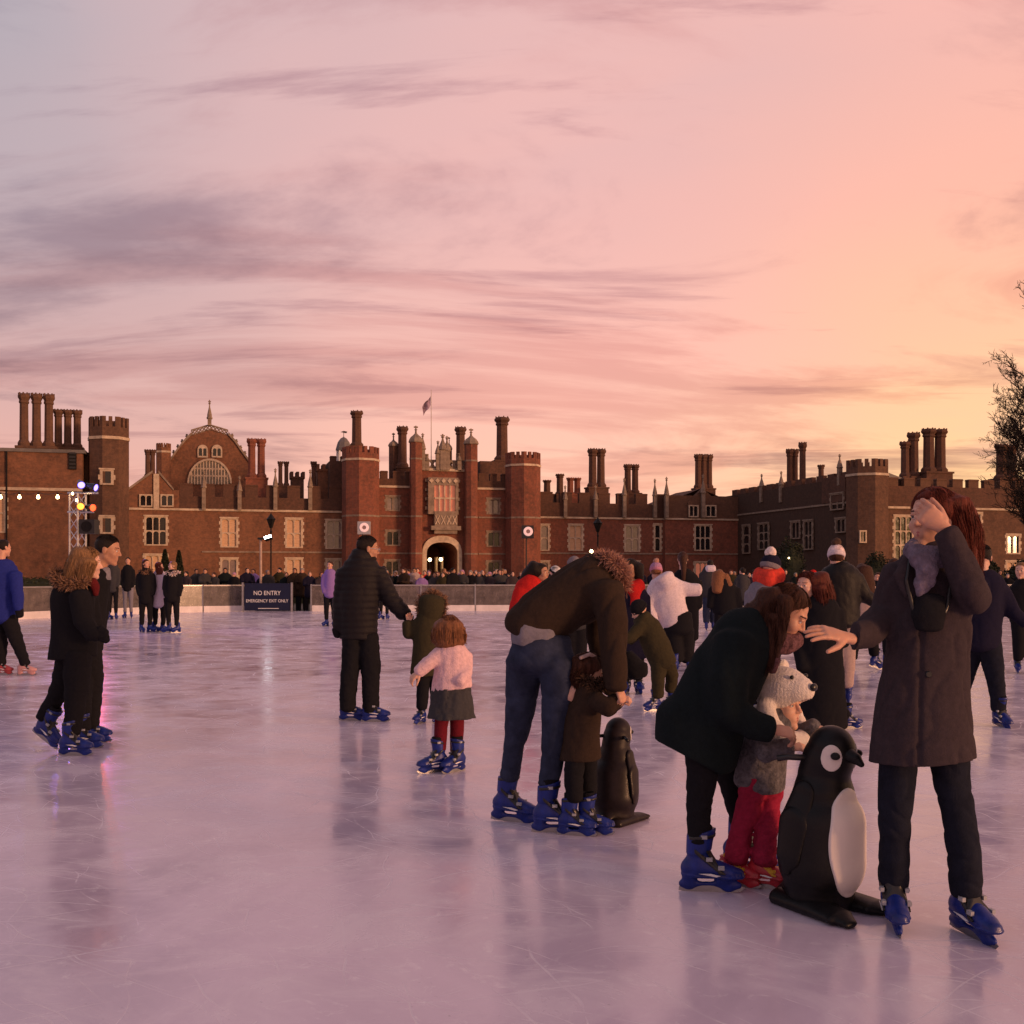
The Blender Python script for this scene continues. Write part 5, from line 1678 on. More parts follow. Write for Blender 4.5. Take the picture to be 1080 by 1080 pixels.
def par_lamp(label, px, py, colr, aim, energy, rad=0.10, estr=14):
    pos = P(px, py, TD - 0.35)
    d = (Vector(aim) - pos).normalized()
    o = tag(empty('stage_lamp', pos), label, 'lamp', 'coloured lamps on the truss')
    q = d.to_track_quat('Z', 'Y')
    b = MB(); b.lathe([(0.0, -0.34), (rad * 0.6, -0.34), (rad * 0.72, -0.24), (rad * 1.05, -0.04), (rad * 1.12, 0.04), (rad * 1.02, 0.04), (rad * 0.95, 0.0)], n=18)
    c = b.build('housing', BLACKP, o, True); c.rotation_mode = 'QUATERNION'; c.rotation_quaternion = q
    em = M('lamp_lens_' + label[:12].replace(' ', '_'), colr, rough=0.2, var=0, emit=colr, estr=estr)
    b = MB(); b.lathe([(0, 0.022), (rad * 0.5, 0.018), (rad * 0.94, 0.004)][::-1], n=18)
    c = b.build('lens', em, o, True); c.rotation_mode = 'QUATERNION'; c.rotation_quaternion = q
    MB().tube([(-rad * 1.2, 0, -0.02), (-rad * 1.25, 0, 0.0), (-rad * 1.2, 0.3, 0.02)], 0.012, 5).build('yoke', BLACKP, o)
    l = bpy.data.lights.new('stage_lamp_beam', 'SPOT'); l.energy = energy; l.color = colr; l.spot_size = R(75); l.spot_blend = 0.9; l.shadow_soft_size = 0.12
    lo = bpy.data.objects.new('stage_lamp_beam', l); link(lo, o)
    lo.location = d * 0.09; lo.rotation_mode = 'QUATERNION'; lo.rotation_quaternion = (-d).to_track_quat('Z', 'Y')
    return o
par_lamp('blue stage lamp at the top left of the truss', 85.7, 511.5, (0.22, 0.16, 1.0), (-7, 22, 0), 260, estr=4.5)
par_lamp('blue stage lamp at the top right of the truss', 100.7, 514.2, (0.22, 0.16, 1.0), (2, 26, 0), 260, estr=4.5)
par_lamp('round orange stage lamp low on the truss', 85.0, 534, (1.0, 0.22, 0.03), (-6, 16, 0.3), 90, estr=4)
par_lamp('red orange stage lamp seen edge-on beside the truss', 97.8, 535.5, (1.0, 0.07, 0.02), (8, 14, 0.5), 160, estr=3.2)
spk = tag(empty('loudspeaker', P(93.5, 555.5, TD - 0.4)), 'black loudspeaker hung on the lighting truss', 'loudspeaker')
MB().box(-0.22, 0.22, -0.16, 0.2, -0.2, 0.2).build('cabinet', BLACKP, spk)
MB().lathe([(0.15, 0.0), (0.15, 0.02), (0.05, 0.012), (0, 0.02)], n=16).build('cone', BLACKC, spk, loc=(0, -0.162, 0), rot=(R(90), 0, 0))
# ---- festoon bulbs running left from the truss
cab = tag(MB().tube([tuple(P(x, 519.5 + 1.8 * math.sin((x % 20) / 20 * math.pi), TD - 0.1)) for x in range(-64, 78, 4)], 0.009, 4).build('festoon_cable', BLACKP), 'thin black cable carrying the festoon bulbs left of the truss', 'cable')
WARM = M('warm_bulb_glass', (1, 0.78, 0.45), rough=0.3, var=0, emit=(1.0, 0.66, 0.30), estr=16)
bulb_b = MB().lathe([(0, -0.06), (0.028, -0.054), (0.046, -0.025), (0.044, 0.0), (0.026, 0.042), (0.022, 0.06)], n=12).mesh('glass', WARM, True)
sock_b = MB().lathe([(0.026, 0.055), (0.028, 0.11), (0.0, 0.115)], n=8).mesh('socket', BLACKP)
WH = ('in the frame corner', 'nearest the left picture edge', 'second from the left picture edge', 'third from the left picture edge', 'right beside the truss')
for px, wh in zip((-20, 0.5, 20.5, 40.3, 60.8), ('off', 'cut by the left picture edge', 'first whole one from the left edge', 'second whole one from the left edge', 'nearest to the truss')):
    if wh == 'off': continue
    o = tag(empty('festoon_bulb', P(px, 524, TD - 0.1)), 'warm glowing festoon bulb, ' + wh, 'bulb', 'festoon bulbs')
    add('glass', bulb_b, o); add('socket', sock_b, o)
for px, py, wh in ((76.5, 520.5, 'at the top of the left truss chord'), (80.8, 527.5, 'just under the truss cross arm')):
    o = tag(empty('festoon_bulb', P(px, py, TD - 0.55)), 'small warm bulb ' + wh, 'bulb', 'festoon bulbs')
    add('glass', bulb_b, o).scale = (0.7, 0.7, 0.7); add('socket', sock_b, o).scale = (0.7, 0.7, 0.7)

# ---- floodlight on a pale pole, lamp posts, ring loudspeakers
FD = 47.5
fl = tag(empty('floodlight', (P(275, HZ, FD).x, FD, 0)), 'white floodlight on a slim pale pole behind the exit sign', 'floodlight')
k = FD / F
MB().tube([(0, 0, 0), (0, 0, zpx(569, FD))], 0.055, 8).build('pole', M('pale_pole', (0.45, 0.33, 0.28), rough=0.5), fl)
MB().box(-0.12, 0.34, -0.08, 0.08, zpx(569, FD), zpx(567, FD)).build('arm', BLACKP, fl)
hd = MB().box(-0.16, 0.16, -0.1, 0.1, -0.07, 0.07).build('lamp_head', BLACKP, fl, loc=(9.0 * k, -0.15, zpx(567.6, FD)), rot=(R(-28), R(-18), 0))
LEDW = M('floodlight_lens', (1, 1, 1), rough=0.3, var=0, emit=(0.9, 0.93, 1.0), estr=22)
MB().box(-0.15, 0.15, -0.112, -0.1005, -0.06, 0.06).build('lens', LEDW, hd)
def lamp_post(px, D, pyt, label, lit=None):
    o = tag(empty('lamp_post', (P(px, HZ, D).x, D, -0.06)), label, 'lamp post', 'old lamp posts before the palace')
    zt = zpx(pyt, D)
    MB().lathe([(0.16, 0), (0.16, 0.3), (0.09, 0.5), (0.06, 1.2), (0.05, zt - 1.1), (0.09, zt - 1.0), (0.05, zt - 0.9), (0.05, zt - 0.75)], n=8).build('post', IRON, o)
    MB().lathe([(0.10, zt - 0.75), (0.30, zt - 0.15), (0.34, zt - 0.12), (0.05, zt + 0.25), (0, zt + 0.4)], n=6).build('lantern', IRON, o)
    return o
lamp_post(285.8, 78, 545, 'dark iron lamp post behind the floodlight pole')
lamp_post(630.5, 78, 549, 'dark iron lamp post before the right range')
for px, py, D, lab in ((384, 556.3, 48.5, 'round white loudspeaker above the man in the puffer jacket'), (557, 560.5, 48.5, 'boxed loudspeaker with white ring right of the gatehouse')):
    o = tag(empty('pole_loudspeaker', (P(px, HZ, D).x, D, 0)), lab, 'loudspeaker', 'pole loudspeakers behind the rink')
    z = zpx(py, D); k = D / F
    MB().tube([(-0.08, 0.1, 0), (-0.08, 0.1, z - 5 * k)], 0.03, 6).build('pole', BLACKP, o)
    MB().box(-7 * k, 6 * k, 0, 0.3, z - 7.2 * k, z + 6.4 * k).build('cabinet', BLACKP if px > 500 else GREYP, o)
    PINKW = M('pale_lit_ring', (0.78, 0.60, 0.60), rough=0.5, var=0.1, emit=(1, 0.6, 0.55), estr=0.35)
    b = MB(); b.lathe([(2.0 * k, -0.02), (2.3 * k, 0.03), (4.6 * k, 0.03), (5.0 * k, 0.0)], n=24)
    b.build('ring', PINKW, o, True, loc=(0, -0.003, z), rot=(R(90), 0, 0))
    MB().lathe([(0, 0.012), (1.0 * k, 0.01), (2.0 * k, 0.0)][::-1], n=16).build('centre_cone', M('dull_cone', (0.30, 0.20, 0.2), rough=0.6), o, True, loc=(0, -0.004, z), rot=(R(90), 0, 0))
def small_lamp(px, py, D, label, r=0.14, hz=None, estr=12):
    o = tag(empty('lantern', P(px, py, D)), label, 'lantern', 'small lit lanterns at the palace')
    z0 = P(px, py, D).z
    MB().lathe([(0, -r), (r * 0.8, -r * 0.7), (r, 0), (r * 0.7, r * 0.8), (0, r)], n=10).build('glass', M('lantern_glow', (1, 0.8, 0.5), rough=0.3, var=0, emit=(1, 0.72, 0.36), estr=estr), o, True)
    MB().tube([(0, 0, -z0), (0, 0, -r * 0.99)], 0.035, 5).build('post', IRON, o)
    MB().lathe([(r * 1.2, r * 0.9), (0, r * 1.6)], n=8).build('cap', IRON, o)
small_lamp(623.8, 581.5, 100, 'small lit lantern before the right range, beside the iron lamp post', 0.16)
small_lamp(453.3, 590.3, 158, 'left lit lantern inside the entrance arch', 0.26, estr=7)
small_lamp(465.0, 590.0, 158, 'right lit lantern inside the entrance arch', 0.26, estr=9)
small_lamp(832, 588.5, 95, 'tiny lit lantern in the dark bush by the right wing', 0.07)

# ================================================================== PLANTS
def leaf_cloud(n, fn, size, seed):
    r = np.random.default_rng(seed)
    c, nrm = fn(r, n)
    a = r.normal(size=(n, 3)); a /= np.linalg.norm(a, axis=1)[:, None]
    a = a + nrm * 0.3
    b_ = np.cross(a, r.normal(size=(n, 3))); b_ /= np.linalg.norm(b_, axis=1)[:, None]
    t = np.cross(a, b_); t /= np.linalg.norm(t, axis=1)[:, None]
    s = size * (0.6 + 0.8 * r.random((n, 1)))
    V = np.stack([c - b_ * s, c + t * s * 0.55, c + b_ * s, c - t * s * 0.55], 1).reshape(-1, 3)
    return V, np.arange(4 * n).reshape(-1, 4)
YEW = M('yew_foliage', (0.022, 0.028, 0.014), rough=0.8, var=0.5, scale=3)
BARK = M('bark', (0.05, 0.035, 0.025), rough=0.95, var=0.35, scale=5, bump=0.6, bscale=14)
def bush(name, label, px0, px1, pyt, D, cone=False, n=5000, leaf=0.10, seed=1, cat='bush', dense=1.0, group=None):
    cx = P((px0 + px1) / 2, HZ, D).x; rx = (px1 - px0) / 2 * D / F; H = zpx(pyt, D) + 0.06
    o = tag(empty(name, (cx, D, -0.06)), label, cat, group)
    def fn(r, n):
        d = r.normal(size=(n, 3)); d /= np.linalg.norm(d, axis=1)[:, None]
        q = r.random(n) ** 0.25
        if cone:
            t = r.random(n) ** 0.8
            rad = rx * (np.sin(np.pi * np.clip(0.5 + t * 0.5, 0, 1)) ** 0.75 * 0.98 + 0.02) * (0.92 + 0.08 * r.random(n))
            a = r.random(n) * 6.283
            c = np.stack([rad * np.cos(a) * q, rad * np.sin(a) * q, 0.3 + t * (H - 0.3)], 1)
            return c, np.stack([np.cos(a), np.sin(a), 0 * a], 1)
        d[:, 2] = np.abs(d[:, 2])
        lump = 1 + 0.13 * wob((d * 3).astype(np.float32), 1.6, seed)
        return d * np.array([rx, rx * 0.9, H]) * (q * lump)[:, None], d
    V, Q = leaf_cloud(n, fn, leaf, seed)
    add('foliage', mesh_np('foliage', V, Q, [YEW], smooth=False), o)
    core = MB()
    if cone: core.lathe([(rx * 0.8, 0.3), (rx * 0.82, H * 0.4), (rx * 0.5, H * 0.75), (0, H * 0.95)], n=12)
    else: core.lathe([(rx * 0.8, 0), (rx * 0.8, H * 0.3), (rx * 0.6, H * 0.62), (rx * 0.3, H * 0.8), (0, H * 0.85)], n=12)
    core.build('inner_foliage', YEW, o, True)
    MB().tube([(0, 0, 0), (0, 0, H * 0.5)], 0.12, 6).build('trunk', BARK, o)
    return o
bush('topiary', 'left one of two clipped dark topiary cones near the left range', 167.5, 180.5, 580, 84, True, seed=3, cat='topiary', group='clipped topiary cones')
bush('topiary', 'right one of two clipped dark topiary cones near the left range', 183, 194.5, 581, 84, True, seed=4, cat='topiary', group='clipped topiary cones')
bush('bush', 'large rounded dark bush before the shaded right wing', 813, 853, 568, 96, seed=5)
bush('bush', 'wide low dark yew dome left of the woman in the grey coat', 903, 944, 584, 92, seed=6)
bush('bush', 'dark bush low beside the right wing tower', 860, 908, 592, 100, seed=7)
bush('bush', 'dark shrub at the foot of the bare tree', 1005, 1060, 583, 80, seed=8, n=7000)
bush('bush', 'dark bushy shrub at the right picture edge', 1050, 1130, 588, 74, seed=9, n=7000)
def hedge(label, x0, x1, D, h, seed):
    def fn(r, n):
        c = np.stack([x0 + (x1 - x0) * r.random(n), D + 0.9 * (r.random(n) - 0.5), h * np.sqrt(r.random(n))], 1)
        return c, np.tile([[0, -0.5, 0.5]], (n, 1))
    o = tag(empty('hedge', ((x0 + x1) / 2, D, -0.06)), label, 'hedge')
    n = int((x1 - x0) * 260)
    V, Q = leaf_cloud(n, fn, 0.07, seed); V = V - np.array([(x0 + x1) / 2, D, 0])
    add('foliage', mesh_np('foliage', V, Q, [YEW], smooth=False), o)
    MB().box(-(x1 - x0) / 2, (x1 - x0) / 2, -0.42, 0.42, 0, h * 0.93).build('inner_foliage', YEW, o)
hedge('long low dark hedge behind the spectators left of the gate', -30, -8.3, 60, 1.42, 21)
hedge('low dark hedge behind the barrier at far left', -34, -17.2, 46.5, 1.25, 22)
hedge('long low dark hedge behind the spectators right of the gate', 2, 46, 62, 1.25, 23)

# ---- bare winter tree at the right edge
def bare_tree(label, base, H, seed):
    r = random.Random(seed)
    o = tag(empty('bare_tree', base), label, 'tree')
    trunk, limbs = MB(), MB()
    segs = []
    TV, TQ = [], []
    def twig(p, q, r0, r1):
        d = (q - p).normalized(); a = d.orthogonal().normalized(); b = d.cross(a)
        k = len(TV)
        for c, rr in ((p, r0), (q, r1)):
            for j in range(3):
                an = 2.0944 * j; TV.append(tuple(c + (a * math.cos(an) + b * math.sin(an)) * rr))
        for j in range(3): TQ.append((k + j, k + (j + 1) % 3, k + 3 + (j + 1) % 3, k + 3 + j))
    nbs = (30, 12, 8, 6, 4)
    def grow(p, d, L, rad, lvl):
        n = (8, 6, 4, 3, 3, 2)[lvl]
        pts = [p.copy()]
        for i in range(n):
            up = (0.05, 0.10, 0.08, 0.04, 0.02, 0.0)[lvl]
            d = (d + Vector((r.uniform(-1, 1), r.uniform(-1, 1), r.uniform(-1, 1))) * (0.08, 0.15, 0.2, 0.26, 0.32, 0.34)[lvl] + Vector((0, 0, up))).normalized()
            p = p + d * (L / n); pts.append(p.copy())
        if lvl < 3: (trunk if lvl == 0 else limbs).tube([tuple(q) for q in pts], rad, 8 if lvl == 0 else 5, rad * (0.35 if lvl == 0 else 0.5))
        else:
            for i in range(n): twig(pts[i], pts[i + 1], rad * (1 - 0.5 * i / n), rad * (1 - 0.5 * (i + 1) / n))
        if lvl >= 4 and r.random() < 0.05: segs.append(p.copy())
        if lvl >= 5: return
        nb = nbs[lvl]
        for i in range(nb):
            t = (0.07 if lvl == 0 else 0.2) + (0.93 if lvl == 0 else 0.8) * (i + r.random()) / nb
            j = min(n - 1, int(t * n)); q = pts[j].lerp(pts[j + 1], t * n - j)
            a = r.uniform(0, 6.283) if lvl else i * 2.399 + r.uniform(-.4, .4)
            if lvl == 0: nd = Vector((math.cos(a), math.sin(a), 0.25 + 0.9 * t)).normalized(); ln = L * (0.45 - 0.22 * t) * r.uniform(0.85, 1.1)
            else:
                ax = Vector((r.uniform(-1, 1), r.uniform(-1, 1), r.uniform(-.5, .9))).normalized()
                nd = (d * 0.8 + ax * 0.75).normalized(); ln = L * r.uniform(0.36, 0.56)
            grow(q, nd, ln, max(0.015, rad * r.uniform(0.36, 0.5)), lvl + 1)
    grow(Vector((0, 0, 0)), Vector((0, 0, 1)), H, H * 0.017, 0)
    trunk.build('trunk', BARK, o, True); limbs.build('limbs', BARK, o, True)
    tw = add('crown', mesh_np('crown', np.array(TV), np.array(TQ), [BARK], smooth=False), o); tw['kind'] = 'stuff'
    cs = np.array([tuple(q) for q in segs])
    V, Q = leaf_cloud(len(cs), lambda rr, n: (cs + rr.normal(size=cs.shape) * 0.05, np.zeros_like(cs)), 0.055, 3)
    lf = add('dead_leaves', mesh_np('dead_leaves', V, Q, [M('withered_leaves', (0.05, 0.030, 0.018), rough=0.9)], smooth=False), o); lf['kind'] = 'stuff'
    return o
bare_tree('tall bare winter tree rising at the right picture edge', (P(1146, HZ, 62).x, 62, -0.06), 15.0, 5)

# ================================================================== PEOPLE
C_GREY = cloth('charcoal_wool', (0.044, 0.034, 0.040)); C_SCARF = cloth('grey_mauve_knit', (0.17, 0.14, 0.19), bump=1.0, bscale=70, var=0.35, scale=30)
C_GREEN = cloth('dark_green_black_cloth', (0.009, 0.014, 0.016)); C_DENIM = cloth('blue_denim', (0.030, 0.038, 0.070), var=0.35, scale=12)
C_DJEAN = cloth('dark_denim', (0.014, 0.016, 0.026), var=0.3, scale=12); C_BROWN = cloth('dark_brown_cloth', (0.036, 0.024, 0.018))
C_OLIVE = cloth('olive_cloth', (0.042, 0.036, 0.020)); C_PINK = cloth('pale_pink_knit', (0.72, 0.50, 0.54), bump=0.7, bscale=110)
C_SKIRT = cloth('grey_skirt', (0.050, 0.050, 0.055)); C_TIGHTS = cloth('maroon_tights', (0.13, 0.012, 0.022)); C_PINKT = cloth('raspberry_trousers', (0.30, 0.020, 0.055))
C_FURG = cloth('grey_fleece', (0.13, 0.125, 0.14), bump=1.2, bscale=60, var=0.45, scale=40); C_WHITE = cloth('white_fleece', (0.66, 0.58, 0.64), bump=0.6)
C_BEAR = cloth('cream_plush', (0.80, 0.74, 0.70), bump=0.8, bscale=160, var=0.08, wrinkle=0.1); C_RED = cloth('red_cloth', (0.50, 0.022, 0.020)); C_BLUE = cloth('royal_blue_cloth', (0.020, 0.030, 0.20))
C_PURP = cloth('lavender_cloth', (0.25, 0.16, 0.42)); C_MAUVE = cloth('mauve_knit', (0.40, 0.22, 0.36), bump=1.0, bscale=80); C_GREYK = cloth('grey_knit', (0.22, 0.19, 0.21), bump=1.0, bscale=80)
C_NAVY = cloth('navy_cloth', (0.014, 0.013, 0.030)); C_BEIGE = cloth('beige_cloth', (0.40, 0.30, 0.28)); C_PSCARF = cloth('pink_brown_knit', (0.15, 0.075, 0.085), bump=1.0, bscale=110, var=0.6, scale=60)
C_SHIRT = cloth('grey_shirt', (0.19, 0.18, 0.22)); C_LEATH = M('black_leather', (0.009, 0.008, 0.009), rough=0.55, var=0.2, scale=20, bump=0.3, bscale=60, spec=0.2)
C_PUFF = cloth('black_puffer_nylon', (0.010, 0.008, 0.010), rough=0.6, spec=0.2); C_LAV = cloth('pale_lavender_wool', (0.52, 0.46, 0.58)); C_DGREY = cloth('dark_grey_cloth', (0.045, 0.045, 0.050))
FUR_T = M('tan_fur', (0.24, 0.135, 0.085), rough=0.85, var=0.5, scale=60, spec=0.2); FUR_D = M('dark_brown_fur', (0.060, 0.032, 0.020), rough=0.85, var=0.5, scale=60)
FUR_P = M('rosy_brown_fur', (0.38, 0.20, 0.15), rough=0.85, var=0.5, scale=60)
FUR_W = M('white_fur', (0.70, 0.58, 0.55), rough=0.85, var=0.3, scale=60)

# ---- 1 woman in the long grey coat, shading her eyes
D1 = 4.4
p1, H1 = person('woman in long charcoal coat shading her eyes with one hand', D1, [
    ('coat', C_GREY, [
        [(986, 588, 32, 27), (985, 604, 43, 32), (982, 640, 44, 34), (978, 690, 45, 33), (975, 740, 49, 36), (974, 790, 54, 40), (974, 815, 56, 41)],
        [(1014, 604, 20, None, 0.0), (1026, 630, 18, None, -0.12), (1022, 616, 16.5, None, -0.22), (1006, 578, 14.5, None, -0.22), (998, 563, 13.5, None, -0.215)],
        [(950, 604, 19, None, 0.0), (935, 648, 17, None, 0.05), (914, 668, 15, None, -0.07), (893, 672, 13.5, None, -0.17)],
        [(985, 576, 23, 21), (985, 590, 30, 26)]],
        dict(k=0.03, fold=(0.008, 11), cut=[(974, 801, 0.05, -1), (889, 672, -1, 0.1)], hole=[[(983, 556, 16, 16), (983, 578, 16, 16)]], seam=[(962, 640, 955, 800, 2.2, 0.010)])),
    ('trousers', C_DJEAN, [[(952, 770, 23, 22), (946, 815, 19, 19), (944, 860, 16.8, 17), (943, 895, 15.5, 16, 0.02), (943, 926, 15.5, 16.5, 0.03), (943, 936, 14.5, 15, 0.03)],
                           [(1000, 770, 23, 22), (1003, 815, 19, 19, -0.03), (1010, 860, 17, 17, -0.06), (1016, 895, 16, 16.5, -0.09), (1019, 928, 16, 17, -0.09), (1020, 940, 15, 15.5, -0.09)]], dict(k=0.02, fold=(0.0065, 13), st=(1, 1, 1.0))),
    ('scarf', C_SCARF, [[(962, 582, 9, 9, -0.10), (973, 588, 12, 11, -0.14), (993, 587, 12, 11, -0.12), (1008, 580, 10, 10, -0.04), (1000, 574, 10, 10, 0.08), (972, 574, 10, 10, 0.06), (961, 580, 9, 9, -0.06)],
                        [(968, 586, 9, 8, -0.15), (977, 602, 12, 9, -0.165), (974, 616, 10, 7, -0.165), (969, 628, 4, 4, -0.16)]], dict(k=0.012, fold=(0.006, 45), res=0.75)),
    ('camera_strap', BLACKP, [[(960, 590, 2.2, 1.5, -0.115), (956, 612, 2.2, 1.5, -0.150), (963, 642, 2.2, 1.5, -0.165), (972, 660, 2.2, 1.5, -0.17), (990, 660, 2.2, 1.5, -0.17), (999, 640, 2.2, 1.5, -0.155), (1004, 612, 2.2, 1.5, -0.14), (1004, 594, 2.2, 1.5, -0.10)]], dict(k=0.004, fold=(0, 1), res=0.5)),
    ('camera_bag', BLACKC, [[(981, 630, 16, 8, -0.155), (980, 648, 18, 11, -0.165), (980, 662, 15, 9, -0.165)]], dict(k=0.01, fold=(0.003, 26), res=0.7)),
    ('lapel', C_GREY, [[(958, 590, 6, 5, -0.09), (950, 606, 8, 4, -0.125), (958, 628, 4, 3, -0.14)]], dict(k=0.01, fold=(0.002, 20), res=0.7)),
    ('lapel', C_GREY, [[(1010, 590, 6, 5, -0.07), (1012, 606, 8, 4, -0.11)]], dict(k=0.01, fold=(0.002, 20), res=0.7)),
    ], head=dict(px=984, py=547, yaw=-58, pitch=2, roll=0, s=1.0, skin=0, dy=-0.01, hair='brown'),
    hands=[dict(style='curl', px=995, py=557, dy=-0.215, dir=(-0.74, 0.06, 0.66), up=(-0.15, -0.95, -0.1), s=1.0, flip=True),
           dict(style='open', px=891, py=672, dy=-0.18, dir=(-0.92, -0.25, 0.22), up=(0.1, -0.55, 0.85), s=1.0)],
    feet=[dict(px=942, dy=0.02, yaw=-10, pitch=-3, low=True), dict(px=1021, dy=-0.10, yaw=14, pitch=-3, low=True)],
    hairp=dict(col='redbrown', rough=0.006, locks=[[(1000, 533, 15, 18, 0.02), (1010, 544, 18, 20, 0.02), (1017, 560, 18, 17, 0.02), (1022, 582, 14, 13, 0.0), (1029, 603, 7, 7, -0.02)], [(1008, 530, 15, 12, -0.05), (1017, 560, 12, 9, -0.06), (1023, 592, 5, 5, -0.06)]]))
for (px, py) in ((966, 708), (969, 655)):
    bt = MB().lathe([(0, 0.004), (0.010, 0.004), (0.013, 0.001), (0.013, -0.006)], n=12).mesh('button', BLACKP)
    add('button', bt, p1, P(px, py, D1) + Vector((0, -0.136, 0)) - p1.location, (R(90), 0, 0))

# ---- 2 leaning woman in the dark green coat
D2 = 4.95
p2, H2 = person('woman in dark green coat bending over the child in a polar bear hat', D2, [
    ('coat', C_GREEN, [
        [(793, 664, 25, 30), (782, 682, 34, 40), (765, 712, 39, 42), (750, 742, 40, 42), (742, 768, 42, 42), (735, 795, 42, 40)],
        [(708, 752, 16, 28), (712, 768, 20, 30), (728, 798, 26, 32), (752, 806, 24, 30)],
        [(776, 678, 22, None, -0.13), (768, 716, 20, None, -0.19), (770, 748, 18, None, -0.2), (792, 764, 15, None, -0.2), (811, 769, 13, None, -0.2)],
        [(795, 680, 20, None, 0.14), (808, 722, 17, None, 0.30), (834, 764, 14, None, 0.30), (852, 772, 12, None, 0.22)],
        [(790, 655, 17, 18), (800, 664, 15, 18)]],
        dict(k=0.05, fold=(0.006, 11), cut=[(700, 784, -0.5, -1.0), (740, 812, 0.05, -1)])),
    ('leggings', BLACKC, [[(741, 778, 20, 22, -0.06), (741, 815, 16, 17, -0.06), (737, 850, 13, 14, -0.05), (737, 886, 11.5, 12, -0.05)],
                          [(762, 780, 19, 20, 0.18), (770, 820, 14, 15, 0.22), (777, 850, 12, 12, 0.24), (782, 872, 11, 11, 0.25)]], dict(k=0.02, fold=(0.005, 30))),
    ('scarf', C_PSCARF, [[(802, 668, 9, 12, -0.04), (815, 677, 11, 13, -0.05), (830, 679, 10, 12, -0.02), (842, 674, 7, 9, 0.0)], [(812, 680, 7, 6, -0.09), (817, 696, 6.5, 5, -0.10), (814, 708, 4.5, 4, -0.09)]], dict(k=0.012, fold=(0.003, 40), res=0.7)),
    ], head=dict(px=829, py=646, yaw=70, pitch=-33, roll=0, s=1.0, skin=0, hair='brown'),
    hands=[dict(style='curl', px=813, py=769, dy=-0.2, dir=(0.93, 0.1, -0.18), up=(0.15, -0.45, 0.85), s=1.0)],
    feet=[dict(px=743, dy=-0.05, yaw=82, pitch=0), dict(px=786, dy=0.30, yaw=80, pitch=0)],
    hairp=dict(col='brown', rough=0.006, locks=[[(815, 630, 17, 18, 0.0), (808, 650, 15, 16, -0.02), (806, 676, 10, 12, -0.06), (803, 698, 6, 8, -0.08)], [(806, 640, 13, 14, 0.0), (787, 652, 9, 10, 0.0), (770, 660, 4, 6, 0.0)],
                                                [(818, 650, 8, 6, -0.085), (816, 676, 7, 5, -0.10), (811, 704, 4, 4, -0.11)], [(826, 632, 9, 7, -0.07), (825, 652, 6.5, 5, -0.095), (822, 674, 5, 4, -0.10), (818, 692, 2.5, 3, -0.10)]]))

# ---- 3 child in the polar bear hat
D3 = 5.05
p3, H3 = person('small child in polar bear hat and raspberry trousers holding the penguin', D3, [
    ('jacket', C_FURG, [[(824, 752, 17, 18), (814, 772, 25, 24), (805, 800, 26, 24), (801, 826, 27, 25)],
                        [(806, 775, 12, None, -0.12), (808, 792, 12, None, -0.19), (832, 789, 10.5, None, -0.2)],
                        [(826, 776, 11, None, 0.05), (848, 774, 10, None, 0.0), (860, 766, 8.5, None, -0.05)]], dict(k=0.03, fold=(0.008, 26), cut=[(800, 834, 0.1, -1)])),
    ('trousers', C_PINKT, [[(795, 822, 15, 16, -0.03), (790, 850, 13, 13, -0.04), (782, 878, 12, 12, -0.06), (776, 906, 12.5, 13, -0.07)], [(812, 824, 15, 16, 0.04), (811, 852, 12, 13, 0.0), (807, 880, 12, 12, -0.08), (806, 908, 12.5, 13, -0.11)]], dict(k=0.015, fold=(0.006, 30))),
    ], head=dict(px=824, py=743, yaw=46, pitch=0, s=0.92, skin=1, hair='girl'),
    hands=[dict(style='curl', px=830, py=789, dy=-0.2, dir=(0.95, 0.0, 0.1), up=(0, -0.4, 0.9), s=0.72), dict(style='curl', px=858, py=767, dy=-0.05, dir=(0.9, -0.2, -0.25), up=(0.2, -0.3, 0.9), s=0.75)],
    feet=[dict(px=773, dy=-0.06, yaw=62, s=0.76, shell=REDSK, strap=YELSK, low=True), dict(px=805, dy=-0.10, yaw=62, s=0.76, shell=REDSK, strap=YELSK, low=True)])
# the hat: skull, muzzle, ears, chin wrap with paws
def bear_fn(q):
    d = Ell((0, -0.012, 0.080), (0.126, 0.138, 0.112))(q)
    d = smin(d, Loft([(0, 0.05, 0.092), (0, 0.105, 0.080), (0, 0.122, 0.076)], [0.090, 0.076, 0.062], [0.074, 0.064, 0.052])(q), 0.035)
    a = q.copy(); a[:, 0] = np.abs(a[:, 0])
    d = smin(d, Ell((0.098, -0.045, 0.176), (0.042, 0.022, 0.042))(a), 0.012)
    hole = Ell((0, 0.13, -0.055), (0.082, 0.12, 0.098))(q)
    d = np.maximum(d, -hole)
    d = np.maximum(d, -(q[:, 2] + 0.07))
    wrap = Loft([(0.112, -0.02, 0.0), (0.120, 0.01, -0.08), (0.090, 0.07, -0.155), (0.0, 0.105, -0.170)], [0.042, 0.044, 0.046, 0.044], [0.042, 0.044, 0.046, 0.044])(a)
    back = Loft([(0.10, -0.04, -0.05), (0, -0.13, -0.06)], [0.05, 0.05], [0.05, 0.05])(a)
    d = smin(d, smin(wrap, back, 0.02), 0.02)
    return d + 0.0014 * wob(q, 210, 4)
hat = head_part(p3, H3, 'polar_bear_hat', C_BEAR, bear_fn, (-0.18, -0.20, -0.23), (0.18, 0.24, 0.24), 0.0055)
def put(root, Hm, name, mat, c, r, parent=None):
    V, Q = surf(Ell(c, r), np.array(c) - max(r), np.array(c) + max(r), max(0.0025, min(r) / 4))
    return add(name, mesh_np(name, transform(V, Hm) - np.array(root.location), Q, [mat]), parent or root)
put(p3, H3, 'bear_nose', BLACKP, (0, 0.178, 0.098), (0.026, 0.016, 0.020), hat)
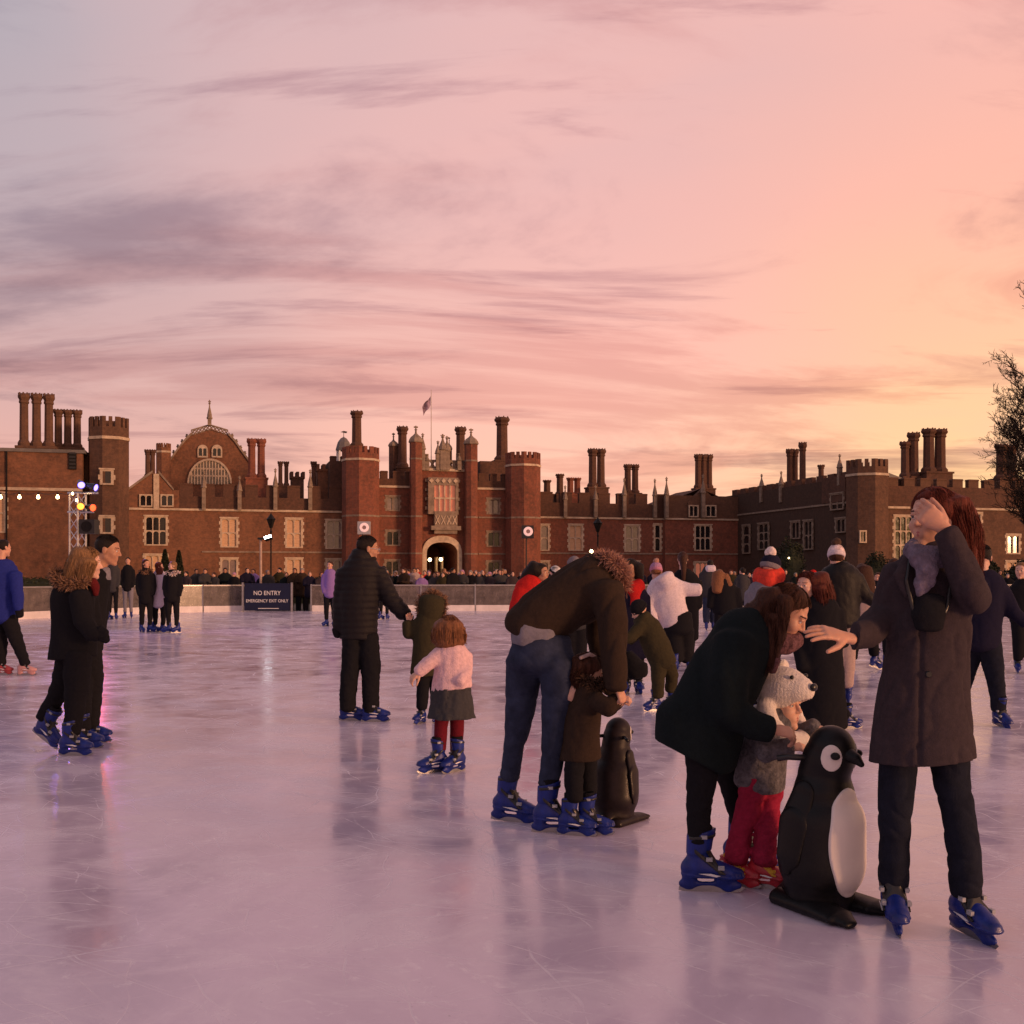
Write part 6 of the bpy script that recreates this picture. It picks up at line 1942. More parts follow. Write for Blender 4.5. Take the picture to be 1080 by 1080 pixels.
for s in (-1, 1): put(p3, H3, 'bear_eye', BLACKP, (s * 0.068, 0.098, 0.146), (0.011, 0.010, 0.011), hat)

# ---- 5 bending man in the brown jacket
D5 = 6.1
p5, H5 = person('man in brown jacket and blue jeans bending over a child', D5, [
    ('jacket', C_BROWN, [
        [(549, 665, 21, 25), (571, 650, 29, 29), (598, 633, 30, 31), (622, 619, 28, 32), (637, 612, 19, 27)],
        [(640, 621, 16.5, None, -0.15), (646, 655, 14.5, None, -0.19), (647, 690, 12.5, None, -0.21), (650, 724, 10.5, None, -0.22)],
        [(636, 628, 16, None, 0.16), (632, 670, 14, None, 0.2), (638, 712, 11, None, 0.16), (645, 728, 10, None, 0.1)],
        [(628, 604, 20, 22), (640, 600, 19, 20)]], dict(k=0.03, fold=(0.013, 9), cut=[(552, 675, -0.6, -0.9)])),
    ('shirt', C_SHIRT, [[(553, 664, 23, 28), (575, 668, 27, 27)]], dict(k=0.02, fold=(0.004, 20), core=False, cut=[(570, 684, -0.2, -1)])),
    ('jeans', C_DENIM, [[(571, 676, 31, 27), (571, 697, 35, 29)], [(554, 700, 20, 24, 0.06), (550, 735, 17, 19, 0.08), (547, 760, 14.5, 16, 0.10), (541, 790, 11.5, 13, 0.13), (537, 818, 11, 12, 0.16)],
                        [(588, 700, 20.5, 24, -0.05), (589, 738, 17.5, 19, -0.06), (587, 768, 15, 16, -0.06), (583, 798, 12, 13, -0.05), (579, 826, 11.5, 12, -0.05)]], dict(k=0.03, fold=(0.0075, 11), st=(1, 1, 1.1))),
    ('hood', C_BROWN, [[(640, 600, 14, 20, 0.0), (648, 612, 12, 18, 0.02)]], dict(k=0.02, fold=(0.003, 20))),
    ('fur_trim', FUR_P, [[(630, 590, -0.05), (640, 589, -0.10), (650, 594, -0.12), (657, 606, -0.10), (658, 620, -0.06)], [(632, 590, 0.05), (644, 590, 0.10), (655, 600, 0.10), (658, 616, 0.05)]], dict(n=4200, len=0.042, rad=0.030, thick=0.0026)),
    ], head=dict(px=640, py=616, yaw=88, pitch=-62, s=1.02, skin=0, hair='dark'),
    hands=[dict(style='grip', px=651, py=723, dy=-0.22, dir=(0.35, -0.1, -0.93), up=(0.8, -0.5, 0.2), s=1.0)],
    feet=[dict(px=537, dy=0.20, yaw=70, pitch=-3), dict(px=582, dy=-0.07, yaw=84, pitch=0)],
    hairp=dict(col='dark', short=True, rough=0.003))

# ---- 6 child in front of him
D6 = 6.0
p6, H6 = person('small child in dark brown coat standing between the bending man and a penguin', D6, [
    ('coat', C_BROWN, [[(620, 726, 15, 18), (615, 748, 19, 20), (612, 775, 20, 21), (612, 800, 22, 22)], [(628, 738, 9, None, -0.10), (640, 746, 8.5, None, -0.14), (650, 738, 7.5, None, -0.10)], [(624, 740, 9, None, 0.10), (642, 748, 8, None, 0.10), (652, 740, 7, None, 0.04)]], dict(k=0.03, fold=(0.006, 22), cut=[(612, 801, 0.05, -1)])),
    ('leggings', BLACKC, [[(607, 795, 11, 12, -0.04), (605, 820, 10, 11, -0.05), (606, 842, 9.5, 10, -0.05)], [(619, 795, 11, 12, 0.05), (620, 822, 10, 10, 0.06), (621, 842, 9, 10, 0.06)]], dict(k=0.015, fold=(0.004, 30))),
    ('fur_trim', FUR_D, [[(606, 700, 0.0), (614, 716, -0.07), (628, 724, -0.08), (638, 718, -0.02)], [(608, 706, 0.05), (620, 722, 0.06), (634, 722, 0.05)]], dict(n=2200, len=0.03, rad=0.03)),
    ('hairband', C_BEIGE, [[(612, 694, 2.2, 2.2, -0.075), (622, 690, 2.2, 2.2, -0.06), (633, 696, 2.2, 2.2, 0.0)]], dict(k=0.003, fold=(0.001, 10), res=0.5)),
    ], head=dict(px=622, py=709, yaw=95, pitch=-25, s=0.82, skin=1, hair='girl'),
    hands=[dict(style='grip', px=651, py=738, dy=-0.10, dir=(0.8, 0, 0.1), up=(0, -0.3, 0.95), s=0.7)],
    feet=[dict(px=604, dy=-0.04, yaw=75, s=0.78), dict(px=622, dy=-0.02, yaw=80, s=0.78)],
    hairp=dict(col='brown', rough=0.008, locks=[[(616, 700, 14, 16, 0.0), (610, 714, 12, 14, 0.0), (612, 730, 8, 10, 0.0)]]))

# ---- 8 couple on the left
D8 = 8.7
p8, H8 = person('fair-haired woman in black coat with fur hood skating left of the bare-headed man', D8, [
    ('coat', BLACKC, [[(78, 616, 17, 17), (76, 632, 22, 20), (77, 655, 22, 19), (77, 680, 24, 20), (76, 700, 25, 21)], [(84, 628, 11, None, -0.16), (88, 655, 10, None, -0.20), (97, 668, 8.5, None, -0.22), (103, 669, 7.5, None, -0.22)], [(95, 630, 9, None, 0.10), (99, 655, 8.5, None, 0.14), (104, 670, 7, None, 0.10)]], dict(k=0.03, fold=(0.006, 12), cut=[(76, 694, 0.1, -1)])),
    ('trousers', BLACKC, [[(82, 690, 15, 15, -0.05), (81, 725, 12.5, 13, -0.06), (78, 755, 9.5, 10, -0.05), (76, 772, 9, 9, -0.05)], [(74, 692, 14, 15, 0.08), (66, 722, 11.5, 12, 0.12), (55, 742, 9, 9, 0.14), (46, 757, 8.5, 8.5, 0.14)]], dict(k=0.02, fold=(0.006, 24))),
    ('gloves', BLACKC, [[(103, 668, 7, 6, -0.22), (109, 672, 6.5, 5, -0.22), (113, 676, 4, 3.5, -0.22)], [(105, 664, 6, 5, -0.22), (112, 668, 4, 4, -0.22)]], dict(k=0.015, fold=(0.003, 30), res=0.7)),
    ('hood', BLACKC, [[(70, 610, 12, 14, 0.04), (66, 618, 11, 14, 0.05)]], dict(k=0.02)),
    ('scarf', cloth('dark_red_scarf', (0.10, 0.012, 0.014)), [[(97, 613, 4, 5, -0.05), (100, 619, 4, 5, -0.04), (101, 627, 2.5, 3, -0.04)]], dict(k=0.01)),
    ('fur_trim', FUR_T, [[(58, 604, 0.0), (62, 614, -0.10), (76, 618, -0.15), (90, 614, -0.12)], [(58, 604, 0.02), (66, 612, 0.12), (84, 614, 0.13)]], dict(n=2600, len=0.045, rad=0.035, thick=0.005)),
    ], head=dict(px=93, py=594, yaw=118, pitch=-4, s=1.0, skin=1, hair='blond'),
    feet=[dict(px=76, dy=-0.08, yaw=85, pitch=0), dict(px=44, dy=0.14, yaw=72, pitch=-32, lift=0.10)],
    hairp=dict(col='blond', rough=0.006, locks=[[(88, 585, 13, 14, 0.0), (82, 598, 12, 13, -0.02), (76, 612, 8, 11, -0.04)], [(92, 592, 10, 8, -0.07), (88, 610, 8, 6, -0.09)]]))
D9 = 9.35
p9, H9 = person('dark-haired man in profile skating arm in arm with the fair-haired woman', D9, [
    ('jacket', BLACKC, [[(107, 603, 9, 11), (101, 613, 15, 15), (96, 640, 16, 15), (94, 672, 15, 14), (93, 690, 15, 14)], [(90, 614, 8, None, -0.05), (88, 645, 7.5, None, -0.1), (96, 668, 6.5, None, -0.12)], [(108, 614, 7, None, 0.15), (109, 645, 6.5, None, 0.18), (106, 668, 6, None, 0.1)]], dict(k=0.03, fold=(0.006, 13), cut=[(94, 686, 0, -1)])),
    ('trousers', BLACKC, [[(94, 680, 12, 13, -0.04), (98, 712, 10.5, 12, -0.05), (98, 742, 8.5, 10, -0.04), (96, 764, 8, 9, -0.03)], [(90, 680, 12, 12, 0.0), (88, 712, 10, 11, -0.1), (87, 745, 8.5, 9, -0.3), (87, 768, 8, 8, -0.35)]], dict(k=0.02, fold=(0.006, 24))),
    ('scarf', C_SHIRT, [[(109, 602, 7, 8), (112, 611, 5, 7)]], dict(k=0.01)),
    ], head=dict(px=114, py=580, yaw=98, pitch=-10, s=1.03, skin=2, hair='dark'),
    feet=[dict(px=97, dy=-0.03, yaw=88, pitch=0), dict(px=88, dy=-0.35, yaw=86, pitch=0)],
    hairp=dict(col='dark', short=True, rough=0.003, line=-0.004))

# ---- 9 man in blue at the left edge
pB, HB = person('man in royal blue jacket skating out at the left picture edge', 15.6, [
    ('jacket', C_BLUE, [[(4, 594, 10, 10), (2, 604, 17, 12), (1, 630, 17, 12), (1, 652, 16, 12)], [(16, 606, 7, None, -0.1), (19, 630, 6, None, -0.15), (20, 643, 5, None, -0.16)]], dict(k=0.04, fold=(0.01, 9))),
    ('trousers', BLACKC, [[(8, 648, 9, 9, 0), (17, 675, 7, 7, 0), (27, 700, 5, 5, 0)], [(-3, 648, 9, 9, 0.1), (1, 676, 7, 7, 0.1), (1, 700, 5, 5, 0.1)]], dict(k=0.03, fold=(0.01, 14))),
    ('glove', BLACKC, [[(20, 643, 4.5, 4, -0.16), (21, 650, 4, 3.5, -0.17)]], dict(k=0.01, core=False)),
    ], head=dict(px=4, py=578, yaw=150, pitch=0, s=1.0, skin=0, hair='dark'), base=8,
    feet=[dict(px=26, dy=0.0, yaw=90, pitch=0, shell=M('pink_white_boot', (0.55, 0.30, 0.30), rough=0.5), low=True), dict(px=2, dy=0.1, yaw=85, shell=M('pink_red_boot', (0.35, 0.06, 0.07), rough=0.5), low=True)],
    hairp=dict(col='dark', short=True))

# ---- 10 puffer man and olive child, pink girl
D10 = 10.65
pm, Hm_ = person('bearded man with glasses in black puffer jacket leading a child by hand', D10, [
    ('jacket', C_PUFF, [[(381, 590, 11, 12), (381, 602, 20, 16), (379, 630, 21.5, 17), (378, 655, 20, 16), (378, 678, 19, 15)], [(363, 604, 8.5, None, 0.0), (359, 636, 8, None, 0.03), (358, 662, 7, None, 0.0)], [(399, 604, 9, None, 0.0), (412, 632, 9, None, -0.03), (427, 648, 7.5, None, -0.05)], [(381, 584, 11, 12), (381, 592, 13, 13)]], dict(k=0.035, fold=(0.004, 12), quilt=(0.012, 52), cut=[(377, 674, 0, -1)])),
    ('trousers', BLACKC, [[(372, 672, 11, 13), (370, 702, 10, 11), (367, 730, 8.8, 9.5), (367, 746, 8.5, 9.5)], [(388, 672, 11.5, 13), (391, 704, 10.5, 11), (391, 732, 9.2, 9.5), (391, 748, 9, 9.5)]], dict(k=0.02, fold=(0.009, 22))),
    ('glove', BLACKC, [[(427, 648, 6.5, 6, -0.05), (433, 653, 5, 5, -0.05)], [(356, 664, 6, 5), (356, 671, 4, 4)]], dict(k=0.01, core=False)),
    ], head=dict(px=388, py=579, yaw=112, pitch=-6, s=1.05, skin=2, hair='dark'),
    feet=[dict(px=369, dy=0.06, yaw=78, low=True), dict(px=393, dy=-0.03, yaw=86, low=True)],
    hairp=dict(col='dark', short=True, rough=0.003))
def beard_fn(q):
    d = Ell((0, 0.028, -0.082), (0.060, 0.062, 0.045))(q)
    return np.maximum(np.maximum(d, q[:, 2] + 0.052 - 0.35 * np.abs(q[:, 0])), -(q[:, 1] + 0.0)) + 0.002 * wob(q, 200, 2)
head_part(pm, Hm_, 'beard', HAIR['dark'], beard_fn, (-0.08, -0.02, -0.14), (0.08, 0.11, -0.02), 0.006)
gl = MB()
for s in (-1, 1):
    gl.tube([(s * 0.031 + 0.023 * math.cos(a), 0.100, 0.003 + 0.019 * math.sin(a)) for a in [k * math.pi / 6 for k in range(13)]], 0.0022, 5)
    gl.tube([(s * 0.054, 0.098, 0.006), (s * 0.082, 0.03, 0.006), (s * 0.082, -0.02, 0.0)], 0.0022, 5)
gl.tube([(-0.009, 0.101, 0.006), (0.009, 0.101, 0.006)], 0.0022, 5)
gm = gl.mesh('glasses', GREYP); gm.transform(Matrix.Translation(-pm.location) @ Hm_); add('glasses', gm, pm)

pc, Hc = person('child in olive hooded coat holding hands with the man in the puffer jacket', 10.5, [
    ('coat', C_OLIVE, [[(452, 648, 11, 12), (451, 660, 15, 14), (450, 685, 15, 14), (449, 710, 16, 15)], [(440, 660, 7, None, 0.0), (431, 668, 6.5, None, 0.0), (430, 657, 6, None, 0.0)], [(463, 662, 6.5, None, 0.0), (467, 685, 6, None, 0.0)]], dict(k=0.03, fold=(0.005, 18), cut=[(449, 713, 0, -1)])),
    ('leggings', BLACKC, [[(446, 708, 7.5, 8), (446, 730, 6.5, 7), (445, 746, 6, 6)], [(458, 708, 7.5, 8, 0.08), (460, 732, 6.5, 7, 0.1), (461, 746, 6, 6, 0.1)]], dict(k=0.015, fold=(0.004, 30))),
    ('hood', C_OLIVE, [[(456, 634, 14, 14), (455, 644, 14, 14), (453, 654, 12, 12)]], dict(k=0.02, fold=(0.003, 20))),
    ('fur_trim', FUR_T, [[(442, 634, 0), (443, 646, -0.02), (455, 655, -0.06), (468, 646, -0.02), (469, 634, 0.0), (456, 625, 0.02), (444, 634, 0.02)], [(444, 632, 0.06), (456, 625, 0.07), (468, 632, 0.06)]], dict(n=3200, len=0.04, rad=0.025, thick=0.004)),
    ], head=dict(px=456, py=639, yaw=170, pitch=-6, s=0.86, skin=1, hair='girl'),
    hands=[dict(style='curl', px=431, py=656, dy=0, dir=(0, 0, 1), up=(0, 1, 0), s=0.7)],
    feet=[dict(px=444, dy=0.0, yaw=-30, s=0.72), dict(px=461, dy=0.1, yaw=150, s=0.72)])
pg, Hg = person('little girl in pale pink cardigan and grey skirt with maroon tights', 7.9, [
    ('cardigan', C_PINK, [[(476, 681, 12, 12), (476, 690, 18, 15), (477, 708, 19, 16), (477, 730, 22, 19)], [(463, 690, 8, None, -0.02), (452, 700, 7.5, None, -0.06), (441, 709, 6, None, -0.08)], [(491, 692, 7.5, None, 0.05), (491, 710, 7, None, -0.05), (484, 720, 6, None, -0.12)]], dict(k=0.025, fold=(0.005, 24), cut=[(477, 727, 0.1, -1)])),
    ('skirt', C_SKIRT, [[(477, 718, 16, 14), (476, 732, 21, 19), (476, 748, 24, 22), (476, 762, 26, 24)]], dict(k=0.02, fold=(0.010, 30), cut=[(476, 757, 0, -1)])),
    ('tights', C_TIGHTS, [[(467, 750, 8, 8), (465, 770, 7, 7), (464, 790, 6.5, 6.5)], [(482, 750, 8, 8, 0.05), (482, 770, 7.5, 7.5, 0.05), (481, 792, 6.5, 6.5, 0.05)]], dict(k=0.01, fold=(0.002, 30))),
    ], head=dict(px=473, py=665, yaw=-150, pitch=-4, s=0.88, skin=1, hair='girl'),
    hands=[dict(style='curl', px=442, py=709, dy=-0.08, dir=(-0.7, -0.1, -0.6), up=(-0.5, -0.6, 0.5), s=0.78)],
    feet=[dict(px=460, dy=-0.02, yaw=-62, s=0.86), dict(px=481, dy=0.0, yaw=-40, s=0.86)],
    hairp=dict(col='girl', rough=0.007, locks=[[(473, 660, 16, 16), (473, 672, 17, 16), (473, 680, 14, 13)], [(486, 668, 6, 8), (487, 678, 4, 6)], [(460, 668, 5, 7), (458, 676, 3, 5)]]))

# ---- behind the bending man
pr_, Hr = person('dark-haired woman in bright red jacket half hidden behind the bending man', 14.6, [
    ('jacket', C_RED, [[(563, 612, 10, 10), (558, 620, 15, 12), (553, 640, 16, 12), (550, 656, 16, 12)], [(549, 624, 7.5, None, -0.08), (544, 642, 7, None, -0.12), (548, 652, 6, None, -0.18)], [(570, 622, 7, None, 0.0), (576, 636, 6, None, -0.1), (578, 650, 5, None, -0.1)]], dict(k=0.04, fold=(0.008, 12))),
    ('trousers', C_DJEAN, [[(556, 654, 10, 10), (558, 680, 8, 8), (558, 704, 6, 6)], [(566, 654, 10, 10), (570, 680, 8, 8), (572, 704, 6, 6)]], dict(k=0.03)),
    ], head=dict(px=571, py=604, yaw=60, pitch=0, s=1.0, skin=2, hair='dark'), feet=[dict(px=558, dy=0, yaw=80), dict(px=573, dy=0.1, yaw=80)],
    hairp=dict(col='dark', rough=0.006, locks=[[(566, 600, 10, 11, 0.03), (557, 608, 8, 8, 0.05), (550, 618, 5, 6, 0.05)]]))
pk, Hk = person('woman in grey knitted beanie behind the bending man', 14.8, [
    ('jacket', C_DGREY, [[(607, 612, 9, 10), (607, 620, 15, 12), (607, 660, 15, 12)], [(594, 622, 6, 6), (590, 640, 6, 6)]], dict(k=0.04)),
    ('trousers', BLACKC, [[(602, 656, 9, 9), (602, 704, 6, 6)], [(612, 656, 9, 9), (612, 704, 6, 6)]], dict(k=0.03)),
    ], head=dict(px=606, py=598, yaw=15, pitch=0, s=1.0, skin=1, hair='brown'), feet=[dict(px=602, dy=0, yaw=0), dict(px=613, dy=0, yaw=10)],
    hairp=dict(col='brown', rough=0.004, locks=[[(600, 600, 5, 8, 0.03), (599, 612, 4, 5, 0.0)], [(614, 600, 5, 8, 0.03), (615, 612, 4, 5, 0.0)]]))
beanie(pk, Hk, C_GREYK, C_GREYK, h=0.014)
pw, Hw = person('skater with black and white striped hat between the red jacket and the beanie', 17.5, [
    ('jacket', C_SHIRT, [[(586, 614, 7, 8), (587, 622, 12, 10), (588, 655, 12, 10)], [(579, 624, 5, 5), (580, 640, 5, 5), (586, 632, 4, 4, -0.2)]], dict(k=0.04)),
    ('trousers', BLACKC, [[(583, 650, 8, 8), (583, 692, 5, 5)], [(592, 650, 8, 8), (592, 692, 5, 5)]], dict(k=0.03)),
    ], head=dict(px=586, py=606, yaw=40, pitch=-10, s=0.95, skin=1, hair='dark'), feet=[dict(px=583, dy=0, yaw=20), dict(px=592, dy=0, yaw=20)])
beanie(pw, Hw, M('striped_hat', (0.5, 0.47, 0.46), rough=0.6, var=0.9, scale=9, stretch=(1, 1, 3)), BLACKC, h=0.016)
ps, Hs = person('dark-haired woman with bright red scarf right of the bending man', 13.2, [
    ('coat', C_NAVY, [[(667, 618, 9, 10), (667, 628, 16, 13), (667, 665, 17, 13), (667, 690, 17, 13)], [(652, 630, 6, 6), (648, 660, 6, 6)], [(680, 630, 6, 6), (681, 660, 6, 6)]], dict(k=0.04)),
    ('scarf', C_RED, [[(661, 618, 7, 8, -0.05), (668, 623, 8, 9, -0.08), (675, 617, 6, 8, -0.02)], [(670, 624, 6, 4, -0.12), (669, 640, 5, 3, -0.16)]], dict(k=0.02, core=False)),
    ('trousers', BLACKC, [[(662, 685, 8, 8), (662, 715, 6, 6)], [(672, 685, 8, 8), (672, 715, 6, 6)]], dict(k=0.03)),
    ], head=dict(px=665, py=600, yaw=-30, pitch=-5, s=1.0, skin=2, hair='dark'), feet=[dict(px=661, dy=0, yaw=-20), dict(px=673, dy=0, yaw=10)],
    hairp=dict(col='dark', rough=0.005, locks=[[(660, 596, 9, 10, 0.02), (658, 612, 7, 8, 0.03)], [(672, 598, 7, 10, 0.02), (674, 612, 5, 7, 0.03)]]))
po, Ho = person('child in olive coat and black hat crouching forward as they skate', 11.5, [
    ('coat', C_OLIVE, [[(677, 652, 10, 12), (684, 664, 14, 14), (693, 684, 15, 14), (700, 700, 14, 13)], [(676, 660, 7, None, -0.08), (666, 672, 6, None, -0.12), (654, 675, 5, None, -0.14)], [(680, 662, 6, None, 0.1), (664, 676, 5, None, 0.12)]], dict(k=0.03, fold=(0.006, 18))),
    ('trousers', C_OLIVE, [[(695, 700, 9, 9, -0.03), (694, 715, 7.5, 8, -0.03), (694, 734, 6, 6, -0.03)], [(704, 702, 8.5, 9, 0.08), (709, 712, 7, 7, 0.1), (707, 728, 6, 6, 0.1)]], dict(k=0.02, fold=(0.005, 30))),
    ('glove', BLACKC, [[(653, 675, 4.5, 4, -0.14), (647, 677, 3, 3, -0.14)]], dict(k=0.01, core=False)),
    ], head=dict(px=674, py=645, yaw=-70, pitch=-25, s=0.86, skin=1, hair='brown'), feet=[dict(px=690, dy=-0.02, yaw=-60, s=0.8), dict(px=707, dy=0.1, yaw=-60, s=0.8)])
beanie(po, Ho, BLACKC, BLACKC, h=0.012, low=0.0)
ph, Hh = person('girl in white hoodie and pink striped bobble hat gliding away with arm out', 16.4, [
    ('hoodie', C_WHITE, [[(698, 611, 10, 11), (702, 620, 18, 14), (707, 640, 17, 13), (712, 655, 16, 13)], [(716, 620, 8, None, 0.0), (727, 622, 7, None, 0.0), (737, 622, 6.5, None, 0.0)], [(690, 622, 7.5, None, 0.0), (684, 640, 7, None, 0.0), (688, 655, 6, None, -0.1)], [(700, 610, 12, 10, -0.12), (705, 618, 10, 8, -0.14)]], dict(k=0.04, fold=(0.008, 12))),
    ('trousers', BLACKC, [[(715, 650, 15, 13), (716, 664, 15, 13)], [(709, 664, 9, 9), (712, 685, 8, 8), (714, 696, 7, 7)], [(723, 664, 9, 9, 0.1), (724, 685, 8, 8, 0.1), (725, 696, 7, 7, 0.1)]], dict(k=0.04, fold=(0.008, 16))),
    ], head=dict(px=692, py=603, yaw=170, pitch=0, s=1.0, skin=0, hair='girl'), feet=[dict(px=713, dy=-0.05, yaw=160), dict(px=727, dy=0.1, yaw=160)],
    hairp=dict(col='girl', rough=0.004))
beanie(ph, Hh, C_MAUVE, cloth('pink_knit', (0.5, 0.22, 0.33), bump=1.0, bscale=80), FUR_P, h=0.014, low=0.0)
pp, Hp = person('tall woman with brown ponytail in black coat behind the white hoodie', 18.4, [
    ('coat', BLACKC, [[(721, 604, 9, 9), (722, 612, 15, 11), (722, 650, 15, 12), (722, 672, 15, 12)], [(709, 614, 6, 6), (707, 640, 5, 5)], [(735, 614, 6, 6), (736, 640, 5, 5)]], dict(k=0.04)),
    ('trousers', BLACKC, [[(717, 668, 7, 7), (717, 688, 5, 5)], [(727, 668, 7, 7), (727, 688, 5, 5)]], dict(k=0.03)),
    ], head=dict(px=720, py=590, yaw=175, pitch=0, s=1.05, skin=1, hair='brown'), feet=[dict(px=716, dy=0, yaw=170), dict(px=728, dy=0, yaw=170)],
    hairp=dict(col='brown', rough=0.004, locks=[[(720, 588, 4, 5, -0.09), (721, 600, 3, 3.5, -0.14), (721, 612, 2, 2.5, -0.16)]]))
pq, Hq = person('person in grey-green jacket with white hood seen from behind', 28.5, [
    ('jacket', C_DGREY, [[(749, 600, 7, 7), (748, 606, 9, 7), (748, 628, 9, 7)], [(741, 606, 4, 4), (740, 626, 3.5, 3.5)], [(756, 606, 4, 4), (757, 626, 3.5, 3.5)]], dict(k=0.05)),
    ('hood', C_WHITE, [[(746, 600, 5, 4, -0.1), (753, 600, 4, 4, -0.1)]], dict(k=0.03)),
    ('jeans', C_DENIM, [[(746, 626, 5, 5), (745, 644, 4, 4), (745, 656, 3.5, 3.5)], [(752, 626, 5, 5, .1), (753, 644, 4, 4, .1), (752, 656, 3.5, 3.5, .1)]], dict(k=0.03)),
    ], head=dict(px=749, py=595.5, yaw=170, s=1.0, skin=1, hair='dark'), feet=[dict(px=745, dy=0, yaw=170), dict(px=752, dy=.1, yaw=170)], hairp=dict(col='dark'))
pl, Hl = person('woman with long light brown hair in black coat seen from behind', 25.5, [
    ('coat', BLACKC, [[(762, 612, 8, 8), (763, 620, 13, 9), (765, 645, 13, 9)], [(752, 622, 5, 5), (749, 640, 4, 4)], [(776, 622, 5, 5), (780, 640, 4, 4)]], dict(k=0.05)),
    ('leggings', BLACKC, [[(759, 640, 5.5, 5.5), (757, 662, 4, 4)], [(768, 640, 5.5, 5.5), (769, 662, 4, 4)]], dict(k=0.03)),
    ], head=dict(px=759, py=606, yaw=160, s=1.0, skin=1, hair='girl'), feet=[dict(px=757, dy=0, yaw=150), dict(px=769, dy=0.1, yaw=160)],
    hairp=dict(col='girl', rough=0.006, locks=[[(758, 606, 7, 7, -0.03), (757, 616, 7, 5, -0.12), (756, 624, 5, 4, -0.16)], [(764, 608, 5, 5, -0.05), (769, 618, 4, 4, -0.1)]]))
pn, Hn = person('child in pom-pom hat and bright orange-red scarf behind the bending woman', 10.2, [
    ('jacket', C_SHIRT, [[(808, 614, 12, 12), (808, 624, 19, 15), (808, 660, 20, 15)], [(792, 626, 7, 7), (790, 655, 6.5, 6.5)], [(825, 626, 7, 7), (826, 655, 6.5, 6.5)]], dict(k=0.03)),
    ('scarf', M('orange_red_knit', (0.62, 0.05, 0.03), rough=0.9, var=0.25, scale=30, bump=0.9, bscale=70), [[(799, 607, 7, 9, 0.02), (810, 611, 10, 11, -0.05), (822, 606, 7, 9, 0.0)]], dict(k=0.02, core=False)),
    ('trousers', BLACKC, [[(801, 655, 10, 10), (801, 700, 8, 8), (801, 745, 7, 7)], [(815, 655, 10, 10), (815, 700, 8, 8), (815, 745, 7, 7)]], dict(k=0.03)),
    ], head=dict(px=814, py=600, yaw=130, pitch=0, s=0.95, skin=1, hair='brown'), feet=[dict(px=800, dy=0, yaw=150, s=.85), dict(px=816, dy=0, yaw=150, s=.85)])
beanie(pn, Hn, C_NAVY, C_GREYK, FUR_W, h=0.010, low=-0.01, pomr=0.055)
pa, Ha = person('auburn-haired teenager in long black coat looking left behind the penguin', 10.0, [
    ('coat', BLACKC, [[(862, 632, 12, 13), (864, 644, 21, 17), (865, 680, 23, 18), (866, 720, 25, 20), (867, 765, 27, 21)], [(846, 646, 8, 8), (842, 680, 7.5, 7.5), (846, 705, 6.5, 6.5, -.1)], [(883, 646, 8, 8), (888, 680, 7.5, 7.5)]], dict(k=0.035, fold=(0.007, 14), cut=[(866, 768, 0, -1)])),
    ('leggings', BLACKC, [[(860, 755, 8, 8), (860, 772, 7, 7)], [(882, 750, 8, 8), (893, 754, 6, 6)]], dict(k=0.02)),
    ], head=dict(px=851, py=618, yaw=-48, pitch=0, s=1.05, skin=1, hair='auburn'),
    feet=[dict(px=859, dy=0.0, yaw=-20, s=.9), dict(px=895, dy=0.15, yaw=100, s=.8)],
    hairp=dict(col='auburn', rough=0.005, locks=[[(860, 612, 15, 15, 0.03), (868, 628, 12, 12, 0.02), (873, 645, 7, 9, -0.02)], [(864, 620, 8, 8, -0.06), (869, 645, 5, 5, -0.1)]]))
pt, Ht = person('skater in white patterned bobble hat and black leather jacket seen from behind', 12.0, [
    ('jacket', C_LEATH, [[(884, 598, 12, 12), (886, 608, 21, 15), (886, 635, 21, 15), (886, 657, 20, 15)], [(868, 610, 8, 8), (864, 640, 7, 7)], [(903, 610, 8, 8), (912, 628, 7.5, 7.5), (929, 639, 6, 6)]], dict(k=0.035, fold=(0.006, 14))),
    ('trousers', C_BEIGE, [[(879, 655, 11, 11), (880, 700, 8.5, 8.5), (880, 722, 7, 7)], [(893, 655, 11, 11), (893, 700, 8.5, 8.5), (893, 722, 7, 7)]], dict(k=0.03)),
    ], head=dict(px=882, py=588, yaw=165, s=1.0, skin=1, hair='brown'), feet=[dict(px=879, dy=0, yaw=170), dict(px=894, dy=0.1, yaw=170)], hairp=dict(col='brown'),
    hands=[dict(style='curl', px=929, py=639, dir=(0.9, 0, -0.3), up=(0, -.3, 1), s=1.0)])
beanie(pt, Ht, M('white_patterned_knit', (0.62, 0.50, 0.50), rough=0.9, var=0.55, scale=16, bump=0.8, bscale=70), C_WHITE, FUR_D, h=0.010, low=0.0, pomr=0.052)
pu, Hu = person('woman with long straight brown hair in pale jacket beyond the leather jacket', 16.6, [
    ('jacket', C_BEIGE, [[(911, 616, 9, 9), (911, 624, 14, 11), (911, 650, 14, 11)], [(901, 626, 5, 5), (900, 645, 5, 5)], [(922, 626, 5, 5), (923, 645, 5, 5)]], dict(k=0.04)),
    ('trousers', BLACKC, [[(904, 646, 8, 8), (901, 675, 6.5, 6.5), (899, 694, 5, 5)], [(917, 646, 8, 8), (920, 675, 6.5, 6.5), (922, 690, 5, 5)]], dict(k=0.03)),
    ], head=dict(px=909, py=603, yaw=160, s=1.0, skin=1, hair='brown'), feet=[dict(px=899, dy=0, yaw=170), dict(px=922, dy=0, yaw=120, pitch=-15, lift=.03)],
    hairp=dict(col='brown', rough=0.005, locks=[[(910, 602, 10, 10, -0.04), (913, 616, 10, 7, -0.12), (917, 628, 7, 5, -0.16)]]))
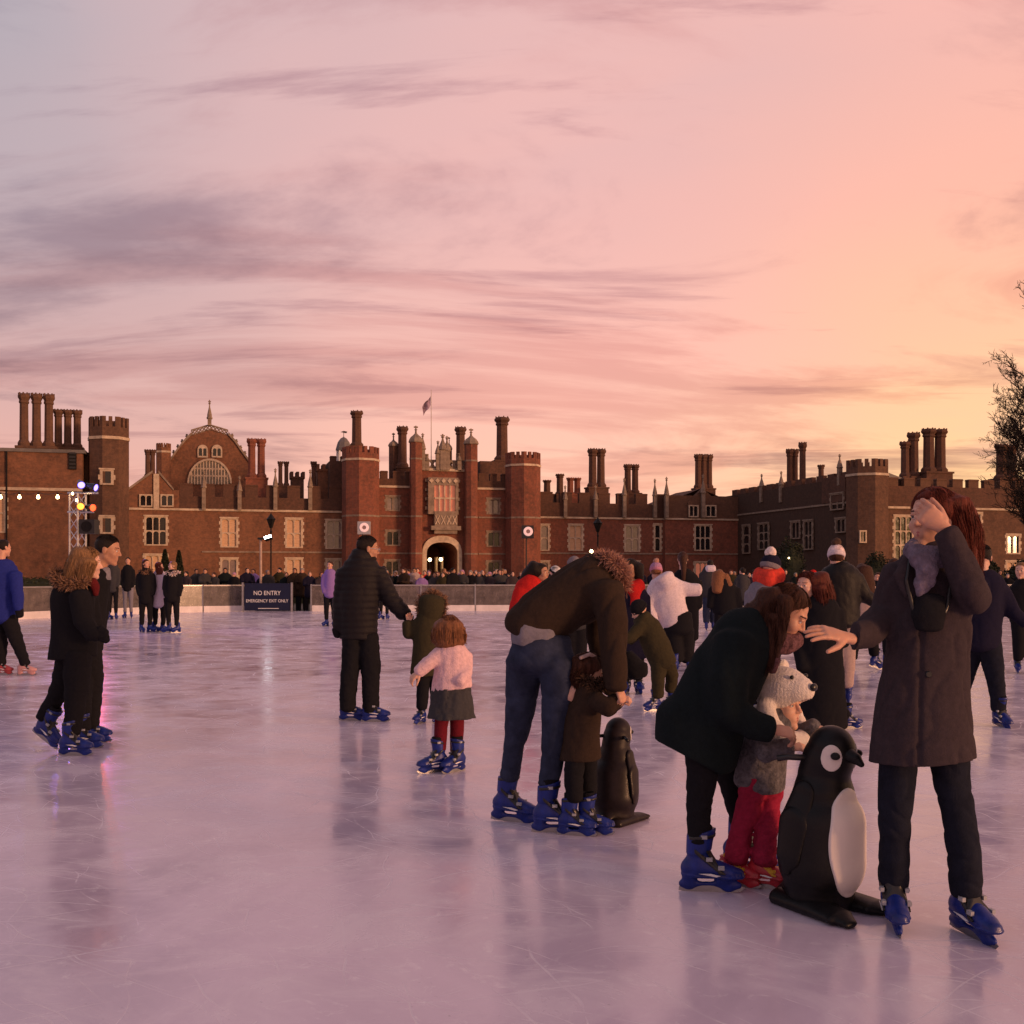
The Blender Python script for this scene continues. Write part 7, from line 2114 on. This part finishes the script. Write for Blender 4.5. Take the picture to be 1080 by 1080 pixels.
pv, Hv = person('person in white top half hidden by the grey coat', 16.0, [
    ('sweater', C_WHITE, [[(940, 610, 8, 8), (941, 618, 13, 10), (942, 650, 14, 10)], [(931, 620, 5, 5), (929, 640, 4.5, 4.5)]], dict(k=0.04)),
    ('trousers', BLACKC, [[(937, 646, 8, 8), (937, 695, 5.5, 5.5)], [(947, 646, 8, 8), (947, 695, 5.5, 5.5)]], dict(k=0.03)),
    ], head=dict(px=944, py=598, yaw=120, s=1.0, skin=1, hair='brown'), feet=[dict(px=936, dy=0, yaw=120), dict(px=948, dy=0, yaw=120)], hairp=dict(col='brown'))
pz, Hz_ = person('skater in navy jacket with arm outstretched right of the grey coat', 10.3, [
    ('jacket', C_NAVY, [[(1038, 606, 13, 13), (1038, 618, 22, 17), (1036, 650, 21, 16), (1034, 680, 21, 16)], [(1055, 622, 9, None, 0.0), (1068, 645, 8, None, -0.04), (1082, 657, 7, None, -0.06)], [(1020, 622, 8, 8), (1014, 655, 7, 7)]], dict(k=0.035, fold=(0.007, 14))),
    ('trousers', C_DJEAN, [[(1042, 674, 13, 13), (1048, 705, 10.5, 11), (1053, 735, 8, 8), (1053, 748, 7.5, 7.5)], [(1028, 674, 13, 13, 0.1), (1020, 705, 10, 10, 0.2), (1012, 735, 8, 8, 0.25)]], dict(k=0.02, fold=(0.006, 24))),
    ('glove', BLACKC, [[(1082, 657, 6, 5, -0.06), (1091, 660, 4, 4, -0.06)]], dict(k=.01, core=False)),
    ], head=dict(px=1036, py=588, yaw=160, s=1.0, skin=1, hair='dark'), feet=[dict(px=1054, dy=0, yaw=10, pitch=-8), dict(px=1011, dy=0.25, yaw=150)], hairp=dict(col='dark', short=True))
pe, He = person('person in black jacket at the right picture edge', 16.0, [
    ('jacket', BLACKC, [[(1078, 614, 8, 8), (1079, 622, 14, 10), (1079, 655, 14, 10)], [(1068, 624, 5, 5), (1067, 650, 5, 5)]], dict(k=0.04)),
    ('trousers', BLACKC, [[(1074, 650, 8, 8), (1074, 695, 5, 5)], [(1085, 650, 8, 8), (1085, 695, 5, 5)]], dict(k=0.03)),
    ], head=dict(px=1077, py=602, yaw=-40, s=1.0, skin=1, hair='blond'), feet=[dict(px=1073, dy=0, yaw=-20), dict(px=1086, dy=0, yaw=10)], hairp=dict(col='blond'))
# ---- standing group on the far left, distant skaters
def standing(label, px, top, D, coat, legs, hair, yaw, skin_=1, long=False, coatlen=0.42, hat=None, fur=None, w=0.86, skates=True, kid=1.0):
    k = F / D; H = (CAMH * k + HZ - top) / k - 0.0
    y = lambda z: HZ + (CAMH - z) * k
    m = k
    sh, hip, kn = y(0.82 * H), y(0.50 * H), y(0.28 * H)
    cl = y(coatlen * H)
    pr = [('coat' if coatlen < 0.46 else 'jacket', coat, [[(px, y(0.85 * H), .09 * m, .10 * m), (px, sh, .19 * m * w, .13 * m), (px, y(.65 * H), .19 * m * w, .14 * m), (px, cl, .20 * m * w, .15 * m)],
                   [(px - .2 * m * w, y(.79 * H), .065 * m), (px - .24 * m * w, y(.63 * H), .058 * m), (px - .20 * m * w, y(.52 * H), .05 * m, None, -.08)], [(px + .2 * m * w, y(.79 * H), .065 * m), (px + .24 * m * w, y(.63 * H), .058 * m), (px + .19 * m * w, y(.52 * H), .05 * m, None, -.06)]], dict(k=.05, fold=(.01, 10))),
          ('trousers', legs, [[(px - .09 * m, hip, .10 * m), (px - .10 * m, kn, .07 * m), (px - .10 * m, y(.11 * H), .055 * m)], [(px + .09 * m, hip, .10 * m), (px + .10 * m, kn, .07 * m), (px + .10 * m, y(.11 * H), .055 * m)]], dict(k=.04, fold=(.008, 14)))]
    if fur: pr.append(('fur_trim', fur, [[(px - .14 * m, y(.84 * H), 0), (px, y(.82 * H), -.13), (px + .14 * m, y(.84 * H), 0)]], dict(n=500, len=.05, rad=.05, thick=.012)))
    locks = [[(px, y(.93 * H), .10 * m, .10 * m, .03), (px, y(.82 * H), .10 * m, .06 * m, .06 if abs(yaw) < 90 else -.08)]] if long else ()
    r, hm = person(label, D, pr, head=dict(px=px, py=y(H - .115 * kid), yaw=yaw, s=.98 * kid, skin=skin_, hair=hair), base=px,
                   feet=[dict(px=px - .11 * m, dy=0, yaw=yaw - 15), dict(px=px + .11 * m, dy=0.05, yaw=yaw + 15)] if skates else (), hairp=dict(col=hair, locks=locks))
    if hat: beanie(r, hm, hat, hat, h=.02)
    return r
standing('man in dark grey jacket with his back turned, behind the couple', 119, 586, 36, C_DGREY, BLACKC, 'dark', 170, coatlen=.45)
standing('bearded man in black sweater and grey jeans by the left barrier', 135, 588, 37, BLACKC, C_SHIRT, 'dark', 8, 0, coatlen=.47)
standing('girl in black coat with fur collar, left of the standing trio', 154, 590, 27.6, BLACKC, BLACKC, 'brown', 60, 0, True, .42, fur=FUR_T)
standing('girl in pale lavender coat, middle of the standing trio', 168, 593, 27.8, C_LAV, BLACKC, 'auburn', 110, 1, True, .38)
standing('girl in black jacket with white collar, right of the standing trio', 182, 592, 27.4, BLACKC, BLACKC, 'blond', -60, 1, True, .46, fur=FUR_W)
standing('person in lavender jacket standing left of the puffer jacket man', 348, 592, 31, C_PURP, BLACKC, 'brown', -20, 0, False, .47)
standing('skater in black partly behind the puffer jacket man', 405, 597, 36, BLACKC, BLACKC, 'dark', 150, 1, False, .47)
standing('man in dark coat in front of the dark bush at right', 783, 599, 33, C_DGREY, BLACKC, 'dark', -150, 1, False, .44)
standing('skater in red hat far behind the leather jacket', 858, 602, 27, C_NAVY, BLACKC, 'dark', 20, 1, False, .46, hat=C_RED)
standing('child with orange-lit face beyond the long-haired woman', 926, 604, 24, BLACKC, BLACKC, 'brown', -30, 0, False, .46)

# ---- spectators behind the barrier: each one a person, few meshes shared
CROWD = []
def crowd_variant(seed):
    r = random.Random(seed)
    H = 1.0
    root = {}
    pr = [Loft([(0, 0, .86), (0, 0, .82), (0, 0, .62), (0, 0, .40)], [.06, .125, .13, .135], [.06, .08, .09, .09])]
    a = r.choice((0, 1, 2))
    for s in (-1, 1):
        if a == 0 or (a == 1 and s < 0): pr.append(Loft([(s * .13, 0, .79), (s * .16, -.02, .65), (s * .13, -.06, .52)], [.042, .037, .03], [.042, .037, .03]))
        else: pr.append(Loft([(s * .13, 0, .79), (s * .15, -.06, .66), (s * .05, -.17, .68)], [.042, .037, .03], [.042, .037, .03]))
    fn, lo, hi = union(pr, .03)
    V, Q = surf(lambda x: fn(x) + .006 * wob(x, 14, seed), lo, hi, .024)
    root['coat'] = mesh_np('coat', V, Q, [BLACKC])
    fn, lo, hi = union([Loft([(s * .055, 0, .46), (s * .06, 0, .25), (s * .06, 0, .03)], [.06, .045, .035], [.06, .045, .035]) for s in (-1, 1)] + [Loft([(s * .06, 0, .02), (s * .065, -.07, .015)], [.03, .025], [.02, .015]) for s in (-1, 1)], .02)
    V, Q = surf(fn, lo, hi, .024); root['trousers'] = mesh_np('trousers', V, Q, [BLACKC])
    V, Q, mi = head_mesh(0.010)
    Mx = Matrix.Translation((0, -.01, .935)) @ Matrix.Rotation(R(180 + r.uniform(-40, 40)), 4, 'Z') @ Matrix.Rotation(R(r.uniform(-8, 4)), 4, 'X') @ Matrix.Scale(.58, 4)
    root['body'] = mesh_np('body', transform(V, Mx), Q, [SKIN[seed % 3], LIPS, EYEW, IRIS, HAIR['dark']], mi)
    inv = np.array(Mx.inverted(), np.float32); lg = r.random() < .5
    def hf(x):
        q = x @ inv[:3, :3].T + inv[:3, 3]
        d = Ell((0, -.014, .034), (.086, .105, .095))(q)
        d = np.maximum(d, (q[:, 1] - .068) * .82 - (q[:, 2] - .07) * .57)
        if lg: d = smin(d, Loft([(0, -.06, .02), (0, -.08, -.12)], [.085, .07], [.05, .04])(q), .03)
        return d * .58
    V, Q = surf(hf, (-.08, -.1, .80), (.08, .1, 1.02), .012); root['hair'] = mesh_np('hair', V, Q, [HAIR['dark']])
    return root
for i in range(8): CROWD.append(crowd_variant(i + 31))
CC = [(BLACKC, 'black'), (C_DGREY, 'dark grey'), (C_NAVY, 'navy'), (C_BROWN, 'dark brown'), (C_GREY, 'charcoal'), (BLACKC, 'black'), (C_OLIVE, 'olive'), (BLACKC, 'black'), (C_DGREY, 'dark grey'), (C_NAVY, 'navy'),
      (BLACKC, 'black'), (C_GREEN, 'black-green'), (C_GREY, 'charcoal'), (C_DGREY, 'dark grey'), (C_RED, 'red'), (C_WHITE, 'white'), (C_PURP, 'lavender'), (BLACKC, 'black'), (C_GREEN, 'black-green'), (C_BEIGE, 'beige'), (C_BROWN, 'dark brown')]
HC = [(HAIR['brown'], 'brown hair'), (HAIR['dark'], 'dark hair'), (HAIR['dark'], 'dark hair'), (HAIR['brown'], 'brown hair'), (HAIR['blond'], 'fair hair'), (HAIR['grey'], 'grey hair'), (HAIR['auburn'], 'auburn hair'), (C_MAUVE, 'a mauve cap'), (C_GREYK, 'a grey cap')]
def spectator(x, y, H, i, r, where):
    v = CROWD[i % len(CROWD)]
    cm, cn = r.choice(CC); hm, hn = r.choice(HC)
    o = tag(empty('person', (x, y, -0.06), R(r.uniform(-35, 35))), 'spectator in %s coat with %s behind barrier, %s' % (cn, hn, where), 'person', 'spectators behind the rink barrier')
    o.scale = (H, H, H)
    for nm in ('coat', 'trousers', 'body', 'hair'):
        c = add(nm, v[nm], o)
        if nm in ('coat', 'hair'):
            c.material_slots[0].link = 'OBJECT'
            c.material_slots[0].material = cm if nm == 'coat' else hm
rc = random.Random(4)
i = 0
def row(px0, px1, D, n, jit=1.6, hlo=1.55, hhi=1.84, where=''):
    global i
    for k in range(n):
        px = px0 + (px1 - px0) * (k + rc.uniform(.1, .9)) / n
        d = D + rc.uniform(0, jit)
        spectator(P(px, HZ, d).x, d, rc.uniform(hlo, hhi), i, rc, where or ('under the gate arch' if px < 490 else 'right of the gate arch')); i += 1
row(194, 222, 46.2, 3, where='left of the exit sign'); row(225, 262, 46.5, 4, where='just left of the exit sign'); row(262, 300, 48, 4, where='above the exit sign'); row(300, 340, 46, 5, where='just right of the exit sign')
row(396, 545, 46.2, 17); row(396, 545, 48.2, 18, 2); row(400, 545, 51, 16, 3); row(545, 620, 48, 6, 3, where='near the loudspeaker'); row(628, 700, 49, 8, 3, where='below the right range')
row(752, 800, 48.5, 7, 3, where='left of the bush'); row(795, 860, 49, 7, 3, where='before the bush'); row(900, 960, 50, 6, 3, where='before the yew dome'); row(1030, 1085, 50, 6, 3, where='at the right picture edge')

# ================================================================== PENGUIN SKATING AIDS
PBLK = M('penguin_black_plastic', (0.0075, 0.0075, 0.0085), rough=0.42, var=0.4, scale=7, bump=0.10, bscale=45, spec=0.22)
PWHT = M('penguin_white_plastic', (0.74, 0.68, 0.64), rough=0.38, var=0.06, scale=5, spec=0.45)
PBRN = M('penguin_dark_brown_plastic', (0.014, 0.009, 0.010), rough=0.46, var=0.5, scale=7, spec=0.25)
PORG = M('penguin_orange_patch', (0.45, 0.12, 0.02), rough=0.4, var=0.2, scale=7)
def penguin(label, pos, yaw, H, blk, h=0.008):
    """local: faces +x, z up, height 1"""
    o = tag(empty('penguin_aid', pos, R(yaw)), label, 'skating aid', 'penguin skating aids')
    o.scale = (H, H, H)
    body = [Loft([(-.02, 0, .10), (-.015, 0, .25), (0, 0, .45), (.005, 0, .60), (.0, 0, .70)], [.185, .225, .215, .165, .12], [.175, .22, .205, .155, .12], (0, 1, 0)),
            Loft([(.0, 0, .70), (.035, 0, .79), (.055, 0, .845)], [.115, .128, .118], [.115, .135, .125], (0, 1, 0))]
    fb, lo, hi = union(body, .05)
    tail = Loft([(-.17, 0, .10), (-.30, 0, .015)], [.09, .05], [.05, .02], (0, 1, 0))
    def fn(x):
        d = smin(fb(x), tail(x), .05)
        return np.maximum(d, .015 - x[:, 2])
    V, Q = surf(fn, (-.36, -.25, 0), (.25, .25, 1.0), h)
    b = add('body', mesh_np('body', V, Q, [blk]), o)
    # beak
    V, Q = surf(union([Loft([(.14, 0, .835), (.205, 0, .815), (.240, 0, .790)], [.050, .032, .016], [.042, .030, .016], (0, 1, 0))], .01)[0], (.08, -.06, .74), (.30, .06, .90), h * .7)
    add('beak', mesh_np('beak', V, Q, [blk]), b)
    # white belly: a shell proud of the body front
    def belly(x):
        d = fb(x) - .010
        e = Ell((.18, 0, .375), (.16, .150, .285))(x)
        return np.maximum(d, e)
    V, Q = surf(belly, (.02, -.20, .08), (.27, .20, .68), h)
    add('belly', mesh_np('belly', V, Q, [PWHT]), o)
    for s in (-1, 1):
        def patch(x, s=s):
            return np.maximum(fb(x) - .006, Ell((.130, s * .100, .815), (.052, .06, .070))(x))
        V, Q = surf(patch, (.04, min(s * .03, s * .17), .72), (.22, max(s * .03, s * .17), .92), h * .6)
        c = add('face_patch', mesh_np('face_patch', V, Q, [PWHT]), b)
        V, Q = surf(Ell((.150, s * .092, .828), (.026, .022, .020)), (.11, s * .092 - .03, .79), (.19, s * .092 + .03, .87), .004)
        add('eye', mesh_np('eye', V, Q, [PBLK]), b)
        # flipper
        V, Q = surf(union([Loft([(-.005, s * .150, .62), (-.03, s * .205, .46), (-.045, s * .225, .30), (-.06, s * .225, .22)], [.030, .026, .020, .012], [.07, .09, .075, .03], (0, 1, 0))], .02)[0], (-.15, s * .21 - .09, .15), (.12, s * .21 + .09, .72), h)
        add('flipper', mesh_np('flipper', V, Q, [blk]), o)
        # foot runner
        def foot(x, s=s):
            d = Loft([(-.20, s * .10, .03), (.05, s * .12, .035), (.22, s * .15, .03), (.30, s * .17, .02)], [.075, .095, .095, .05], [.05, .05, .035, .02], (0, 1, 0))(x)
            return np.maximum(d, -x[:, 2])
        V, Q = surf(foot, (-.30, s * .12 - .16, -.01), (.36, s * .12 + .16, .10), h)
        add('foot', mesh_np('foot', V, Q, [blk]), o)
        MB().tube([(-.02, s * .10, .80), (-.10, s * .16, .80), (-.14, s * .20, .79)], .017, 8).build('handle', BLACKP, o, True)
    return o
g1 = P(868, HZ, 4.66); g1.z = 0
pen1 = penguin('glossy black and white penguin skating aid beside the bear hat child', g1, -54, 0.80, PBLK)
g2 = P(649, HZ, 6.3); g2.z = 0
pen2 = penguin('brownish black penguin skating aid in front of the bending man', g2, 58, 0.61, PBRN, 0.010)
# black bag slung from the bending man's far arm
BD = 6.55
bag = tag(empty('shoulder_bag', P(668, 702, BD)), 'black shoulder bag hanging beside the bending man', 'bag')
c = np.array(bag.location)
L = [stations([(662, 690, 7, 6), (668, 702, 13, 9), (672, 712, 11, 8)], BD), stations([(676, 704, 8, 8), (680, 712, 3, 5)], BD)]
fn, lo, hi = union(L, .03)
V, Q = surf(lambda x: fn(x) + .004 * wob(x, 20, 3), lo, hi, .011)
add('body', mesh_np('body', V - c, Q, [BLACKC]), bag)
MB().tube([tuple(P(a, b, BD + dy) - bag.location) for a, b, dy in ((660, 690, 0), (652, 672, -.1), (640, 640, -.2), (634, 628, -.22))], .012, 6).build('strap', C_LEATH, bag, True)
